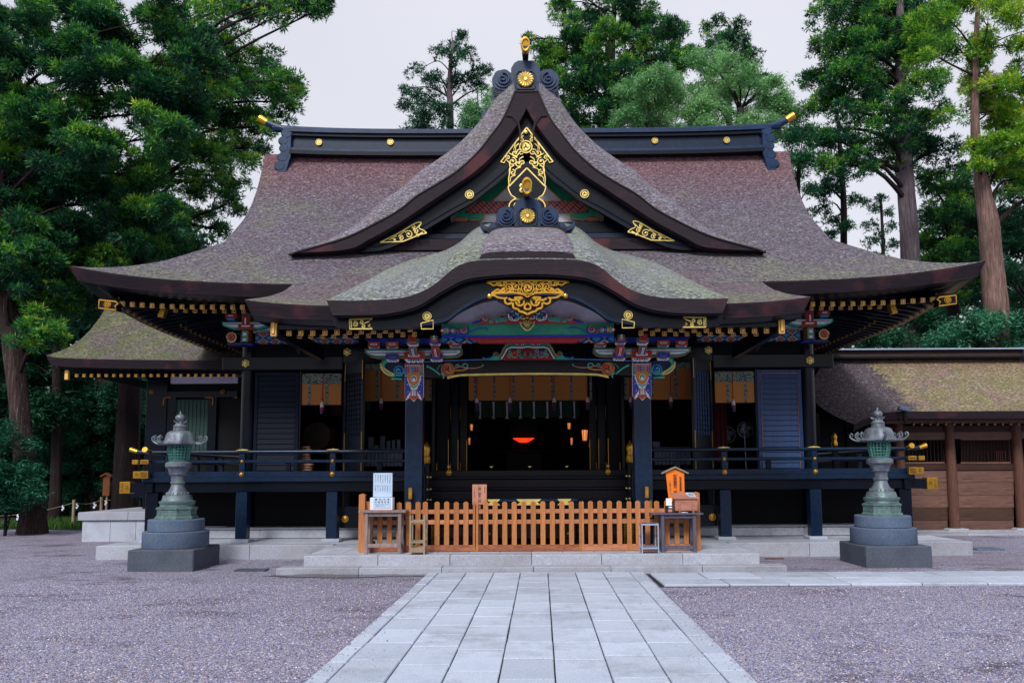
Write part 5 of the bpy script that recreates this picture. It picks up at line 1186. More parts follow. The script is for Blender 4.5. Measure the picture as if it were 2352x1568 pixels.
# veranda: deck, beams, posts
DKX = 8.62; DK = 17.2
z_top = uz(1092, DK); z_mid = uz(1103, DK); z_low = uz(1126, DK)
nb = 22; xs = np.linspace(-DKX, DKX, nb+1)
for k in range(nb): cb('deck_board', xs[k]+.003, xs[k+1]-.003, DK, FD_-.05, z_top-.05, z_top-.002, 'lacquer', c=.004)
cb('deck_edge', -DKX, DKX, DK-.05, DK-.001, z_mid, z_top, 'lacquer_blue'); cb('deck_beam', -8.95, 8.95, DK+.03, DK+.2, z_low, z_mid-.003, 'lacquer')
for s in (-1, 1):
    cb('deck_side', s*(DKX-1.7), s*DKX, FD_-.05, 24, z_top-.1, z_top-.003, 'lacquer'); cb('deck_edge', s*(DKX+.001), s*(DKX+.05), DK-.05, 24, z_mid, z_top, 'lacquer_blue'); cb('deck_beam', s*(DKX-.2), s*(DKX-.04), DK-.05, 24, z_low, z_mid-.003, 'lacquer')
    # gilt sleeve on the beam's end
    x0 = 8.95; q = MB(); q.cbox(s*x0, s*(x0+.24), DK, DK+.23, z_low-.02, z_mid+.02, .01, 0); q.box(s*(x0+.17), s*(x0+.22), DK-.006, DK+.1, z_low+.03, z_mid-.03, 1); q.box(s*(x0+.177), s*(x0+.213), DK-.01, DK+.1, z_low+.04, z_mid-.04, 0); curve(q, spiral(s*(x0+.08), (z_low+z_mid)/2, .045, 1, 1, s, 12, .2), .009, DK-.003, 1); q.build('gilt_sleeve', ['gold', 'gold_dark'], hall)
    for u in (552, 760): 
        du = 1213-u; x = ux_(du, DK, 1180); cb('veranda_post', s*(x-.125), s*(x+.125), DK, DK+.25, .37, z_low-.003, 'lacquer_blue'); cb('post_base', s*(x-.2), s*(x+.2), DK-.08, DK+.33, .29, .37, 'step_stone')
    x = ux_(868, DK, 1180); cb('veranda_post', s*(x-.14), s*(x+.14), DK, DK+.25, .37, z_low-.003, 'lacquer'); cb('post_base', s*(x-.2), s*(x+.2), DK-.08, DK+.33, .29, .37, 'step_stone')
    # stud on a low tie at either side of the steps
    cb('tie_board', s*2.6, s*(4.3), 17.5, 17.56, uz(1210, 17.5), uz(1160, 17.5), 'lacquer'); q = MB(); x, z = side_pts(s, [(423, 1189)], 17.45)[0]; stud(q, x, z, .08, 17.5); q.build('gilt_stud', 'gold', hall)
    # railings (front run and side run)
    xi = 2.72; zr1, zr2, zr3 = uz(1034, DK), uz(1056, DK), uz(1085, DK)
    q = MB(); q.tube([(s*xi, DK+.06, zr1), (s*8.55, DK+.06, zr1), (s*8.8, DK+.06, zr1+.01), (s*8.95, DK+.06, zr1+.05)], .042, 10); q.build('hand_rail', 'lacquer_blue', hall, smooth=.7)
    cb('middle_rail', s*xi, s*8.82, DK+.02, DK+.10, zr2-.035, zr2+.035, 'lacquer_blue'); cb('ground_rail', s*xi, s*8.78, DK-.01, DK+.13, zr3-.075, zr3+.06, 'lacquer_blue')
    q = MB(); q.tube([(s*8.84, DK+.06, zr1+.02), (s*8.94, DK+.06, zr1+.055), (s*9.0, DK+.06, zr1+.075)], [.046, .052, .06], 10); q.build('gilt_sleeve', 'gold', hall)
    q = MB(); q.cbox(s*8.79, s*8.93, DK, DK+.12, zr2-.05, zr2+.05); q.build('gilt_sleeve', 'gold', hall); q = MB(); q.cbox(s*8.72, s*8.88, DK-.03, DK+.15, zr3-.085, zr3+.075); curve(q, spiral(s*8.8, zr3, .04, 1, 1, s, 12, .2), .009, DK-.033, 1); q.build('gilt_sleeve', ['gold', 'gold_dark'], hall)
    xr = 8.55
    q = MB(); q.tube([(s*xr, DK-.05, zr1+.03), (s*xr, DK+.2, zr1-.005), (s*xr, 24, zr1)], .042, 10); q.build('hand_rail', 'lacquer_blue', hall, smooth=.7); q = MB(); q.tube([(s*xr, DK-.05, zr1+.02), (s*xr, DK-.2, zr1+.06)], [.05, .062], 12); q.lathe([(.055, 0), (.045, .01)], 0, 0, 12); q.v = q.v[:24]; q.f = [f for f in q.f if max(f) < 24]; q.mi = q.mi[:len(q.f)]; q.build('gilt_sleeve', 'gold', hall)
    cb('middle_rail', s*(xr-.04), s*(xr+.04), DK-.12, 24, zr2-.034, zr2+.034, 'lacquer_blue'); cb('ground_rail', s*(xr-.06), s*(xr+.06), DK-.12, 24, zr3-.074, zr3+.059, 'lacquer_blue')
    q = MB(); q.cbox(s*(xr-.09), s*(xr+.09), DK-.20, DK-.10, zr2-.05, zr2+.045); q.box(s*(xr-.06), s*(xr+.06), DK-.206, DK-.19, zr2-.025, zr2+.02, 1); q.build('gilt_sleeve', ['gold', 'gold_dark'], hall)
    q = MB(); q.cbox(s*(xr-.09), s*(xr+.09), DK-.20, DK-.10, zr3-.085, zr3+.08); q.box(s*(xr-.065), s*(xr+.065), DK-.206, DK-.19, zr3-.06, zr3+.055, 1); q.build('gilt_sleeve', ['gold', 'gold_dark'], hall)
    for u, full in ((555, 1), (763, 1), (930, 0)):
        x = ux_(1213-u, DK, 1060)
        if full:
            cb('rail_post', s*(x-.06), s*(x+.06), DK+.0, DK+.12, z_top, zr1-.04, 'lacquer_blue'); q = MB(); stud(q, s*x, zr2+.002, .036, DK+.004); q.build('gilt_stud', 'gold', hall); q = MB(); stud(q, s*x, zr3-.005, .052, DK-.012); q.build('gilt_stud', 'gold', hall)
            q = MB(); q.prism([(s*x+a, zr1+.045+b_) for a, b_ in ((-.13, 0), (-.06, .014), (-.03, .008), (0, .025), (.03, .008), (.06, .014), (.13, 0), (.13, -.012), (-.13, -.012))], DK-.0, DK+.12, 0, True); q.build('gilt_fitting', 'gold_bright', hall)
    for u in (660, 870): x = ux_(1213-u, DK, 1060); cb('rail_strut', s*(x-.055), s*(x+.055), DK+.02, DK+.10, zr3+.06, zr2-.035, 'lacquer')
    for k in range(4): y = DK+1.6*k+.9; cb('rail_post', s*(xr-.05), s*(xr+.05), y, y+.1, z_top, zr1-.04, 'lacquer_blue')
    # step balustrade: finial post, string and gilt bands
    q = MB(); x = s*ux_(233, 16.6); q.lathe([(.07, .3), (.07, 2.05), (.085, 2.06), (.085, 2.12), (.06, 2.14), (.065, 2.2), (.075, 2.26), (.06, 2.32), (.03, 2.36), (.01, 2.42)], x, 16.6, 16, 0); fin = q.build('newel_post', 'lacquer', hall, smooth=.7)
    q = MB(); q.lathe([(.082, 2.02), (.095, 2.04), (.09, 2.16), (.07, 2.18), (.075, 2.25), (.088, 2.32), (.07, 2.40), (.03, 2.45), (.008, 2.5)], x, 16.6, 16, 0); q.build('newel_finial', 'gold', fin, smooth=.7)
    q = MB(); q.tube([(s*ux_(258, 15.3), 15.1, .75), (s*ux_(262, 15.6), 15.5, 1.05), (s*2.32, 16.6, 1.95)], .05, 8); q.build('stair_rail', 'lacquer', hall)
    xg = ux_(270, 15.0); cb('gilt_strap', s*(xg-.035), s*(xg+.035), 14.98, 15.05, uz(1145, 15.0), uz(1118, 15.0), 'gold'); cb('gilt_strap', s*(xg+.035), s*(xg+.095), 14.97, 15.04, uz(1190, 15.0), uz(1150, 15.0), 'gold'); cb('gilt_strap', s*(xg+.0), s*(xg+.07), 15.35, 15.4, uz(1225, 15.35), uz(1195, 15.35), 'gold')
    for k in range(3):
        xx = ux_(255-18*k, 15.6); cb('gilt_strap', s*(xx-.02), s*(xx-.008), 15.6, 15.62, .35, .9, 'gold'); cb('gilt_strap', s*(xx+.008), s*(xx+.02), 15.6, 15.62, .35, .9, 'gold')
    for v in (1094, 1122, 1146): 
        for dx in (225, 232): q = MB(); x, z = side_pts(s, [(dx, v)], 16.4)[0]; stud(q, x, z, .02, 16.4); q.build('gilt_stud', 'gold_bright', hall)
    # railing beside the deck opening
    q = MB(); x, z = side_pts(s, [(183, 1084)], DK-.08)[0]; stud(q, x, z, .06, DK-.06); q.build('gilt_stud', 'gold', hall); 
    q = MB(); rosette(q, x, z+.13, .04, DK-.05); q.build('rosette', 'gold_bright', hall)
# steps
for k in range(6):
    z0 = .3+(FL-.3)*k/6; y0 = 15.75+.235*k; cb('stair_tread', -2.28, 2.28, y0, y0+.32, z0+.17, z0+.235, 'lacquer', c=.01); cb('stair_riser', -2.26, 2.26, y0+.03, y0+.06, z0-.06, z0+.168, 'lacquer_brown')
cb('threshold_beam', -2.3, 2.3, DK-.05, DK+.12, uz(1110, DK), uz(1084, DK)+.05, 'lacquer_brown')
cb('threshold', -2.2, 2.2, 18.6, 18.75, FL-.05, FL+.07, 'lacquer_brown')
for du in (-85, 3, 88): q = MB(); x, z = W(1213+du, 1072, DK-.02); q.prism([(x-.045, z+.02), (x+.045, z+.02), (x+.02, z-.0), (x, z-.015), (x-.02, z)], DK-.03, DK, 0, True); q.build('gilt_fitting', 'gold_bright', hall)
# centre blinds, green curtain with white ties
bl = blind_ if False else None
def cblind():
    x0, x1 = ux_(-137, 18.9), ux_(137, 18.9); d = 18.9; zt_, zb_ = uz(862, d), uz(919, d); bl = cb('bamboo_blind', x0, x1, d, d+.025, zb_, zt_, 'bamboo_blind', None, .004)
    for k in range(7): xm = ux_(-125+44.5*k, d)+.03; cb('blind_border', xm-.03, xm+.03, d-.006, d-.0005, zb_, zt_, 'brocade', bl, .002)
    for du in (-118, -42, 60, 137):
        xm = ux_(du, d); q = MB(); q.tube([(xm, d-.02, zt_), (xm, d-.02, zb_+.1)], .008, 5, 0); q.lathe([(.012, .13), (.03, .11), (.045, .05), (.05, .0), (.05, -.001)], xm, d-.03, 10, 1, cz=zb_-.06); q.lathe([(.05, .0), (.055, -.07), (.01, -.071)], xm, d-.03, 10, 0, cz=zb_-.06); q.lathe([(.045, -.07), (.05, -.2), (.01, -.201)], xm, d-.03, 10, 2, cz=zb_-.06); q.build('tassel', ['cord_red', 'white_cloth', 'p_navy'], bl)
    d = 20.2; q = MB(); x0, x1 = ux_(-122, d), ux_(118, d); q.grid(60, 2, lambda u, t: (x0+(x1-x0)*u, d+.03*math.sin(u*60), uz(958, d)+(uz(905, d)-uz(958, d))*t)); cu = q.build('curtain', 'curtain_green', hall)
    for k in range(8):
        xm = ux_(-111+31*k, d-.1); z1, z0 = uz(923, d), uz(955, d); q = MB(); q.tube([(xm, d-.1, z1), (xm+.01, d-.1, z0)], [.03, .018], 5, flat=.4); q.tube([(xm, d-.1, z0), (xm-.03, d-.1, z0-.08)], [.018, .012], 4); q.tube([(xm, d-.1, z0), (xm+.035, d-.1, z0-.08)], [.018, .012], 4); q.build('curtain_tie', 'white_cloth', cu)
cblind()
# the room behind
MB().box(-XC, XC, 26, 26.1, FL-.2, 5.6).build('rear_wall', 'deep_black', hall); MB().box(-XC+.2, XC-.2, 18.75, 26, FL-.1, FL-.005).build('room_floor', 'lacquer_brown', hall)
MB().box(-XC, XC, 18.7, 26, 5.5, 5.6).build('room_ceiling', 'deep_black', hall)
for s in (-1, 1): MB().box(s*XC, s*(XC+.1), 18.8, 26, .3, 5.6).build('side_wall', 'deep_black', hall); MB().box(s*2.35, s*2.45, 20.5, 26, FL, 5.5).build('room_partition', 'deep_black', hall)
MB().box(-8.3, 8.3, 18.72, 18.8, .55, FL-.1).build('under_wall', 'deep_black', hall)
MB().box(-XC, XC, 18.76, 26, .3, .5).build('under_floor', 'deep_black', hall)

# ------------------------------------------------------------------ things inside the hall
def at(u, v, d): return P(u, v, d)
# altar mirror stand with its red light
p = at(1203, 1062, 21.5); mt = thing('altar_lamp', 'red glowing lamp under a dark round mirror on the altar inside the hall', 'lamp', (p.x, 21.5, FL))
q = MB(); z = at(1203, 1010, 21.5).z; q.disc(p.x, z+.22, .42, 21.6, 21.64, 30, dome=.02); q.build('mirror', 'deep_black', mt)
q = MB(); q.prism([(p.x-.30, z+.05), (p.x+.30, z+.05), (p.x+.24, z+.01), (p.x+.1, z-.07), (p.x-.1, z-.07), (p.x-.24, z+.01)], 21.45, 21.52, 0, True); q.build('lamp_bowl', 'glow_red', mt)
q = MB(); q.cbox(p.x-.5, p.x+.5, 21.5, 21.9, FL, z-.35); q.cbox(p.x-.75, p.x+.75, 21.45, 21.95, z-.35, z-.28); q.cbox(p.x-.12, p.x+.12, 21.55, 21.65, z-.28, z-.1); q.build('altar_stand', 'deep_black', mt)
for u, v0, v1, gid in ((1187/1*1+0, 0, 0, 0),): pass
for i, (u, v, lb) in enumerate(((1188-0, 0, ''),)): pass
def hang_lantern(u, v, d, lb, h=.28, w_=.08):
    p = at(u, v, d); t = thing('hanging_lantern', lb, 'lantern', p, 'small lit lanterns inside the hall'); q = MB(); q.lathe([(w_*.7, -h/2), (w_, h/2-.03)], p.x, p.y, 6, 0, cz=p.z); q.build('shade', 'glow_warm', t)
    q = MB(); q.lathe([(w_*1.25, h/2-.03), (w_*.3, h/2+.05), (.01, h/2+.12)], p.x, p.y, 6, 0, cz=p.z); q.lathe([(w_*.8, -h/2-.03), (w_*.8, -h/2)], p.x, p.y, 6, 0, cz=p.z); q.tube([(p.x, p.y, p.z+h/2+.1), (p.x, p.y, p.z+h/2+.9)], .006, 4)
    for k in range(6): a = 2*PI*k/6; q.tube([(p.x+w_*.72*math.cos(a), p.y+w_*.72*math.sin(a), p.z-h/2), (p.x+w_*1.02*math.cos(a), p.y+w_*1.02*math.sin(a), p.z+h/2-.03)], .006, 4)
    q.build('lantern_frame', 'gold_dark', t)
hang_lantern(1343, 998, 19.6, 'largest lit lantern inside the hall, right of the red altar lamp beside the doors', .3, .075)
hang_lantern(1083, 980, 21.5, 'small lit lantern inside, upper one of the two left of the altar lamp', .2, .04); hang_lantern(1078, 1012, 21.5, 'small dim lantern inside, lower one of the two left of the altar lamp', .22, .03)
hang_lantern(1307, 977, 21.5, 'small lit lantern inside, upper one of the two just right of the altar lamp', .2, .045); hang_lantern(1313, 1012, 21.5, 'small lit lantern inside, lower one of the two just right of the altar lamp', .22, .035)
hang_lantern(1357, 1026, 20.2, 'lit lantern low at the right door edge, under the largest lit lantern', .2, .05)
# great drum, stack of round cushions
p = at(731, 1001, 20.4); t = thing('taiko_drum', 'large round drum with a dull skin in the left window of the hall', 'drum', (p.x, 20.4, FL)); r_ = .36
q = MB(); q.disc(p.x, p.z, r_*.93, 20.3, 20.42, 36, dome=.015); q.build('drum_skin', 'drum_skin', t)
q = MB(); q.strip([(p.x+r_*math.cos(a), p.z+r_*math.sin(a)) for a in np.linspace(0, 2*PI, 37)], [(p.x+r_*.92*math.cos(a), p.z+r_*.92*math.sin(a)) for a in np.linspace(0, 2*PI, 37)], 20.26, 20.9); q.build('drum_body', 'post_wood', t)
q = MB(); q.cbox(p.x-.3, p.x-.22, 20.4, 20.8, FL, p.z); q.cbox(p.x+.22, p.x+.3, 20.4, 20.8, FL, p.z); q.cbox(p.x-.4, p.x+.4, 20.4, 20.8, FL, FL+.06); q.build('drum_stand', 'dark_wood', t)
p0 = at(696, 1068, 18.9)
for k in range(12):
    z = FL+.02+k*.062; x = p0.x+random.uniform(-.03, .03)+(.0 if k > 5 else .02); q = MB(); r_ = .17 if k > 5 else .21; q.lathe([(r_*.8, 0), (r_, .012), (r_*1.02, .028), (r_, .045), (r_*.8, .055)], x, 19.0, 20, 0, cz=z); o = q.build('round_cushion', 'cushion', None, smooth=.8)
    tag(o, ('bottom' if k == 0 else 'topmost' if k == 11 else ['', 'second', 'third', 'fourth', 'fifth', 'sixth', 'seventh', 'eighth', 'ninth', 'tenth', 'eleventh'][k])+(' round straw cushion of the stack behind the left veranda railing' if k in (0, 11) else ' round straw cushion from the bottom of the stack behind the left veranda railing'), 'cushion', 'stacked round straw cushions')
def fan(u, v, d, lb, r_):
    p = at(u, v, d); t = thing('electric_fan', lb, 'fan', (p.x, d, FL), 'pedestal fans in the right window'); q = MB()
    for k in range(28): a = 2*PI*k/28; q.tube([(p.x+.04*math.cos(a), d-.07, p.z+.04*math.sin(a)), (p.x+r_*.7*math.cos(a), d-.06, p.z+r_*.7*math.sin(a)), (p.x+r_*math.cos(a), d, p.z+r_*math.sin(a))], .003, 3, cap=False)
    q.tube([(p.x+r_*math.cos(a), d, p.z+r_*math.sin(a)) for a in np.linspace(0, 2*PI, 30)], .008, 5); q.build('fan_guard', 'alu', t)
    q = MB()
    for k in range(4):
        a = 2*PI*k/4+.4; pts = [(p.x+r_*.85*f*math.cos(a+w_), d-.03+.03*j, p.z+r_*.85*f*math.sin(a+w_)) for f, w_, j in ((.15, -.2, 0), (.9, -.42, 0), (1, .1, .6), (.8, .5, 1), (.15, .3, 1))]; q.add(pts, [(0, 1, 2, 3, 4)])
    q.disc(p.x, p.z, .045, d-.075, d-.02, 14); q.build('fan_blades', 'box_grey', t)
    q = MB(); q.tube([(p.x, d+.04, p.z), (p.x, d+.16, p.z)], .06, 10); q.build('motor', 'alu', t); q = MB(); q.tube([(p.x, d+.1, p.z), (p.x+.02, d+.1, FL+.03)], .016, 6); q.lathe([(.2, 0), (.19, .03), (.02, .05)], p.x+.02, d+.1, 18, cz=FL); q.build('fan_stand', 'alu', t)
fan(1712, 986, 19.6, 'light grey pedestal fan in the right window, the brighter and higher one', .20); fan(1670, 998, 20.3, 'dim pedestal fan in the right window, lower left of the brighter one', .22)
# offering stands and pale boxes on tables in the two side bays
def table_in(u0, u1, v, d, name, lb, cat='table', legs=True, cloth=None):
    a, b_ = at(u0, v, d), at(u1, v, d); t = thing(name, lb, cat, ((a.x+b_.x)/2, d, FL)); q = MB(); q.cbox(a.x, b_.x, d, d+.5, a.z-.03, a.z); q.build('table_top', cloth or 'box_grey', t)
    for x in (a.x+.05, b_.x-.05, (a.x+b_.x)/2): q = MB(); q.cbox(x-.02, x+.02, d+.02, d+.06, FL, a.z-.032); q.build('leg', 'deep_black', t)
    if cloth: q = MB(); q.grid(30, 1, lambda u, t_: (a.x+(b_.x-a.x)*u, d-.01+.012*math.sin(u*60), FL+.25+(a.z-.03-FL-.25)*t_)); q.build('table_cloth', cloth, t)
    return a, b_
a, b_ = table_in(838, 925, 1030, 18.95, 'offering_table', 'low table of pale boxes seen through the bay left of the left canopy pillar', cloth='box_grey')
for i, (u0, u1, v0, lb) in enumerate(((846, 857, 1003, 'leftmost upright pale box on the table in the left bay'), (873, 884, 1001, 'tallest upright pale box on the table in the left bay'), (888, 896, 1011, 'narrow pale box third from the left on the table in the left bay'), (900, 907, 1010, 'narrow pale box second from the right on the table in the left bay'), (911, 919, 1009, 'rightmost upright pale box on the table in the left bay'), (858, 870, 1022, 'low pale box lying between the leftmost and the tallest on the table'))):
    p, r_ = at(u0, v0, 19.1), at(u1, v0, 19.1); q = MB(); q.cbox(p.x, r_.x, 19.1, 19.25, a.z+.002, p.z, .006); tag(q.build('wooden_box', 'box_grey'), lb, 'box', 'pale upright boxes on the table in the left bay')
a, b_ = table_in(1502, 1586, 1026, 19.1, 'offering_table', 'white clothed table seen through the bay right of the right canopy pillar', cloth='box_grey')
p = at(1508, 1020, 19.2); q = MB(); q.cbox(p.x-.09, p.x+.09, 19.2, 19.35, a.z+.002, a.z+.14); tag(q.build('wooden_box', 'box_grey'), 'small pale box at the left end of the white clothed table in the right bay', 'box')
q = MB(); p = at(1656, 960, 19.3); q.grid(12, 2, lambda u, t_: (p.x-.15+.34*u, 19.4+.03*math.sin(u*20), FL+.3+(p.z+.6-FL)*t_)); tag(q.build('cloth_banner', 'dark_red_cloth'), 'dark red patterned cloth hanging behind the right window blind', 'cloth')
q = MB(); p = at(820, 960, 19.3); q.grid(12, 2, lambda u, t_: (at(812, 960, 19.4).x+.4*u, 19.5+.03*math.sin(u*20), at(0, 945, 19.4).z+(at(0, 915, 19.4).z-at(0, 945, 19.4).z)*t_)); q.build('curtain', 'curtain_green', hall)
q = MB(); q.grid(12, 2, lambda u, t_: (at(748, 960, 19.4).x+.4*u, 19.9+.03*math.sin(u*20), at(0, 955, 19.4).z+(at(0, 915, 19.4).z-at(0, 955, 19.4).z)*t_)); tag(q.build('cloth_banner', 'dark_red_cloth'), 'short dark red cloth hanging behind the left window blind above the drum', 'cloth')

# ------------------------------------------------------------------ bronze lanterns on stone tiers
def make_lantern(lb):
    t = thing('bronze_lantern', lb, 'lantern', (0, 0, 0), 'bronze lanterns on tiered stone bases')
    q = MB(); q.cbox(-.69, .69, -.69, .69, -.05, .40, .02); q.build('stone_base', 'lantern_stone', t)
    q = MB(); q.lathe([(.66, .402), (.672, .42), (.672, .70), (.655, .715), (0, .716)], 0, 0, 56); q.build('stone_tier', 'lantern_stone_mid', t, smooth=.6)
    q = MB(); q.lathe([(.56, .717), (.57, .73), (.57, .93), (.555, .945), (0, .946)], 0, 0, 56); q.build('stone_tier', 'lantern_stone_mid', t, smooth=.6)
    def Z(y): return .947+(1228-y)*.00354
    k_ = .00354
    def pr(l): return [(r*k_, Z(y)) for r, y in l]
    q = MB(); q.lathe(pr([(118, 1228), (118, 1218), (108, 1212), (106, 1180), (112, 1174), (113, 1166), (94, 1160)]), 0, 0, 8, 0, PI/8)
    for i in range(8):
        a = i*PI/4; c, s_ = math.cos(a), math.sin(a); r_ = 106*k_*math.cos(PI/8)+.004
        for dx0, dx1, z0, z1 in ((-.11, .11, Z(1204), Z(1206)), (-.11, .11, Z(1184), Z(1186)), (-.115, -.105, Z(1206), Z(1184)), (.105, .115, Z(1206), Z(1184)), (-.06, -.01, Z(1200), Z(1191)), (.02, .07, Z(1200), Z(1191))):
            vs = [(c*(r_+e)-s_*x, s_*(r_+e)+c*x, z) for e in (-.01, .006) for x, z in ((dx0, z0), (dx1, z0), (dx1, z1), (dx0, z1))]; q.add(vs, [(4, 5, 6, 7), (0, 4, 7, 3), (1, 2, 6, 5), (3, 7, 6, 2), (0, 1, 5, 4)])
    q.build('lantern_foot', 'bronze', t)
    q = MB(); q.lathe(pr([(94, 1160), (92, 1150), (98, 1142), (99, 1131), (86, 1128), (82, 1118), (78, 1100), (60, 1096), (56, 1085), (44, 1066), (38, 1050), (35, 1038), (41, 1034), (42, 1026), (38, 1022), (39, 1000), (41, 990), (50, 984), (50, 976), (56, 960), (60, 950), (70, 944), (73, 940), (73, 922), (60, 914), (44, 906), (42, 904)]), 0, 0, 32)
    for i in range(24):
        a = 2*PI*i/24; q.tube([(80*k_*math.cos(a), 80*k_*math.sin(a), Z(1121)), (74*k_*math.cos(a), 74*k_*math.sin(a), Z(1104))], .014, 5)
    for i in range(16):
        a = 2*PI*i/16; q.tube([(62*k_*math.cos(a), 62*k_*math.sin(a), Z(1092)), (57*k_*math.cos(a), 57*k_*math.sin(a), Z(1082))], .012, 5)
    q.build('lantern_stem', 'bronze', t, smooth=.6)
    fb = MB(); fb.lathe(pr([(46, 905), (52, 890), (56, 860), (55, 840), (50, 823)]), 0, 0, 24, 0)
    fbo = fb.build('fire_box', 'deep_black', t, smooth=.6)
    def br(y): return interp(y, [823, 850, 905], [58, 63, 50])*k_
    q = MB()
    for i in range(20):
        a = 2*PI*i/20; w_ = .021 if i % 5 else .034; q.tube([(br(y)*math.cos(a), br(y)*math.sin(a), Z(y)) for y in (906, 890, 870, 850, 835, 822)], w_*.75, 4)
    for y in (904, 889, 873, 857, 841, 825): q.tube([(br(y)*math.cos(a), br(y)*math.sin(a), Z(y)) for a in np.linspace(0, 2*PI, 25)], .016, 4, cap=False)
    q.build('lattice', 'bronze_green', t)
    q = MB(); lob = lambda a, r, z: 1+.10*abs(math.cos(3*a))**1.5*(1 if r > .15 else .3)
    q.lathe(pr([(40, 822), (92, 820), (98, 815), (88, 806), (78, 790), (74, 770), (66, 752), (52, 743), (38, 740)]), 0, 0, 72, 0, lobes=lob)
    for i in range(6):
        a = PI/3*i+PI/6*0; c, s_ = math.cos(a), math.sin(a); r_ = 86*k_
        def pt(r, z): return (c*r, s_*r, z)
        q.tube([pt(92*k_, Z(812)), pt(112*k_, Z(814)), pt(132*k_, Z(812)), pt(148*k_, Z(804)), pt(161*k_, Z(793)), pt(163*k_, Z(780)), pt(155*k_, Z(772)), pt(146*k_, Z(776)), pt(147*k_, Z(786)), pt(153*k_, Z(787))], [.03, .024, .02, .018, .016, .015, .014, .013, .012, .01], 6)
        q.tube([pt(108*k_, Z(812)), pt(118*k_, Z(803)), pt(130*k_, Z(795)), pt(131*k_, Z(780)), pt(123*k_, Z(770)), pt(114*k_, Z(774)), pt(115*k_, Z(784)), pt(121*k_, Z(785))], [.022, .018, .016, .015, .014, .013, .012, .01], 6)
        a2 = a+PI/6; c2, s2 = math.cos(a2), math.sin(a2); 
        sp = [(.055*(1-.7*j/12)*math.cos(5*j/12*1.4), .055*(1-.7*j/12)*math.sin(5*j/12*1.4)) for j in range(13)]; q.tube([(c2*(.262-.16*w_)-s2*u_, s2*(.262-.16*w_)+c2*u_, Z(781)+w_) for u_, w_ in sp], .010, 5)
    q.build('lantern_roof', 'bronze', t, smooth=.7)
    q = MB(); q.lathe(pr([(38, 740), (36, 722), (40, 718), (34, 712), (28, 706), (24, 698), (17, 694), (16, 686), (24, 680), (28, 668), (26, 658), (16, 650), (7, 645), (4, 636), (1, 628)]), 0, 0, 24)
    for i in range(8): a = PI/4*i; q.tube([(20*k_*math.cos(a), 20*k_*math.sin(a), Z(694)), (32*k_*math.cos(a), 32*k_*math.sin(a), Z(690)), (38*k_*math.cos(a), 38*k_*math.sin(a), Z(682))], [.02, .014, .005], 5)
    q.build('finial', 'bronze', t, smooth=.7)
    for ch in t.children: k2 = .90 if ch.name.startswith('stone') else .95; ch.scale = (k2, k2, 1)
    return t
lan = make_lantern('bronze lantern with curled roof corners on stone tiers left of the hall steps, foot strongly verdigris')
lan['label'] = 'green bronze lantern on grey stone tiers before the left end of the veranda'
l2 = copy_tree(lan); l2['label'] = 'bronze lantern on grey stone tiers before the right end of the veranda'
lan.location = (-6.92, 15.12, 0); l2.location = (6.95, 15.12, 0); l2.rotation_euler = (0, 0, .35)
lan.rotation_euler = (0, 0, .0)
for ch in l2.children:
    if ch.name.startswith('stone'): ch.rotation_euler = (0, 0, -.35)
# ------------------------------------------------------------------ picket fences on the platform
FY = 14.93
def part(name, mat, parent, x0, x1, y0, y1, z0, z1, c=.008, **k):
    q = MB(); q.cbox(x0, x1, y0, y1, z0, z1, c); return q.build(name, mat, parent, **k)
def picket(x, parent, w_=.095, top=1.255, z0=.42, y=FY, base=.30, axis='x', c=.0):
    q = MB(); h = w_/2; top += random.uniform(-.007, .005)
    ps = [(-h, z0), (h, z0), (h, top-.02), (h*.75, top-.008), (0, top+.008), (-h*.75, top-.008), (-h, top-.02)]
    if axis == 'x': q.prism([(x+a, z) for a, z in ps], y-.028, y, 0, True)
    else:
        q.prism([(a, z) for a, z in ps], -.014, .014, 0, True); q.v = [(x+b_, y+a, z) for a, b_, z in q.v]
    return q.build('picket', 'fence_wood', parent)
def fence(lb, us, ends, u0, u1, base_mat='fence_base'):
    a, b_ = P(u0, 1200, FY).x, P(u1, 1200, FY).x; t = thing('picket_fence', lb, 'fence', ((a+b_)/2, FY, .3), 'orange wooden picket fence panels')
    part('bottom_rail', base_mat, t, a, b_, FY-.02, FY+.045, .303, .425); 
    for zr in (1.02, .82): part('rail', 'fence_rail', t, a, b_, FY+.001, FY+.035, zr, zr+.085)
    for u in us: picket(P(u, 1200, FY).x, t)
    for u, w_, tp in ends: picket(P(u, 1200, FY).x, t, w_, tp, .305)
    return t
zx = lambda x: (1050+x/2.75)*.91875
lf_u = [zx(x) for x in (118, 184, 250, 316)]; la = [(890+x/6.27)*.91875 for x in (227, 377, 527, 677, 825, 973)]
f1 = fence('long left picket fence panel behind the weathered table and rack, ending at the gate', la+[(890+1060/6.27)*.91875+4]+[l+0 for l in lf_u], [(zx(372), .045, 1.25)], 832, zx(378))
f2 = fence('middle picket gate panel before the offering box, weathered along its bottom rail', [zx(x) for x in (452, 517, 583, 648, 713, 779, 845, 910, 976, 1041)], [(zx(393), .045, 1.25), (zx(1101), .045, 1.25)], zx(388), zx(1106))
f3 = fence('right picket fence panel behind the metal stand and the right table', [zx(x) for x in (1173, 1238, 1303, 1370, 1498, 1563, 1628)]+[(1570+x/6.27)*.91875 for x in (595+15, 760, 905)], [(zx(1118), .045, 1.25), (zx(1430), .045, 1.25), (zx(1446), .04, 1.25)], zx(1112), 1598, 'fence_rail')
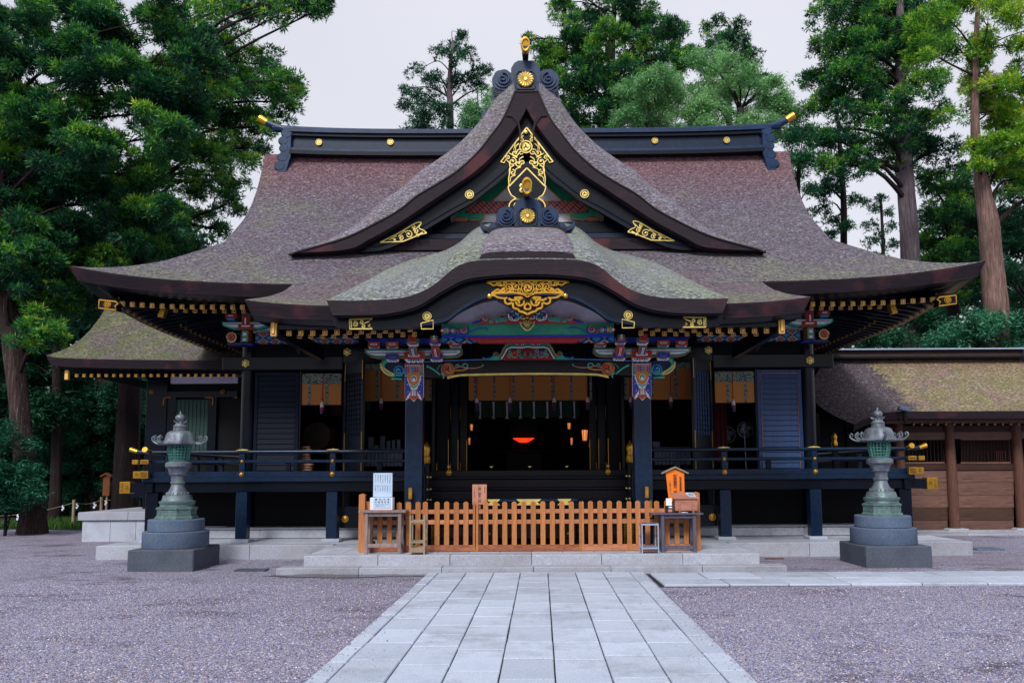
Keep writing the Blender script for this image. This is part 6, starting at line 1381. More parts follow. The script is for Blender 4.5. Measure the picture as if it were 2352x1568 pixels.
for s, u, t in ((-1, 832, f1), (1, 1600, f3)):
    x = P(u, 1200, FY).x; q = MB(); q.prism([(x-.06, .3), (x+.06, .3), (x+.06, 1.40), (x, 1.425), (x-.06, 1.40)], FY-.05, FY+.06, 0, True); q.build('corner_post', 'fence_wood', t)
    part('bottom_rail', 'fence_base', t, x-.02, x+.045, FY+.07, FY+1.1, .303, .42)
    for zr in (1.02, .82): part('rail', 'fence_rail', t, x-.0, x+.03, FY+.07, FY+1.1, zr, zr+.085)
    for k in range(6): picket(x-.02, t, .09, 1.25, .42, FY+.2+k*.17, axis='y')
# ------------------------------------------------------------------ offering box behind the gate
ob = thing('offering_box', 'wide black lacquered offering box with gilt corner fittings behind the middle picket gate', 'offering box', (0, 15.4, .3))
x0, x1 = P(1100, 1150, 15.15).x, P(1328, 1150, 15.15).x; zt = 1.29
part('box_rim', 'lacquer_blue', ob, x0, x1, 15.12, 15.7, zt-.05, zt); part('box_body', 'lacquer', ob, x0+.05, x1-.05, 15.17, 15.65, .52, zt-.051)
for k in range(9): part('slat', 'lacquer', ob, x0+.1, x1-.1, 15.17+k*.055, 15.2+k*.055, zt+.001, zt+.02, .004)
for x in (x0+.25, x1-.25): part('leg', 'lacquer', ob, x-.09, x+.09, 15.13, 15.68, .3, .519); part('gilt_foot', 'gold', ob, x-.1, x+.1, 15.12, 15.14, .34, .37, .002)
for ua, ub in ((1117, 1149), (1186, 1243), (1280, 1313)):
    a, b_ = P(ua, 1150, 15.1).x, P(ub, 1150, 15.1).x; q = MB(); q.prism([(a, zt+.004), (b_, zt+.004), (b_-.04, zt-.04), (b_-.08, zt-.05), (b_, zt-.115), (a, zt-.115), (a+.08, zt-.05), (a+.04, zt-.04)], 15.105, 15.119, 0, True); q.build('gilt_fitting', 'gold_bright', ob)
for k in range(3):
    for x in (x0+.2, x1-.2): q = MB(); stud(q, x, .62+.22*k, .025, 15.165); q.build('gilt_stud', 'gold', ob)
# ------------------------------------------------------------------ tables, stands, signs
def simple_table(name, lb, u0, u1, y0, y1, ztop, mat, lu, stretch, th=.045, foot=.3):
    a, b_ = P(u0, 1180, y0).x, P(u1, 1180, y0).x; t = thing(name, lb, 'table', ((a+b_)/2, (y0+y1)/2, .3))
    n = 2
    for k in range(n): part('table_board', mat, t, a, b_, y0+(y1-y0)*k/n+.002, y0+(y1-y0)*(k+1)/n-.002, ztop-th, ztop, .006)
    for u in lu:
        x = P(u, 1200, y0).x
        for y in (y0+.03, y1-.09): part('leg', mat, t, x-.032, x+.032, y, y+.055, .298, ztop-th-.001, .006)
        part('stretcher', mat, t, x-.02, x+.02, y0+.09, y1-.095, .42, .48, .004)
    xa, xb = P(lu[0], 1200, y0).x, P(lu[1], 1200, y0).x
    part('stretcher', mat, t, xa+.033, xb-.033, y0+.04, y0+.075, stretch, stretch+.07, .005); part('apron', mat, t, xa+.033, xb-.033, y0+.05, y0+.075, ztop-th-.07, ztop-th-.002, .005)
    return t
simple_table('weathered_table', 'weathered grey wooden table holding the white notice stand at the left of the fence', 823, 932, 14.5, 14.88, 1.115, 'grey_wood', (840, 917), .42)
simple_table('dark_table', 'worn dark grey table carrying the donation chest at the right of the fence', 1497, 1616, 14.5, 14.88, 1.035, 'grey_wood_dark', (1523, 1596), .36, .03)
# notice display
p = P(849, 1168, 14.58); r_ = P(901, 1142, 14.58); t = thing('notice_stand', 'white box stand with two printed notices on the weathered left table', 'notice', ((p.x+r_.x)/2, 14.7, 1.115))
part('stand_box', 'paper_white', t, p.x, r_.x, 14.6, 14.82, 1.118, 1.118+.235, .005); part('tray', 'p_vermilion', t, p.x-.01, r_.x-.01, 14.57, 14.83, 1.1155, 1.1175, .001)
pa, pb = P(857, 1086, 14.62), P(900, 1141, 14.62); q = MB(); q.cbox(pa.x, pb.x, 14.65, 14.665, pb.z, pa.z, .003, 0); wd = pb.x-pa.x; q.box(pa.x-.006, pb.x+.006, 14.655, 14.67, pb.z-.006, pa.z+.006, 1)
nt1 = q.build('notice_board', ['paper', 'box_grey'], t)
q = MB(); txt = ['御参拝の皆様へ本殿檜皮葺', '屋根の葺替工事を行います', '皆様の御奉賛を賜りたく', 'お願い申し上げます当宮', '御祭神経津主大神の御', '神徳を仰ぎ奉り末永く', '後世に伝えてまいります']
for k, s_ in enumerate(txt): write(q, s_, pb.x-.045-k*wd*.125, 14.648, pa.z-.03, .0165, .85)
for k, s_ in enumerate(['記一口千円より', '期間本年末まで', '場所授与所にて', '御芳名を記し', '永く御神前に', '奉納いたします', '神社社務所']): write(q, s_, pb.x-.045-k*wd*.125, 14.648, pa.z-.265, .0165, .85)
q.box(pa.x+.02, pb.x-.02, 14.646, 14.65, pa.z-.243, pa.z-.240)
for a in (pa.x+.012, pb.x-.012):
    for z in (pa.z-.012, pb.z+.012): q.disc(a, z, .005, 14.644, 14.65, 8)
q.build('lettering', 'ink', nt1)['kind'] = 'stuff'
pa, pb = P(857.5, 1143, 14.58), P(897, 1167, 14.58); q = MB(); q.cbox(pa.x, pb.x, 14.592, 14.598, pb.z, pa.z, .002); nt2 = q.build('notice_sheet', 'paper', t)
q = MB()
for i, c in enumerate('奉木祝寳'[::-1]): write(q, c, pa.x+.05+i*.078, 14.59, pa.z-.012, .04)
for i, c in enumerate('天室義援金'): write(q, c, pa.x+.045+i*.06, 14.59, pa.z-.062, .038)
for i, c in enumerate('皆様の御協力を御願い申上げます'): write(q, c, pa.x+.04+i*.018, 14.59, pa.z-.118, .015)
for i, c in enumerate('賽銭箱へお納め下さい'): write(q, c, pa.x+.06+i*.018, 14.59, pa.z-.145, .015)
q.build('lettering', 'ink', nt2)['kind'] = 'stuff'
# pale slatted rack
def rack(lb, name, u0, u1, y0, y1, ztop, mat, posts_over, shelf, cat='stand', legw=.03):
    a, b_ = P(u0, 1250, y0).x, P(u1, 1250, y0).x; t = thing(name, lb, cat, ((a+b_)/2, (y0+y1)/2, .3))
    for x in (a, b_-legw):
        for y in (y0, y1-legw): part('leg', mat, t, x, x+legw, y, y+legw, .298, ztop+posts_over, .004)
    return t, a, b_
t, a, b_ = rack('pale wooden umbrella rack standing before the left picket fence panel', 'umbrella_rack', 940, 976, 14.38, 14.68, .93, 'pale_wood', .09, 0)
for z in (.93, .55, .43):
    h = .04 if z > .5 else .09
    for y in (14.378, 14.652): part('rack_bar', 'pale_wood', t, a+.031, b_-.031, y+.004, y+.024, z-h, z, .003)
    for x in (a+.004, b_-.026): part('rack_bar', 'pale_wood', t, x, x+.02, 14.411, 14.649, z-h, z, .003)
part('rack_bar', 'pale_wood', t, a+.03, b_-.03, 14.52, 14.54, .895, .925, .003); part('rack_shelf', 'pale_wood', t, a+.03, b_-.03, 14.41, 14.65, .36, .38, .003)
t, a, b_ = rack('small silver metal stand with a dark top beside the right dark table', 'metal_stand', 1474, 1514, 14.36, 14.7, .855, 'alu', 0, 0, legw=.024)
for z in (.855, .42):
    for y in (14.36, 14.676): part('frame_bar', 'alu', t, a+.0245, b_-.0245, y+.002, y+.022, z-.035, z-.002, .002)
    for x in (a+.002, b_-.022): part('frame_bar', 'alu', t, x, x+.02, 14.385, 14.675, z-.035, z-.002, .002)
for x in (a+.004, b_-.014): part('frame_bar', 'gold_dark', t, x, x+.01, 14.39, 14.67, .60, .615, .002)
for k in range(3): part('top_slat', 'shutter_blue', t, a+.026+k*(b_-a-.05)/3, a+.022+(k+1)*(b_-a-.05)/3, 14.383, 14.676, .84, .852, .002)
part('lower_shelf', 'indigo_roof_metal', t, a+.026, b_-.026, 14.385, 14.675, .395, .405, .002)
# donation chest, leaflet holder, leaflet
pa, pb = P(1551, 1172, 14.6), P(1602, 1140, 14.6); z0 = 1.037; t = thing('donation_chest', 'small wooden donation chest with a sloping lid on the dark right table', 'box', ((pa.x+pb.x)/2, 14.7, z0))
part('chest_body', 'box_wood', t, pa.x, pb.x, 14.6, 14.85, z0+.035, z0+.27, .006)
for x in (pa.x+.07, pb.x-.1): part('chest_leg', 'box_wood', t, x, x+.03, 14.585, 14.599, z0+.001, z0+.22, .003)
for x in (pa.x+.07, pb.x-.1): part('chest_leg', 'box_wood', t, x, x+.03, 14.6, 14.84, z0+.001, z0+.034, .003)
for x in (pa.x+.07,): pass
q = MB(); q.add([(pa.x-.03, 14.57, z0+.262), (pb.x+.03, 14.57, z0+.262), (pb.x+.01, 14.80, z0+.36), (pa.x-.06, 14.80, z0+.36), (pa.x-.03, 14.57, z0+.275), (pb.x+.03, 14.57, z0+.275), (pb.x+.01, 14.80, z0+.374), (pa.x-.06, 14.80, z0+.374)], [(0, 3, 2, 1), (4, 5, 6, 7), (0, 1, 5, 4), (1, 2, 6, 5), (2, 3, 7, 6), (3, 0, 4, 7)]); q.build('chest_lid', 'box_wood', t)
q = MB(); xa = pb.x-.15; q.add([(xa, 14.62, z0+.300), (xa+.13, 14.62, z0+.300), (xa+.10, 14.79, z0+.374), (xa-.05, 14.79, z0+.374), (xa, 14.62, z0+.303), (xa+.13, 14.62, z0+.303), (xa+.10, 14.79, z0+.377), (xa-.05, 14.79, z0+.377)], [(0, 3, 2, 1), (4, 5, 6, 7), (0, 1, 5, 4), (1, 2, 6, 5), (2, 3, 7, 6), (3, 0, 4, 7)])
for k in range(4): x = xa+.01+.025*k; q.add([(x, 14.64, z0+.3125), (x+.012, 14.64, z0+.3125), (x, 14.76, z0+.3655), (x-.012, 14.76, z0+.3655)], [(0, 1, 2, 3)], 1)
tag(q.build('paper_leaflet', ['paper', 'ink']), 'pale blue printed leaflet lying on the lid of the donation chest', 'paper')
pa, pb = P(1530, 1177, 14.6), P(1546, 1158, 14.6); t = thing('leaflet_holder', 'black leaflet holder with cream envelopes left of the donation chest', 'holder', (pa.x+.07, 14.65, 1.036))
part('holder', 'ink', t, pa.x, pb.x, 14.6, 14.7, 1.037, 1.17, .004); part('envelopes', 'p_white', t, pa.x+.01, pb.x-.015, 14.63, 14.66, 1.171, 1.31, .003); q = MB(); q.box(pa.x+.05, pb.x-.02, 14.596, 14.599, 1.13, 1.155, 0); q.box(pa.x+.04, pb.x-.02, 14.596, 14.599, 1.055, 1.105, 1); q.build('holder_label', ['paper_white', 'p_pink'], t)
q = MB(); q.disc(P(1570, 1176, 14.55).x, 1.045, .008, 14.55, 14.6, 6); q.tube([(P(1565, 1176, 14.55).x, 14.56, 1.045), (P(1572, 1176, 14.55).x, 14.57, 1.05), (P(1580, 1176, 14.55).x, 14.56, 1.042)], .006, 5); tag(q.build('cord', 'paper_white'), 'thin white coiled cord lying between the legs of the donation chest', 'cord')
# orange roofed sign board
pa, pb = P(1529, 1085, 15.08), P(1571, 1085, 15.08); zb_ = P(1550, 1150, 15.08).z; t = thing('roofed_sign_board', 'bright orange roofed wooden sign with black brush writing behind the right fence', 'sign', ((pa.x+pb.x)/2, 15.1, .3)); xm = (pa.x+pb.x)/2
q = MB(); q.prism([(pa.x, pa.z), (pb.x, pa.z), (pb.x-.0, zb_), (pa.x+.05, zb_)]+[][:0], 15.07, 15.1, 0, True); q.prism([(pa.x, pa.z-.002), (pb.x, pa.z-.002), (xm, P(1550, 1075, 15.08).z-.01)], 15.07, 15.1, 0, True); bd = q.build('sign_board', 'sign_orange', t)
zr = P(1550, 1074, 15.08).z; ze = P(1520, 1088, 15.08).z; xl, xr = P(1519, 1085, 15.08).x, P(1580, 1085, 15.08).x
q = MB(); q.prism([(xl, ze), (xm, zr), (xr, ze), (xr, ze+.025), (xm, zr+.028), (xl, ze+.025)], 15.02, 15.15, 0, True); q.build('sign_roof', 'pale_wood', t)
q = MB(); q.cbox(xm-.03, xm+.03, 15.101, 15.15, .298, zb_+.4); q.build('sign_post', 'fence_wood', t)
q = MB(); write(q, '御奉賛金', xm+.0, 15.067, pa.z-.035, .082, .8); write(q, '受付', xm+.0, 15.067, pa.z-.35, .082, .8); write(q, '御造営事業奉賛', xm+.105, 15.067, pa.z-.08, .05, .8); write(q, '一口壱千円以上', xm-.10, 15.067, pa.z-.17, .036, .8); q.build('lettering', 'ink', bd)['kind'] = 'stuff'
# plain worship notice behind the gate
pa, pb = P(1085, 1112, 15.05), P(1118, 1158, 15.05); t = thing('worship_notice', 'pinkish wooden board written with bowing instructions behind the picket gate', 'sign', ((pa.x+pb.x)/2, 15.06, .3))
q = MB(); q.cbox(pa.x, pb.x, 15.04, 15.06, pb.z, pa.z, .003); bd = q.build('sign_board', 'sign_wood', t); q = MB(); q.cbox((pa.x+pb.x)/2-.02, (pa.x+pb.x)/2+.02, 15.061, 15.09, .298, pa.z-.05); q.build('sign_post', 'sign_wood', t)
q = MB(); write(q, '二拝二拍手一拝', (pa.x+pb.x)/2+.0, 15.037, pa.z-.015, .062, .78); write(q, '参拝の作法', pb.x-.04, 15.037, pa.z-.05, .026, .9); write(q, 'ていねいに拝礼ください', pa.x+.04, 15.037, pa.z-.05, .022, .9); q.build('lettering', 'ink', bd)['kind'] = 'stuff'
# ------------------------------------------------------------------ smaller hall on the left
SHD = 21.6
sh_ = thing('side_hall', 'smaller dark hall with a mossy curved roof behind the left end of the shrine hall', 'building', (-10, 24, 0))
hipp = [(106, 816), (147, 802), (182, 781), (207, 757), (229, 729), (240, 710), (252, 680)]
hd = [21.6, 22.15, 22.75, 23.3, 23.8, 24.1, 24.6]
hp = smooth_line([tuple(P(u, v, d)) for (u, v), d in zip(hipp, hd)], 4)
zc_ = P(400, 831, SHD).z; XR = -6.2
def shf(u, t):
    i = t*(len(hp)-1); k = min(int(i), len(hp)-2); f = i-k; x, y, z = [hp[k][j]*(1-f)+hp[k+1][j]*f for j in range(3)]
    base = zc_+(z-hp[0][2])*1.0+ (0)
    w_ = u**.35; zz = z*(1-w_)+(zc_+(hp[-1][2]-zc_)*((y-SHD)/(hp[-1][1]-SHD))**1.25)*w_
    return (x+(XR-x)*u, y, zz)
q = MB(); q.grid(70, 24, shf)
q.grid(24, 24, lambda u, t: (shf(0, t)[0]-0*u, shf(0, t)[1]+ (49-2*shf(0, t)[1])*u if 49-2*shf(0, t)[1] > 0 else shf(0, t)[1]+u*3, shf(0, t)[2]), 0, True)
q.build('roof', 'thatch_moss', sh_, smooth=True)
ep = [shf(i/30, 0) for i in range(31)]
eaves_band(ep, lambda i: (.9 if i == 0 else 0, 1), 'eaves_edge', 'thatch_edge', .24, .08, .12, .4, sh_)
sp = [(ep[0][0], ep[0][1]+6*i/10, ep[0][2]-.1*min(1, i/4)) for i in range(11)]
eaves_band(sp, lambda i: (1, .9 if i == 0 else 0), 'eaves_edge', 'thatch_edge', .24, .08, .12, .4, sh_)
rs_ = rafter_mesh(.07, .07, 1.4, .12); cs_ = cap_mesh(.085, .09, mats=('gold_paint', 'gold_paint'))
for x in (305, 368, 430, 492, 555, 618, 680, 742, 805, 868, 932, 992, 1057, 1118, 1182, 1245, 1308, 1372, 1435, 1500, 1565, 1630):
    p = P((100+x/3.36)*.91875, (550+1304/3.36)*.91875, SHD+.35); rafter_pair(rs_, cs_, tuple(p), sh_)
p, r_ = P(151, 850, SHD+.3), P(158, 872, SHD+.3); q = MB(); q.cbox(p.x, r_.x, SHD+.25, SHD+.35, r_.z, p.z); q.build('gilt_plate', 'gold_paint', sh_)
def pb_(name, u0, v0, u1, v1, d, th, mat, par=None, parent=sh_):
    a, b_ = P(u0, v0, d), P(u1, v1, d); q = MB(); q.cbox(a.x, b_.x, d, d+th, b_.z, a.z); return q.build(name, mat, par or parent)
WD = 23.3
pb_('side_wall', 342, 866, 560, 1168, WD, .1, 'deep_black'); pb_('plaster_band', 392, 864, 546, 880, WD-.06, .05, 'p_plaster'); pb_('corner_post', 338, 870, 374, 1168, WD-.15, .14, 'lacquer')
pb_('door_post', 384, 912, 396, 1168, WD-.12, .1, 'lacquer'); pb_('door_post', 478, 912, 490, 1168, WD-.12, .1, 'lacquer'); pb_('lintel', 374, 898, 545, 912, WD-.14, .12, 'lacquer')
dr = pb_('door_curtain', 397, 917, 478, 1040, WD-.08, .03, 'door_green')
for k in range(9): pb_('curtain_fold', 399+k*9, 918, 403+k*9, 1040, WD-.1, .018, 'door_green', dr)
for (a, b_, c, d_) in ((374, 911, 392, 914), (374, 911, 377, 930), (470, 911, 490, 914), (487, 911, 490, 930), (538, 911, 545, 914)): pb_('gilt_strap', a, b_, c, d_, WD-.16, .015, 'gold_dark')
for u in (347, 511): p = P(u, 899, WD-.2); q = MB(); rosette(q, p.x, p.z, .09, WD-.16); q.build('rosette', 'gold_dark', sh_)
pb_('floor_edge', 300, 1120, 560, 1140, WD-.9, .9, 'lacquer'); 
# its stone footing
pf_ = thing('stone_footing', 'granite block footing of the smaller left hall, beside the left lantern', 'platform', (-11, 22, 0))
xa = -12.25
slab_mb(xa-.08, -8.0, 21.05, 24.0, .60, .78).build('coping', 'kerb_stone', pf_) if False else None
es = [-12.32, -10.95, -9.6, -8.2]
for i in range(3): slab_mb(es[i]+.006, es[i+1]-.006, 21.0, 24.2, .585, .80, c=.015).build('coping_stone', 'kerb_stone', pf_)
es = [-12.22, -11.45, -10.75, -10.05, -9.3, -8.3]
for i in range(5): slab_mb(es[i]+.006, es[i+1]-.006, 21.06, 24.1, -.05, .575, c=.012).build('footing_stone', 'step_stone', pf_)
# ------------------------------------------------------------------ corridor building on the right
co = thing('corridor_building', 'long brown plank walled corridor with a mossy bark roof at the right', 'building', (14, 23, 0))
zcx = lambda x: (2000+x/2.613)*.91875; zcy = lambda y: (850+y/2.613)*.91875
CE, CR, CWL = 21.4, 23.9, 22.55
xl0, xl1 = P(1960, 935, CE).x, P(1895, 812, CR).x; xrt = 19.5
zE = P(2230, 944, CE).z; zR = P(2180, 824, CR-.1).z; ze0 = P(1975, 938, CE).z
def cof(u, t):
    xa_ = xl0+(xl1-xl0)*t-.9*math.sin(PI*t)*.9; x = xa_+(xrt-xa_)*u; y = CE+(CR-CE)*t; z = zE+(zR-zE)*(.62*t+.38*t*t)
    sag = max(0, 1-(x-xa_)/1.3)**2; z -= sag*.35*(1-t)
    return (x, y, z)
q = MB(); q.grid(260, 70, cof); q.grid(30, 6, lambda u, t: (cof(u, 1)[0], CR+t*2.5, zR-t*1.9), 0)
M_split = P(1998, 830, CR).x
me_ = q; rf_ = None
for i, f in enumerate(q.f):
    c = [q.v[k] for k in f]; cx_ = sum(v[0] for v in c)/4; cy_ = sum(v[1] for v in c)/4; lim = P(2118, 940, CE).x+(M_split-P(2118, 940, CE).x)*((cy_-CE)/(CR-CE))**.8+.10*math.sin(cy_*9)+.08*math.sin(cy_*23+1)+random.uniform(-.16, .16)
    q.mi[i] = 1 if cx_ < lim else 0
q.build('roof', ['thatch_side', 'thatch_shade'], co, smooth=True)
ep = [cof(i/40, 0) for i in range(41)]; eaves_band(ep, lambda i: (0, 1), 'eaves_edge', 'thatch_edge', .2, .06, .06, .3, co, smat='dark_wood')
for k, (h0, h1, hw, mt) in enumerate(((0, .06, .30, 'deep_black'), (.06, .22, .20, 'side_ridge'), (.22, .27, .28, 'deep_black'), (.27, .31, .32, 'alu'))):
    MB().box(xl1-.5, P(2338, 810, CR).x, CR-hw, CR+hw, zR+h0, zR+h1).build('ridge_course', mt, co)
q = MB(); xr_ = P(2340, 810, CR).x; q.prism([(xr_, zR+.38), (xr_+.16, zR+.36), (xr_+.24, zR+.1), (xr_+.42, zR-.22), (xr_+.25, zR-.25), (xr_+.08, zR-.02), (xr_, zR)], CR-.32, CR+.3, 0, True)
for k in range(4): q.tube([(xr_+.08+.09*k, CR-.33, zR+.25-.15*k), (xr_+.1+.09*k, CR+.3, zR+.25-.15*k)], .07, 8)
q.build('ridge_end_tile', 'lantern_stone_mid', co)
XW0 = P(2072, 1000, CWL).x
def pc(name, x0, y0, x1, y1, mat, d=CWL, th=.05, par=None, raw=False):
    a = P(x0 if raw else zcx(x0), zcy(y0), d); b_ = P(x1 if raw else zcx(x1), zcy(y1), d); q = MB(); q.cbox(a.x, b_.x, d, d+th, b_.z, a.z, .008); return q.build(name, mat, par or co)
XE = 1990                                    # well outside the frame
pc('eave_beam', 560, 508, XE, 537, 'plank_wood', CWL-.55, .12); pc('wall_beam', 560, 560, XE, 640, 'dark_wood', CWL-.02); pc('wall_beam', 690, 600, XE, 640, 'plank_wood', CWL-.05)
rr = rafter_mesh(.05, .06, 1.2, .3, 'plank_wood'); cr_ = cap_mesh(.05, .06, mats=('pale_wood', 'pale_wood'))
for k in range(17): p = P(zcx(745+53*k+random.uniform(-3, 3)), zcy(549), CWL-.62); rafter_pair(rr, cr_, tuple(p), co)
rows_ = [(855, 927, 'plank_wood'), (930, 1011, 'plank_wood'), (1014, 1092, 'plank_wood'), (1095, 1176, 'plank_aged'), (1179, 1242, 'plank_wood')]
bays = [(585, 968), (1022, 1400), (1455, XE)]
for (a, b_) in bays:
    for y0, y1, mt in rows_: pc('plank', a, y0, b_, y1, mt, CWL+random.uniform(-.006, .006))
    pc('sill_rail', a, 806, b_, 848, 'dark_wood', CWL-.02)
    w0, w1 = a+(30 if a > 600 else 60), b_-22
    fr = pc('window_frame', w0, 640, w1, 650, 'plank_wood', CWL-.04)
    pc('window_frame', w0, 796, w1, 806, 'plank_wood', CWL-.04); pc('window_frame', w0, 650, w0+8, 796, 'plank_wood', CWL-.04); pc('window_frame', w1-8, 650, w1, 796, 'plank_wood', CWL-.04)
    n = int((w1-w0-16)/22)
    for k in range(n): x = w0+8+(w1-w0-16)*(k+.5)/n; pc('window_bar', x-5.5, 650.5, x+5.5, 795.5, 'dark_wood', CWL-.02, .04)
    pc('window_back', w0, 645, w1, 800, 'deep_black' if a < 1000 else 'dark_wood', CWL+.5, .02)
pc('reflected_cloth', 1225, 725, 1232, 796, 'p_white', CWL+.45, .02)
for x in (1282, 1292, 1305, 1322, 1340): pc('hanging_cloth', x, 722, x+8, 796, 'p_pink', CWL+.45, .02)
for i, x in enumerate((990, 1428)):
    a = P(zcx(x-10), zcy(545), CWL-.1); b_ = P(zcx(x+ (12 if i == 0 else 10)), zcy(1238), CWL-.1); q = MB(); q.tube([(a.x, CWL-.04, b_.z), (a.x, CWL-.04, (a.z+b_.z)/2), (a.x-.02, CWL-.04, a.z)], [.15, .145, .135], 14); q.build('post', 'post_wood', co, smooth=.7); q = MB(); c_ = a.x; q.cbox(c_-.3, c_+.3, CWL-.3, CWL+.2, -.02, .14, .03); q.build('post_base', 'kerb_stone', co)
q = MB(); a = P(zcx(640), zcy(600), CWL); q.tube([(a.x, CWL-.02, .1), (a.x, CWL-.02, a.z+.3)], .14, 14); q.build('post', 'post_wood', co, smooth=.7)
es = np.linspace(a.x-1.2, 19, 9)
for i in range(8): slab_mb(es[i]+.006, es[i+1]-.006, CWL-.35, CWL+.4, -.05, .09, c=.01).build('footing_stone', 'kerb_stone', co); slab_mb(es[i]+.006+.2, es[i+1]-.006+.2, CWL-1.0, CWL-.36, -.05, .05, c=.01).build('footing_stone', 'kerb_stone', co)
MB().box(P(1960, 900, CWL).x, XW0+.8, CWL+.6, CWL+.7, 0, zE+.6).build('end_wall', 'deep_black', co); MB().box(P(1850, 900, CR).x, P(1930, 900, CR).x, CR+.1, CR+.2, 0, zR+.1).build('end_wall', 'deep_black', co)
MB().box(P(1900, 900, CWL).x, 19, CWL+.7, CWL+2.4, .0, zE+.1).build('corridor_core', 'deep_black', co)
# camera on the corner of the corridor roof
p = P(2076, 938, CE-.15); t = thing('security_camera', 'small black security camera under the left corner of the corridor roof', 'camera', p)
q = MB(); q.cbox(p.x-.16, p.x+.12, p.y-.1, p.y+.08, p.z-.07, p.z+.05, .02, R=Matrix.Rotation(.25, 3, 'Y')); q.build('camera_body', 'lantern_stone_mid', t); q = MB(); q.cbox(p.x-.02, p.x+.05, p.y-.03, p.y+.03, p.z-.4, p.z-.08, .01); q.tube([(p.x, p.y, p.z-.38), (p.x-.08, p.y, p.z-.42), (p.x-.16, p.y, p.z-.36), (p.x-.15, p.y, p.z-.25)], .012, 5); q.tube([(p.x+.03, p.y, p.z-.1), (p.x+.03, p.y+.5, p.z)], .02, 6); q.build('bracket', 'deep_black', t)
p = P(1917, 1016, 20.0); q = MB(); q.lathe([(.05, 0), (.075, .02), (.08, .1), (.055, .14), (.06, .19), (.075, .24), (.05, .30), (.02, .34)], p.x, 20.0, 14, cz=p.z-.1); tag(q.build('post_finial', 'gold', None, smooth=.7), 'gold onion shaped finial beyond the right end of the veranda rail', 'finial')
q = MB(); q.cbox(p.x-.07, p.x+.07, 19.93, 20.07, .28, p.z-.105); tag(q.build('rail_post', 'lacquer'), 'black post carrying the gold finial at the right end of the hall', 'post')
# ------------------------------------------------------------------ small things on the ground
p = G(578, 1310); q = MB(); q.prism([(0, 0)]*0+[(-.29, 0), (.29, 0), (.29, .03), (-.29, .03)], -.14, .14, 0, True); q.v = [(x+p.x, y+p.y, z) for x, y, z in q.v]; tag(q.build('drain_cover', 'lantern_stone'), 'grey stone drain cover in the wet gravel left of the platform steps', 'drain cover')
p = G(2262, 1261); q = MB(); q.cbox(p.x-.32, p.x+.32, p.y-.25, p.y+.25, -.02, .035); tag(q.build('stepping_stone', 'lantern_stone_mid'), 'flat grey stone lying in the gravel right of the right lantern', 'stone')
p = G(1780, 1283); q = MB(); q.cbox(p.x-.2, p.x+.18, p.y-.05, p.y+.05, 0.0, .02); tag(q.build('rusty_grate', 'post_wood'), 'rusty iron strip in the gravel at the right end of the lower step', 'grate')
def marker(u, v0, v1, vb, w_, lb):
    d = 30.4; a = P(u, v0, d); b_ = P(u, v1, d); t = thing('wooden_marker', lb, 'sign', (a.x, d, 0)); h = w_*d/1750/2
    q = MB(); q.prism([(a.x-h, b_.z), (a.x+h, b_.z), (a.x+h, a.z-.08), (a.x, a.z), (a.x-h, a.z-.08)], d-.03, d+.03, 0, True); q.build('sign_board', 'marker_wood', t)
    q = MB(); q.prism([(a.x-h-.08, a.z-.13), (a.x, a.z-.01), (a.x+h+.08, a.z-.13), (a.x+h+.08, a.z-.08), (a.x, a.z+.05), (a.x-h-.08, a.z-.08)], d-.12, d+.12, 0, True); q.build('sign_roof', 'marker_wood', t)
    q = MB(); q.cbox(a.x-.035, a.x+.035, d+.031, d+.09, -.05, a.z-.2); q.build('sign_post', 'pale_wood', t)
marker(246, 1088, 1138, 1168, 15, 'brown roofed wooden marker board on a post among the shrubs left of the footing'); marker(281, 1091, 1122, 1172, 5, 'thin dark marker post with a tiny roof right of the brown marker board')
rp = [(-40, 1178, 1205), (168, 1147, 1193), (232, 1141, 1171), (259, 1141, 1170), (318, 1150, 1170)]
tops = []
for i, (u, v0, vb) in enumerate(rp):
    gd = [25.5, 27.0, 29.0, 29.3, 29.6][i]; g0 = P(u, vb, gd); z = P(u, v0, gd).z; q = MB(); q.tube([(g0.x, g0.y, -.05), (g0.x, g0.y, z)], .05, 8); tops.append(Vector((g0.x, g0.y, z-.1)))
    tag(q.build('rope_post', 'pale_wood'), ['wooden rope post beyond the left edge of the view', 'wooden rope post nearest the gravel at the left, standing by itself', 'wooden rope post just left of the brown marker board', 'wooden rope post just right of the brown marker board', 'wooden rope post behind the stone footing'][i], 'post', 'short wooden posts carrying a rope')
pts = []
for a, b_ in zip(tops, tops[1:]):
    for k in range(8): t_ = k/8; p = a.lerp(b_, t_); p.z -= .25*4*t_*(1-t_)*min(1, (b_-a).length/5); pts.append(p)
pts.append(tops[-1]); q = MB(); q.tube(pts, .012, 5); tag(q.build('straw_rope', 'pale_wood'), 'thin straw rope slung between the short posts at the forest edge', 'rope')
lbs = ['leftmost zigzag paper streamer on the rope at the forest edge', 'large zigzag paper streamer second from the left on the rope', 'zigzag paper streamer left of the nearest rope post', 'zigzag paper streamer right of the nearest rope post', 'zigzag paper streamer left of the brown marker board', 'zigzag paper streamer right under the brown marker board', 'zigzag paper streamer beside the footing, rightmost on the rope']
for i, (u, sc) in enumerate(((38, .5), (92, .8), (142, .45), (184, .5), (222, .6), (249, .5), (287, .6))):
    k = min(range(len(pts)), key=lambda j: abs((pts[j].x/pts[j].y)*1750+1213-u)); p = pts[k]; q = MB(); z = p.z
    for j in range(3): x = p.x+(.05 if j % 2 else -.03)*sc; q.add([(x-.06*sc, p.y-.03, z), (x+.06*sc, p.y-.02, z+.02), (x+.08*sc, p.y-.03, z-.12*sc), (x-.04*sc, p.y-.02, z-.14*sc)], [(0, 1, 2, 3)]); z -= .12*sc
    o = q.build('paper_streamer', 'paper_white'); tag(o, lbs[i], 'streamer', 'zigzag paper streamers on the rope')
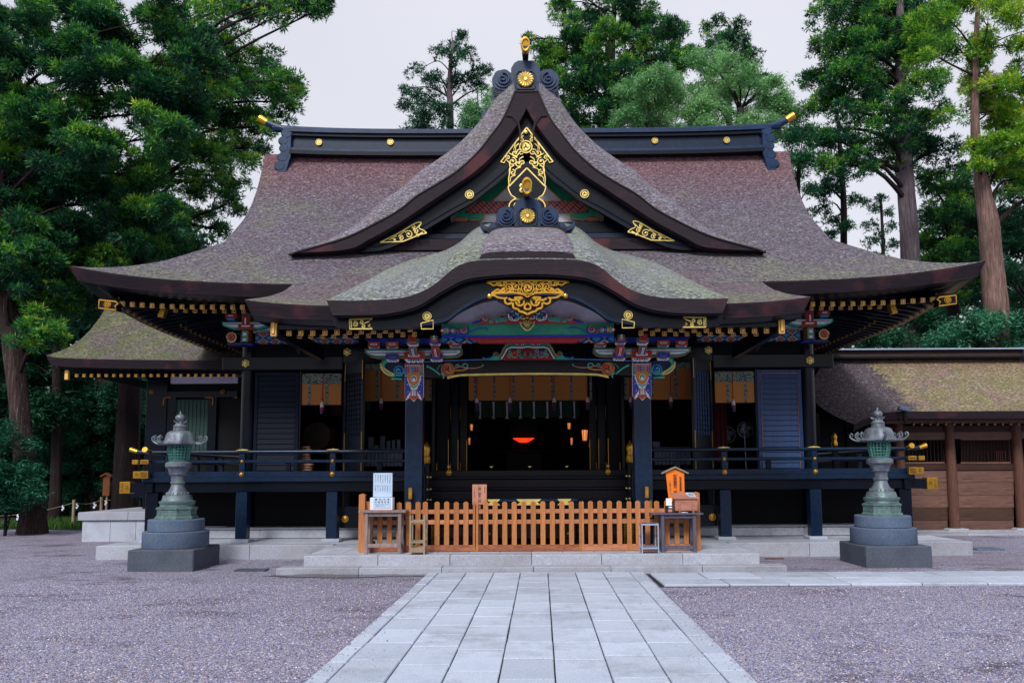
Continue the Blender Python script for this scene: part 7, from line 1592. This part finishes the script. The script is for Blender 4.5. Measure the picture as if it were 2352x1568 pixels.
# ------------------------------------------------------------------ trees, shrubs, woodland
def foliage(blobs, kind, dens, L_, name, mat, parent=None, org=(0, 0, 0), tb=0.0, seed=1, nsub=8, yvar=1.0):
    "blobs: rows x,y,z,r. Each bough is broken into smaller clumps, each clump carries tufts of blades (cedar) or leaves"
    r = np.random.default_rng(seed); V = []; T = []
    for bx, by, bz, br, in blobs:
        ns = max(4, int(nsub*2.1*(.6+.8*r.random()))); dirs = r.normal(size=(ns, 3)); dirs[:, 2] = dirs[:, 2]*.75+.15; dirs /= np.linalg.norm(dirs, axis=1)[:, None]
        sc = np.array([bx, by, bz])+dirs*br*(.25+.85*r.random((ns, 1))**.8)*np.array([1.05, yvar, .72]); sc[:, 2] -= .25*((sc[:, 0]-bx)**2+(sc[:, 1]-by)**2)/br; sr = br*(.15+.24*r.random(ns)**1.5)
        bt = r.normal()*.07+tb
        for c, s_ in zip(sc, sr):
            n = max(4, int(dens*DENS[kind]*s_*s_)); d = r.normal(size=(n, 3)); d[:, 2] += .35; d /= np.linalg.norm(d, axis=1)[:, None]
            p = c+d*s_*(.25+.95*r.random((n, 1)))*np.array([1.1, 1.1, .6]); ct = bt+r.normal()*.09
            if kind == 'cedar':
                k = 9; dd = d[:, None]*.75+r.normal(size=(n, k, 3))*.55; dd[..., 2] += .12; dd /= np.linalg.norm(dd, axis=2)[..., None]
                pr = np.cross(dd, r.normal(size=(n, k, 3))); pr /= np.linalg.norm(pr, axis=2)[..., None]; ln = L_*(.32+.5*r.random((n, k, 1))); w_ = L_*(.05+.045*r.random((n, k, 1)))
                b0 = p[:, None]+dd*.04; a = b0+pr*w_+dd*ln*.25; b_ = b0-pr*w_+dd*ln*.25; tip = b0+dd*ln
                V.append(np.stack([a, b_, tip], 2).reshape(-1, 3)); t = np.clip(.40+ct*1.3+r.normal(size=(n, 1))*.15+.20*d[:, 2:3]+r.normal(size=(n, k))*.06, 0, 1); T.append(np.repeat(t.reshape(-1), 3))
            else:
                k = 5; q0 = p[:, None]+r.normal(size=(n, k, 3))*L_*.8; nn = r.normal(size=(n, k, 3))*.55; nn[..., 2] += 1; nn += d[:, None]*.5; nn /= np.linalg.norm(nn, axis=2)[..., None]
                u_ = np.cross(nn, r.normal(size=(n, k, 3))); u_ /= np.linalg.norm(u_, axis=2)[..., None]; v_ = np.cross(nn, u_); ln = L_*(.36+.42*r.random((n, k, 1)))
                V.append(np.stack([q0+u_*ln, q0+v_*ln*.45, q0-u_*ln*.8], 2).reshape(-1, 3)); t = np.clip(.45+ct+r.normal(size=(n, k))*.16, 0, 1); T.append(np.repeat(t.reshape(-1), 3))
    v = np.concatenate(V); t = np.concatenate(T); return np_mesh(name, v, np.arange(len(v)).reshape(-1, 3), t, mat, parent, org)
def blob(u, v, rp, d): p = P(u, v, d); return (p.x, p.y, p.z, rp*d/1750)
NT = 0; DENS = {'cedar': 3.4, 'leaf': 2.6}
def tree(name, lb, blobs, d, trunk, mat, barkm, kind='cedar', dens=120, L_=.34, group=None, jit=1.6, cat='tree', branches=True, tb=0, nsub=8):
    "trunk: list of (u, v, half width in the picture); continues down to the ground"
    global NT; NT += 1; r = random.Random(NT*13)
    tk = [(P(u, v, d), h*d/1750) for u, v, h in trunk]
    base = Vector((tk[0][0].x, d, 0)) if tk else Vector((0, d, 0)); t = thing(name, lb, cat, base, group)
    bl = []
    for (u, v, rp, *dd) in blobs:
        b_ = blob(u, v, rp, d+(dd[0] if dd else r.uniform(-jit, jit))); bl.append((b_[0], b_[1], b_[2], b_[3]*1.25))
    if tk:
        pts = []; rs = []
        if tk[0][0].z > .05: pts.append((tk[0][0].x, d, -.1)); rs.append(tk[0][1]*1.25)
        for p, h in tk: pts.append(tuple(p)); rs.append(h)
        sm = smooth_line([(*p, q) for p, q in zip(pts, rs)], 7); q = MB(); n = 18; lob = [r.uniform(.86, 1.1) for _ in range(n)]; vs = []
        for i, (x, y, z, h) in enumerate(sm):
            for k in range(n): a = 2*PI*k/n+.08*i*.3; rr = h*(lob[k]+.03*math.sin(i*.7+k)); vs.append((x+rr*math.cos(a), y+rr*math.sin(a), z))
        q.add(vs, [(i*n+k, i*n+(k+1) % n, (i+1)*n+(k+1) % n, (i+1)*n+k) for i in range(len(sm)-1) for k in range(n)]); q.build('trunk', barkm, t, smooth=True)
        if branches:
            q = MB()
            for b_ in bl:
                # nearest place on the trunk a little below the bough
                zt = b_[2]-r.uniform(.3, 1.6); k = min(range(len(sm)), key=lambda i: abs(sm[i][2]-zt)); s0 = Vector(sm[k][:3]); e = Vector(b_[:3]); m = s0.lerp(e, .5)+Vector((r.uniform(-.3, .3), r.uniform(-.3, .3), r.uniform(.1, .7))); r0 = min(sm[k][3]*.35, .05+.02*(e-s0).length)
                cvp = smooth_line([tuple(s0), tuple(m), tuple(e)], 4); q.tube(cvp, [r0*(1-.75*i/(len(cvp)-1)) for i in range(len(cvp))], 5)
                for _ in range(3):
                    e2 = e+Vector((r.uniform(-1, 1), r.uniform(-1, 1), r.uniform(-.5, .8)))*b_[3]*.8; m2 = m.lerp(e, .6); q.tube([tuple(m2), tuple(m2.lerp(e2, .5)+Vector((0, 0, .1))), tuple(e2)], [r0*.4, r0*.25, .01], 4)
            q.build('branches', 'bark_dark', t)
    cen = np.mean(np.array(bl)[:, :3], 0)
    foliage(bl, kind, dens, L_, 'crown', mat, t, tuple(cen), tb, NT*7+1, nsub)
    return t
# --- left
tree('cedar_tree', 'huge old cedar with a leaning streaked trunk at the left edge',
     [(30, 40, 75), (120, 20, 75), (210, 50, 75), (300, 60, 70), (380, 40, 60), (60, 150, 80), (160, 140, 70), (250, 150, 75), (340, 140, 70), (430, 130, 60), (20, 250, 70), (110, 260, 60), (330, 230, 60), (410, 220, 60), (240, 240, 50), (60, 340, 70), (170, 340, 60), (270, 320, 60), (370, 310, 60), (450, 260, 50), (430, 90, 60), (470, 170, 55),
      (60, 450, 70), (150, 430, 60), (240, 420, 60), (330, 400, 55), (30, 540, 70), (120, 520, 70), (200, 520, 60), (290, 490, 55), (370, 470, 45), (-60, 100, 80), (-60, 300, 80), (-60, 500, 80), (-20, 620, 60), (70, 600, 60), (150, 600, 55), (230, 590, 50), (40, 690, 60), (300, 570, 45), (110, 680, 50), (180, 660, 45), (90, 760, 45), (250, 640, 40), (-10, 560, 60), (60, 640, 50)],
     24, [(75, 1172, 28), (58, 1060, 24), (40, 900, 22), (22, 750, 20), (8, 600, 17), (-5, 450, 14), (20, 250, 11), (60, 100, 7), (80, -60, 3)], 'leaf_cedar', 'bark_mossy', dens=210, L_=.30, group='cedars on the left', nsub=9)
tree('cedar_tree', 'tall cedar left of the main roof with boughs reaching over the ridge end',
     [(560, 20, 45), (620, 5, 38), (670, -5, 30, -3), (700, 15, 24, -3), (735, 22, 17, -3), (640, 35, 24, -3), (750, 5, 12, -3), (480, 20, 60), (520, 90, 50), (470, 170, 60), (560, 150, 60), (620, 150, 45), (650, 185, 38), (600, 215, 50), (540, 230, 55), (655, 235, 30), (680, 215, 20), (560, 290, 50), (610, 290, 36), (650, 270, 22), (480, 270, 60), (430, 240, 50), (500, 350, 55), (560, 350, 35), (600, 340, 20), (450, 340, 50), (420, 420, 55), (480, 430, 45), (530, 410, 30), (520, 470, 32), (460, 500, 38), (400, 500, 45), (510, 530, 24), (350, 560, 45), (420, 570, 30), (300, 520, 40)],
     28, [(300, 900, 24), (310, 700, 22), (330, 450, 18), (380, 200, 13), (430, 0, 8), (450, -80, 3)], 'leaf_cedar', 'bark_dark', dens=125, L_=.30, group='cedars on the left', tb=.06)
tree('maple_tree', 'light green broadleaf tree with layered sprays behind the left roof slope', [(330, 600, 40), (380, 560, 36), (270, 590, 36), (420, 575, 28), (230, 560, 34), (310, 640, 40), (360, 620, 30), (260, 650, 40), (450, 560, 20)], 31, [(300, 900, 10), (310, 640, 6)], 'leaf_teal', 'bark_dark', 'leaf', 260, .16, tb=.15)
tree('broadleaf_tree', 'dark leafy tree filling the gap between the left trunk and the side hall roof', [(120, 760, 55), (180, 700, 50), (90, 850, 55), (60, 780, 50), (150, 860, 40), (240, 680, 40), (20, 840, 50), (210, 640, 40), (30, 930, 50), (100, 940, 50), (-40, 880, 60), (-40, 760, 60)], 30, [(130, 1100, 12), (130, 800, 8)], 'leaf_dark', 'bark_dark', 'leaf', 300, .20)
tree('mossy_tree', 'mossy trunk of a tree standing behind the shrubs under the side hall eaves', [(170, 700, 40), (260, 640, 40)], 33, [(238, 1100, 26), (236, 960, 20), (242, 860, 17), (250, 700, 14)], 'leaf_dark', 'bark_mossy', 'leaf', 200, .2)
shr = [((285, 910, 38), (320, 940, 34), (300, 880, 26), (330, 900, 24), (265, 890, 24)), ((130, 1000, 50), (170, 960, 40), (110, 1060, 50), (180, 1040, 40), (90, 960, 36)), ((200, 1110, 34), (165, 1140, 30), (235, 1130, 30), (275, 1120, 34), (310, 1090, 32), (255, 1060, 36), (320, 1140, 26)), ((15, 1080, 46), (40, 1130, 36), (0, 1150, 36), (30, 1010, 36), (-40, 1100, 50)), ((220, 1000, 36), (250, 970, 36), (310, 1010, 34), (300, 1060, 30), (200, 940, 30))]
sl = ['bright leafy camellia shrub under the left end of the side hall roof', 'teal leafy shrub right of the leaning left trunk', 'low dense shrub behind the rope posts and marker board', 'bushy shrub at the left edge in front of the leaning trunk', 'dark glossy shrub in the shade beside the side hall wall']
for i, (b_, l) in enumerate(zip(shr, sl)):
    dd = [32, 32, 32.5, 23.2, 32.5][i]; tree('shrub', l, b_, dd, [(b_[0][0], 1160, 3), (b_[0][0], b_[0][1], 2)], 'leaf_shrub' if i != 4 else 'leaf_dark', 'bark_dark', 'leaf', 520, .13, 'shrubs at the forest edge on the left', jit=.6, cat='shrub', tb=(.15, 0, -.05, -.05, 0)[i])
# --- behind the roof
tree('cedar_tree', 'sparse conifer with bare twiggy limbs behind the ridge, left of the gable peak', [(1038, 100, 16), (1062, 82, 8), (1012, 118, 20), (1065, 125, 20), (1040, 140, 24), (965, 160, 22), (990, 185, 30), (1100, 165, 22), (1120, 160, 12), (1060, 180, 30), (1020, 200, 32), (945, 225, 26), (975, 240, 30), (1110, 205, 26), (960, 285, 34), (1010, 255, 34), (925, 240, 12), (930, 205, 10), (1050, 290, 34), (1000, 300, 30)], 38, [(1035, 330, 8), (1032, 200, 6), (1040, 95, 3)], 'leaf_dark', 'bark_grey', dens=75, L_=.34, jit=1.0, nsub=6, group='trees behind the main ridge')
tree('round_tree', 'pale green leafy tree peeping over the ridge left of the gable peak', [(1090, 250, 32), (1120, 225, 26), (1070, 285, 30), (1110, 285, 34), (1140, 260, 24)], 36, [(1100, 400, 7), (1100, 260, 5)], 'leaf_round', 'bark_grey', 'leaf', 260, .16, jit=.8, group='trees behind the main ridge', tb=-.12)
tree('cedar_tree', 'big dense cedar rising behind the gable peak, reaching the top of the view', [(1215, 90, 11), (1240, 110, 16), (1285, 12, 26), (1300, 60, 34), (1350, 40, 44), (1420, 20, 48), (1480, 50, 44), (1530, 70, 34), (1560, 75, 22), (1280, 110, 38), (1340, 110, 48), (1410, 90, 52), (1480, 120, 48), (1540, 130, 38), (1570, 150, 26), (1260, 160, 34), (1310, 180, 48), (1380, 180, 52), (1450, 180, 46), (1510, 190, 42), (1300, 240, 44), (1360, 255, 50), (1420, 250, 44), (1330, 300, 40), (1400, 300, 40), (1480, 250, 40), (1380, -20, 40), (1300, -10, 26), (1450, -10, 40), (1590, 120, 22)], 36, [(1400, 420, 16), (1400, 200, 12), (1410, 30, 6)], 'leaf_cedar', 'bark_dark', dens=150, L_=.32, jit=2.0, group='trees behind the main ridge', tb=.05)
tree('cedar_tree', 'narrow conifer top behind the two rounded pale trees right of the gable', [(1650, 48, 14), (1698, 58, 16), (1640, 80, 20), (1672, 95, 24), (1630, 110, 22), (1700, 100, 26), (1735, 125, 16), (1660, 135, 34), (1710, 150, 30), (1620, 60, 10), (1725, 180, 26)], 44, [(1675, 330, 8), (1675, 60, 4)], 'leaf_cedar', 'bark_dark', dens=90, L_=.36, jit=1.5, group='trees behind the main ridge', tb=-.06)
tree('round_tree', 'rounded pale green camphor like tree just over the ridge, the left one', [(1450, 215, 30), (1480, 195, 30), (1520, 185, 34), (1500, 240, 44), (1550, 230, 40), (1450, 270, 38), (1520, 290, 40), (1580, 280, 36), (1560, 195, 26)], 33, [(1510, 420, 10), (1510, 260, 7)], 'leaf_round', 'bark_grey', 'leaf', 330, .15, jit=1.2, group='trees behind the main ridge')
tree('round_tree', 'largest rounded pale green tree behind the right part of the ridge', [(1600, 140, 28), (1635, 128, 28), (1670, 150, 38), (1640, 190, 44), (1720, 175, 40), (1760, 200, 36), (1700, 225, 48), (1630, 250, 46), (1770, 245, 38), (1800, 225, 24), (1810, 260, 26), (1680, 290, 44), (1750, 290, 42), (1800, 300, 30), (1620, 300, 36), (1590, 220, 30)], 34, [(1700, 430, 12), (1700, 250, 8)], 'leaf_round', 'bark_grey', 'leaf', 330, .15, jit=1.5, group='trees behind the main ridge', tb=.03)
tree('round_tree', 'small dark green leafy tree beside the right end of the ridge', [(1830, 320, 28), (1845, 365, 24), (1815, 370, 26), (1840, 400, 20), (1860, 430, 14), (1850, 300, 16)], 31, [(1835, 560, 6), (1835, 370, 4)], 'leaf_teal', 'bark_dark', 'leaf', 360, .14, jit=.8, group='trees behind the main ridge', tb=.12)
# --- right
tree('cedar_tree', 'tall cedar with a straight grey trunk behind the right eaves', [(1900, 20, 34), (1950, 40, 44), (2010, 30, 52), (2070, 30, 52), (1915, 95, 40), (1975, 110, 50), (2040, 110, 50), (1880, 175, 30), (1845, 180, 14), (1930, 180, 46), (1995, 190, 46), (1890, 245, 38), (1950, 255, 46), (2010, 250, 36), (1865, 300, 20), (1920, 320, 40), (1980, 325, 40), (2100, 100, 50), (2130, 180, 48), (2090, 230, 40), (2150, 260, 44), (2060, 300, 34), (2030, 345, 36), (2110, 330, 44), (2160, 340, 36), (1960, 375, 34), (1900, 375, 26), (1940, 110, 46), (2000, 70, 46), (1910, 220, 36), (1960, 150, 44), (2030, 190, 40), (2110, 60, 50), (2100, 280, 36), (2080, 380, 30), (1950, -30, 50), (2050, -30, 50)], 33, [(2098, 800, 23), (2090, 560, 21), (2080, 400, 19), (2072, 250, 15), (2068, 60, 10), (2066, -80, 6)], 'leaf_cedar', 'bark_grey', dens=120, L_=.32, group='tall cedars on the right', tb=.02)
tree('cedar_tree', 'slender conifer with a thin dark trunk right of the main roof', [(1900, 430, 24), (1930, 410, 26), (1885, 480, 20), (1965, 460, 18), (1910, 510, 22), (1870, 440, 16), (1945, 520, 12), (1895, 540, 16)], 42, [(1940, 640, 8), (1938, 480, 7), (1932, 380, 6), (1925, 280, 4)], 'leaf_dark', 'bark_dark', dens=80, L_=.36, jit=1, group='tall cedars on the right')
tree('cedar_tree', 'small young conifer silhouetted in the gap left of the grey trunk', [(2024, 455, 9), (2010, 480, 12), (2040, 490, 12), (2000, 515, 14), (2050, 520, 12), (2020, 545, 18), (1990, 560, 14), (2055, 560, 16), (2020, 590, 20)], 46, [(2030, 700, 5), (2028, 560, 4), (2022, 450, 2)], 'leaf_dark', 'bark_dark', dens=80, L_=.36, jit=1, group='tall cedars on the right', nsub=5)
tree('cedar_tree', 'golden green cedar with a pale reddish peeling trunk at the right', [(2150, 40, 50), (2210, 15, 50), (2270, 40, 50), (2330, 20, 60), (2390, 60, 60), (2130, 110, 44), (2190, 110, 44), (2250, 120, 44), (2320, 110, 50), (2280, 190, 44), (2340, 190, 48), (2230, 180, 28), (2270, 260, 36), (2330, 270, 44), (2240, 240, 20), (2300, 330, 38), (2350, 340, 42), (2250, 330, 24), (2340, 410, 36), (2300, 400, 22), (2400, 200, 60), (2400, 330, 60), (2420, 450, 50), (2250, 380, 16)], 27, [(2292, 800, 30), (2288, 720, 28), (2278, 600, 26), (2268, 500, 23), (2252, 400, 16), (2240, 300, 11), (2240, 150, 8), (2250, -60, 4)], 'leaf_cedar_gold', 'bark_red', dens=170, L_=.28, group='tall cedars on the right', tb=.08)
tree('cedar_tree', 'mid green cedar filling the space between the grey and the reddish trunks', [(2160, 410, 38), (2200, 440, 40), (2150, 480, 36), (2210, 510, 42), (2160, 550, 40), (2220, 580, 40), (2150, 610, 32), (2190, 640, 40), (2230, 400, 32), (2130, 430, 20), (2240, 660, 30), (2250, 460, 30), (2160, 690, 34), (2200, 490, 44), (2180, 580, 44), (2140, 650, 36), (2250, 520, 40), (2120, 560, 26), (2130, 500, 26), (2240, 620, 36)], 35, [(2190, 820, 14), (2190, 420, 8)], 'leaf_cedar', 'bark_dark', dens=130, L_=.30, group='tall cedars on the right', tb=.02)
tree('cedar_tree', 'shadowy cedar at the far right edge behind the reddish trunk', [(2330, 480, 44), (2350, 560, 50), (2330, 630, 44), (2400, 520, 60), (2400, 640, 60), (2340, 690, 40), (2310, 560, 26), (2400, 720, 50), (2320, 400, 40), (2350, 300, 50), (2300, 620, 40), (2380, 420, 50)], 33, [(2380, 820, 16), (2380, 480, 10)], 'leaf_dark', 'bark_dark', dens=130, L_=.30, group='tall cedars on the right')
tree('shrub', 'pale teal broad leaved bush over the corridor roof at the right edge', [(2160, 790, 24), (2190, 770, 30), (2230, 755, 34), (2270, 735, 28), (2300, 750, 36), (2340, 745, 38), (2250, 785, 36), (2320, 790, 36), (2285, 710, 12), (2390, 760, 44), (2200, 800, 24)], 27, [(2280, 900, 5), (2280, 780, 4)], 'leaf_shrub', 'bark_dark', 'leaf', 420, .17, jit=.8, cat='shrub', tb=.28)
tree('shrub', 'green bushes seen low between the right eaves and the corridor ridge', [(1985, 790, 18), (2030, 785, 24), (2060, 775, 22), (2130, 770, 24), (2120, 730, 26), (2000, 770, 14), (2145, 800, 18)], 32, [(2060, 900, 4), (2060, 790, 3)], 'leaf_teal', 'bark_dark', 'leaf', 420, .16, jit=.8, cat='shrub', tb=.1)
# --- the wood beyond, one mass
r = random.Random(5); wb = []
for k in range(150): d = r.uniform(38, 52); wb.append(blob(r.uniform(-500, 480), r.uniform(560, 1140), r.uniform(60, 95), d))
for k in range(44): d = r.uniform(38, 52); wb.append(blob(r.uniform(-500, 400), r.uniform(260, 620), r.uniform(45, 80), d))
for k in range(70): d = r.uniform(42, 56); wb.append(blob(r.uniform(2060, 3000), r.uniform(600, 1000), r.uniform(45, 80), d))
for k in range(16): d = r.uniform(42, 56); wb.append(blob(r.uniform(2160, 2900), r.uniform(350, 640), r.uniform(50, 80), d))
for k in range(50): d = r.uniform(44, 56); wb.append(blob(r.uniform(400, 2000), r.uniform(700, 1080), r.uniform(60, 80), d))
for k in range(90): d = r.uniform(33, 38); wb.append(blob(r.uniform(-300, 420), r.uniform(960, 1150), r.uniform(45, 65), d))
for k in range(30): d = r.uniform(33, 37); wb.append(blob(r.uniform(-200, 300), r.uniform(560, 960), r.uniform(45, 65), d))
wb2 = []  # unseen trees behind the camera, added to darken lacquer reflections and frontal light
for k in range(110): an = r.uniform(-.2, PI+.2); wb2.append((62*math.cos(an), -22-26*math.sin(an)+r.uniform(-3, 3), r.uniform(0, 12), r.uniform(3.5, 5.5)))
w2 = foliage(wb2, 'leaf', 2.6, 1.3, 'woodland', 'leaf_dark', None, (0, -40, 5), -.1, 78, 7); w2['kind'] = 'stuff'
wd = foliage(wb, 'leaf', 15, .6, 'woodland', 'leaf_dark', None, (0, 45, 5), -.1, 77, 8); wd['kind'] = 'stuff'
# grass along the forest edge
n = 9000; gx = RNG.random(n); xx = -19+8.5*gx; yy = 26.0+RNG.random(n)*4.2+.0*xx; hh = .08+.22*RNG.random(n)
an = RNG.random(n)*6.28; dx, dy = np.cos(an)*.02, np.sin(an)*.02; v = np.stack([np.stack([xx-dx, yy-dy, np.zeros(n)], -1), np.stack([xx+dx, yy+dy, np.zeros(n)], -1), np.stack([xx+RNG.normal(size=n)*.06, yy+RNG.normal(size=n)*.06, hh], -1)], 1).reshape(-1, 3)
gr = np_mesh('grass', v, np.arange(3*n).reshape(-1, 3), np.repeat(RNG.random(n), 3), 'grass'); gr['kind'] = 'stuff'
q = MB(); q.grid(20, 6, lambda u, t: (-60+47.5*u, 25.6+.5*math.sin(u*30)+t*40, .012+.0*t)); q.build('forest_floor', paint('forest_floor', '#1c2418', .95, .4, scale=3)).__setitem__('kind', 'structure')

print('TRIS', sum(len(m.polygons) for m in bpy.data.meshes if m.name.startswith(('crown', 'woodland', 'gravel'))))
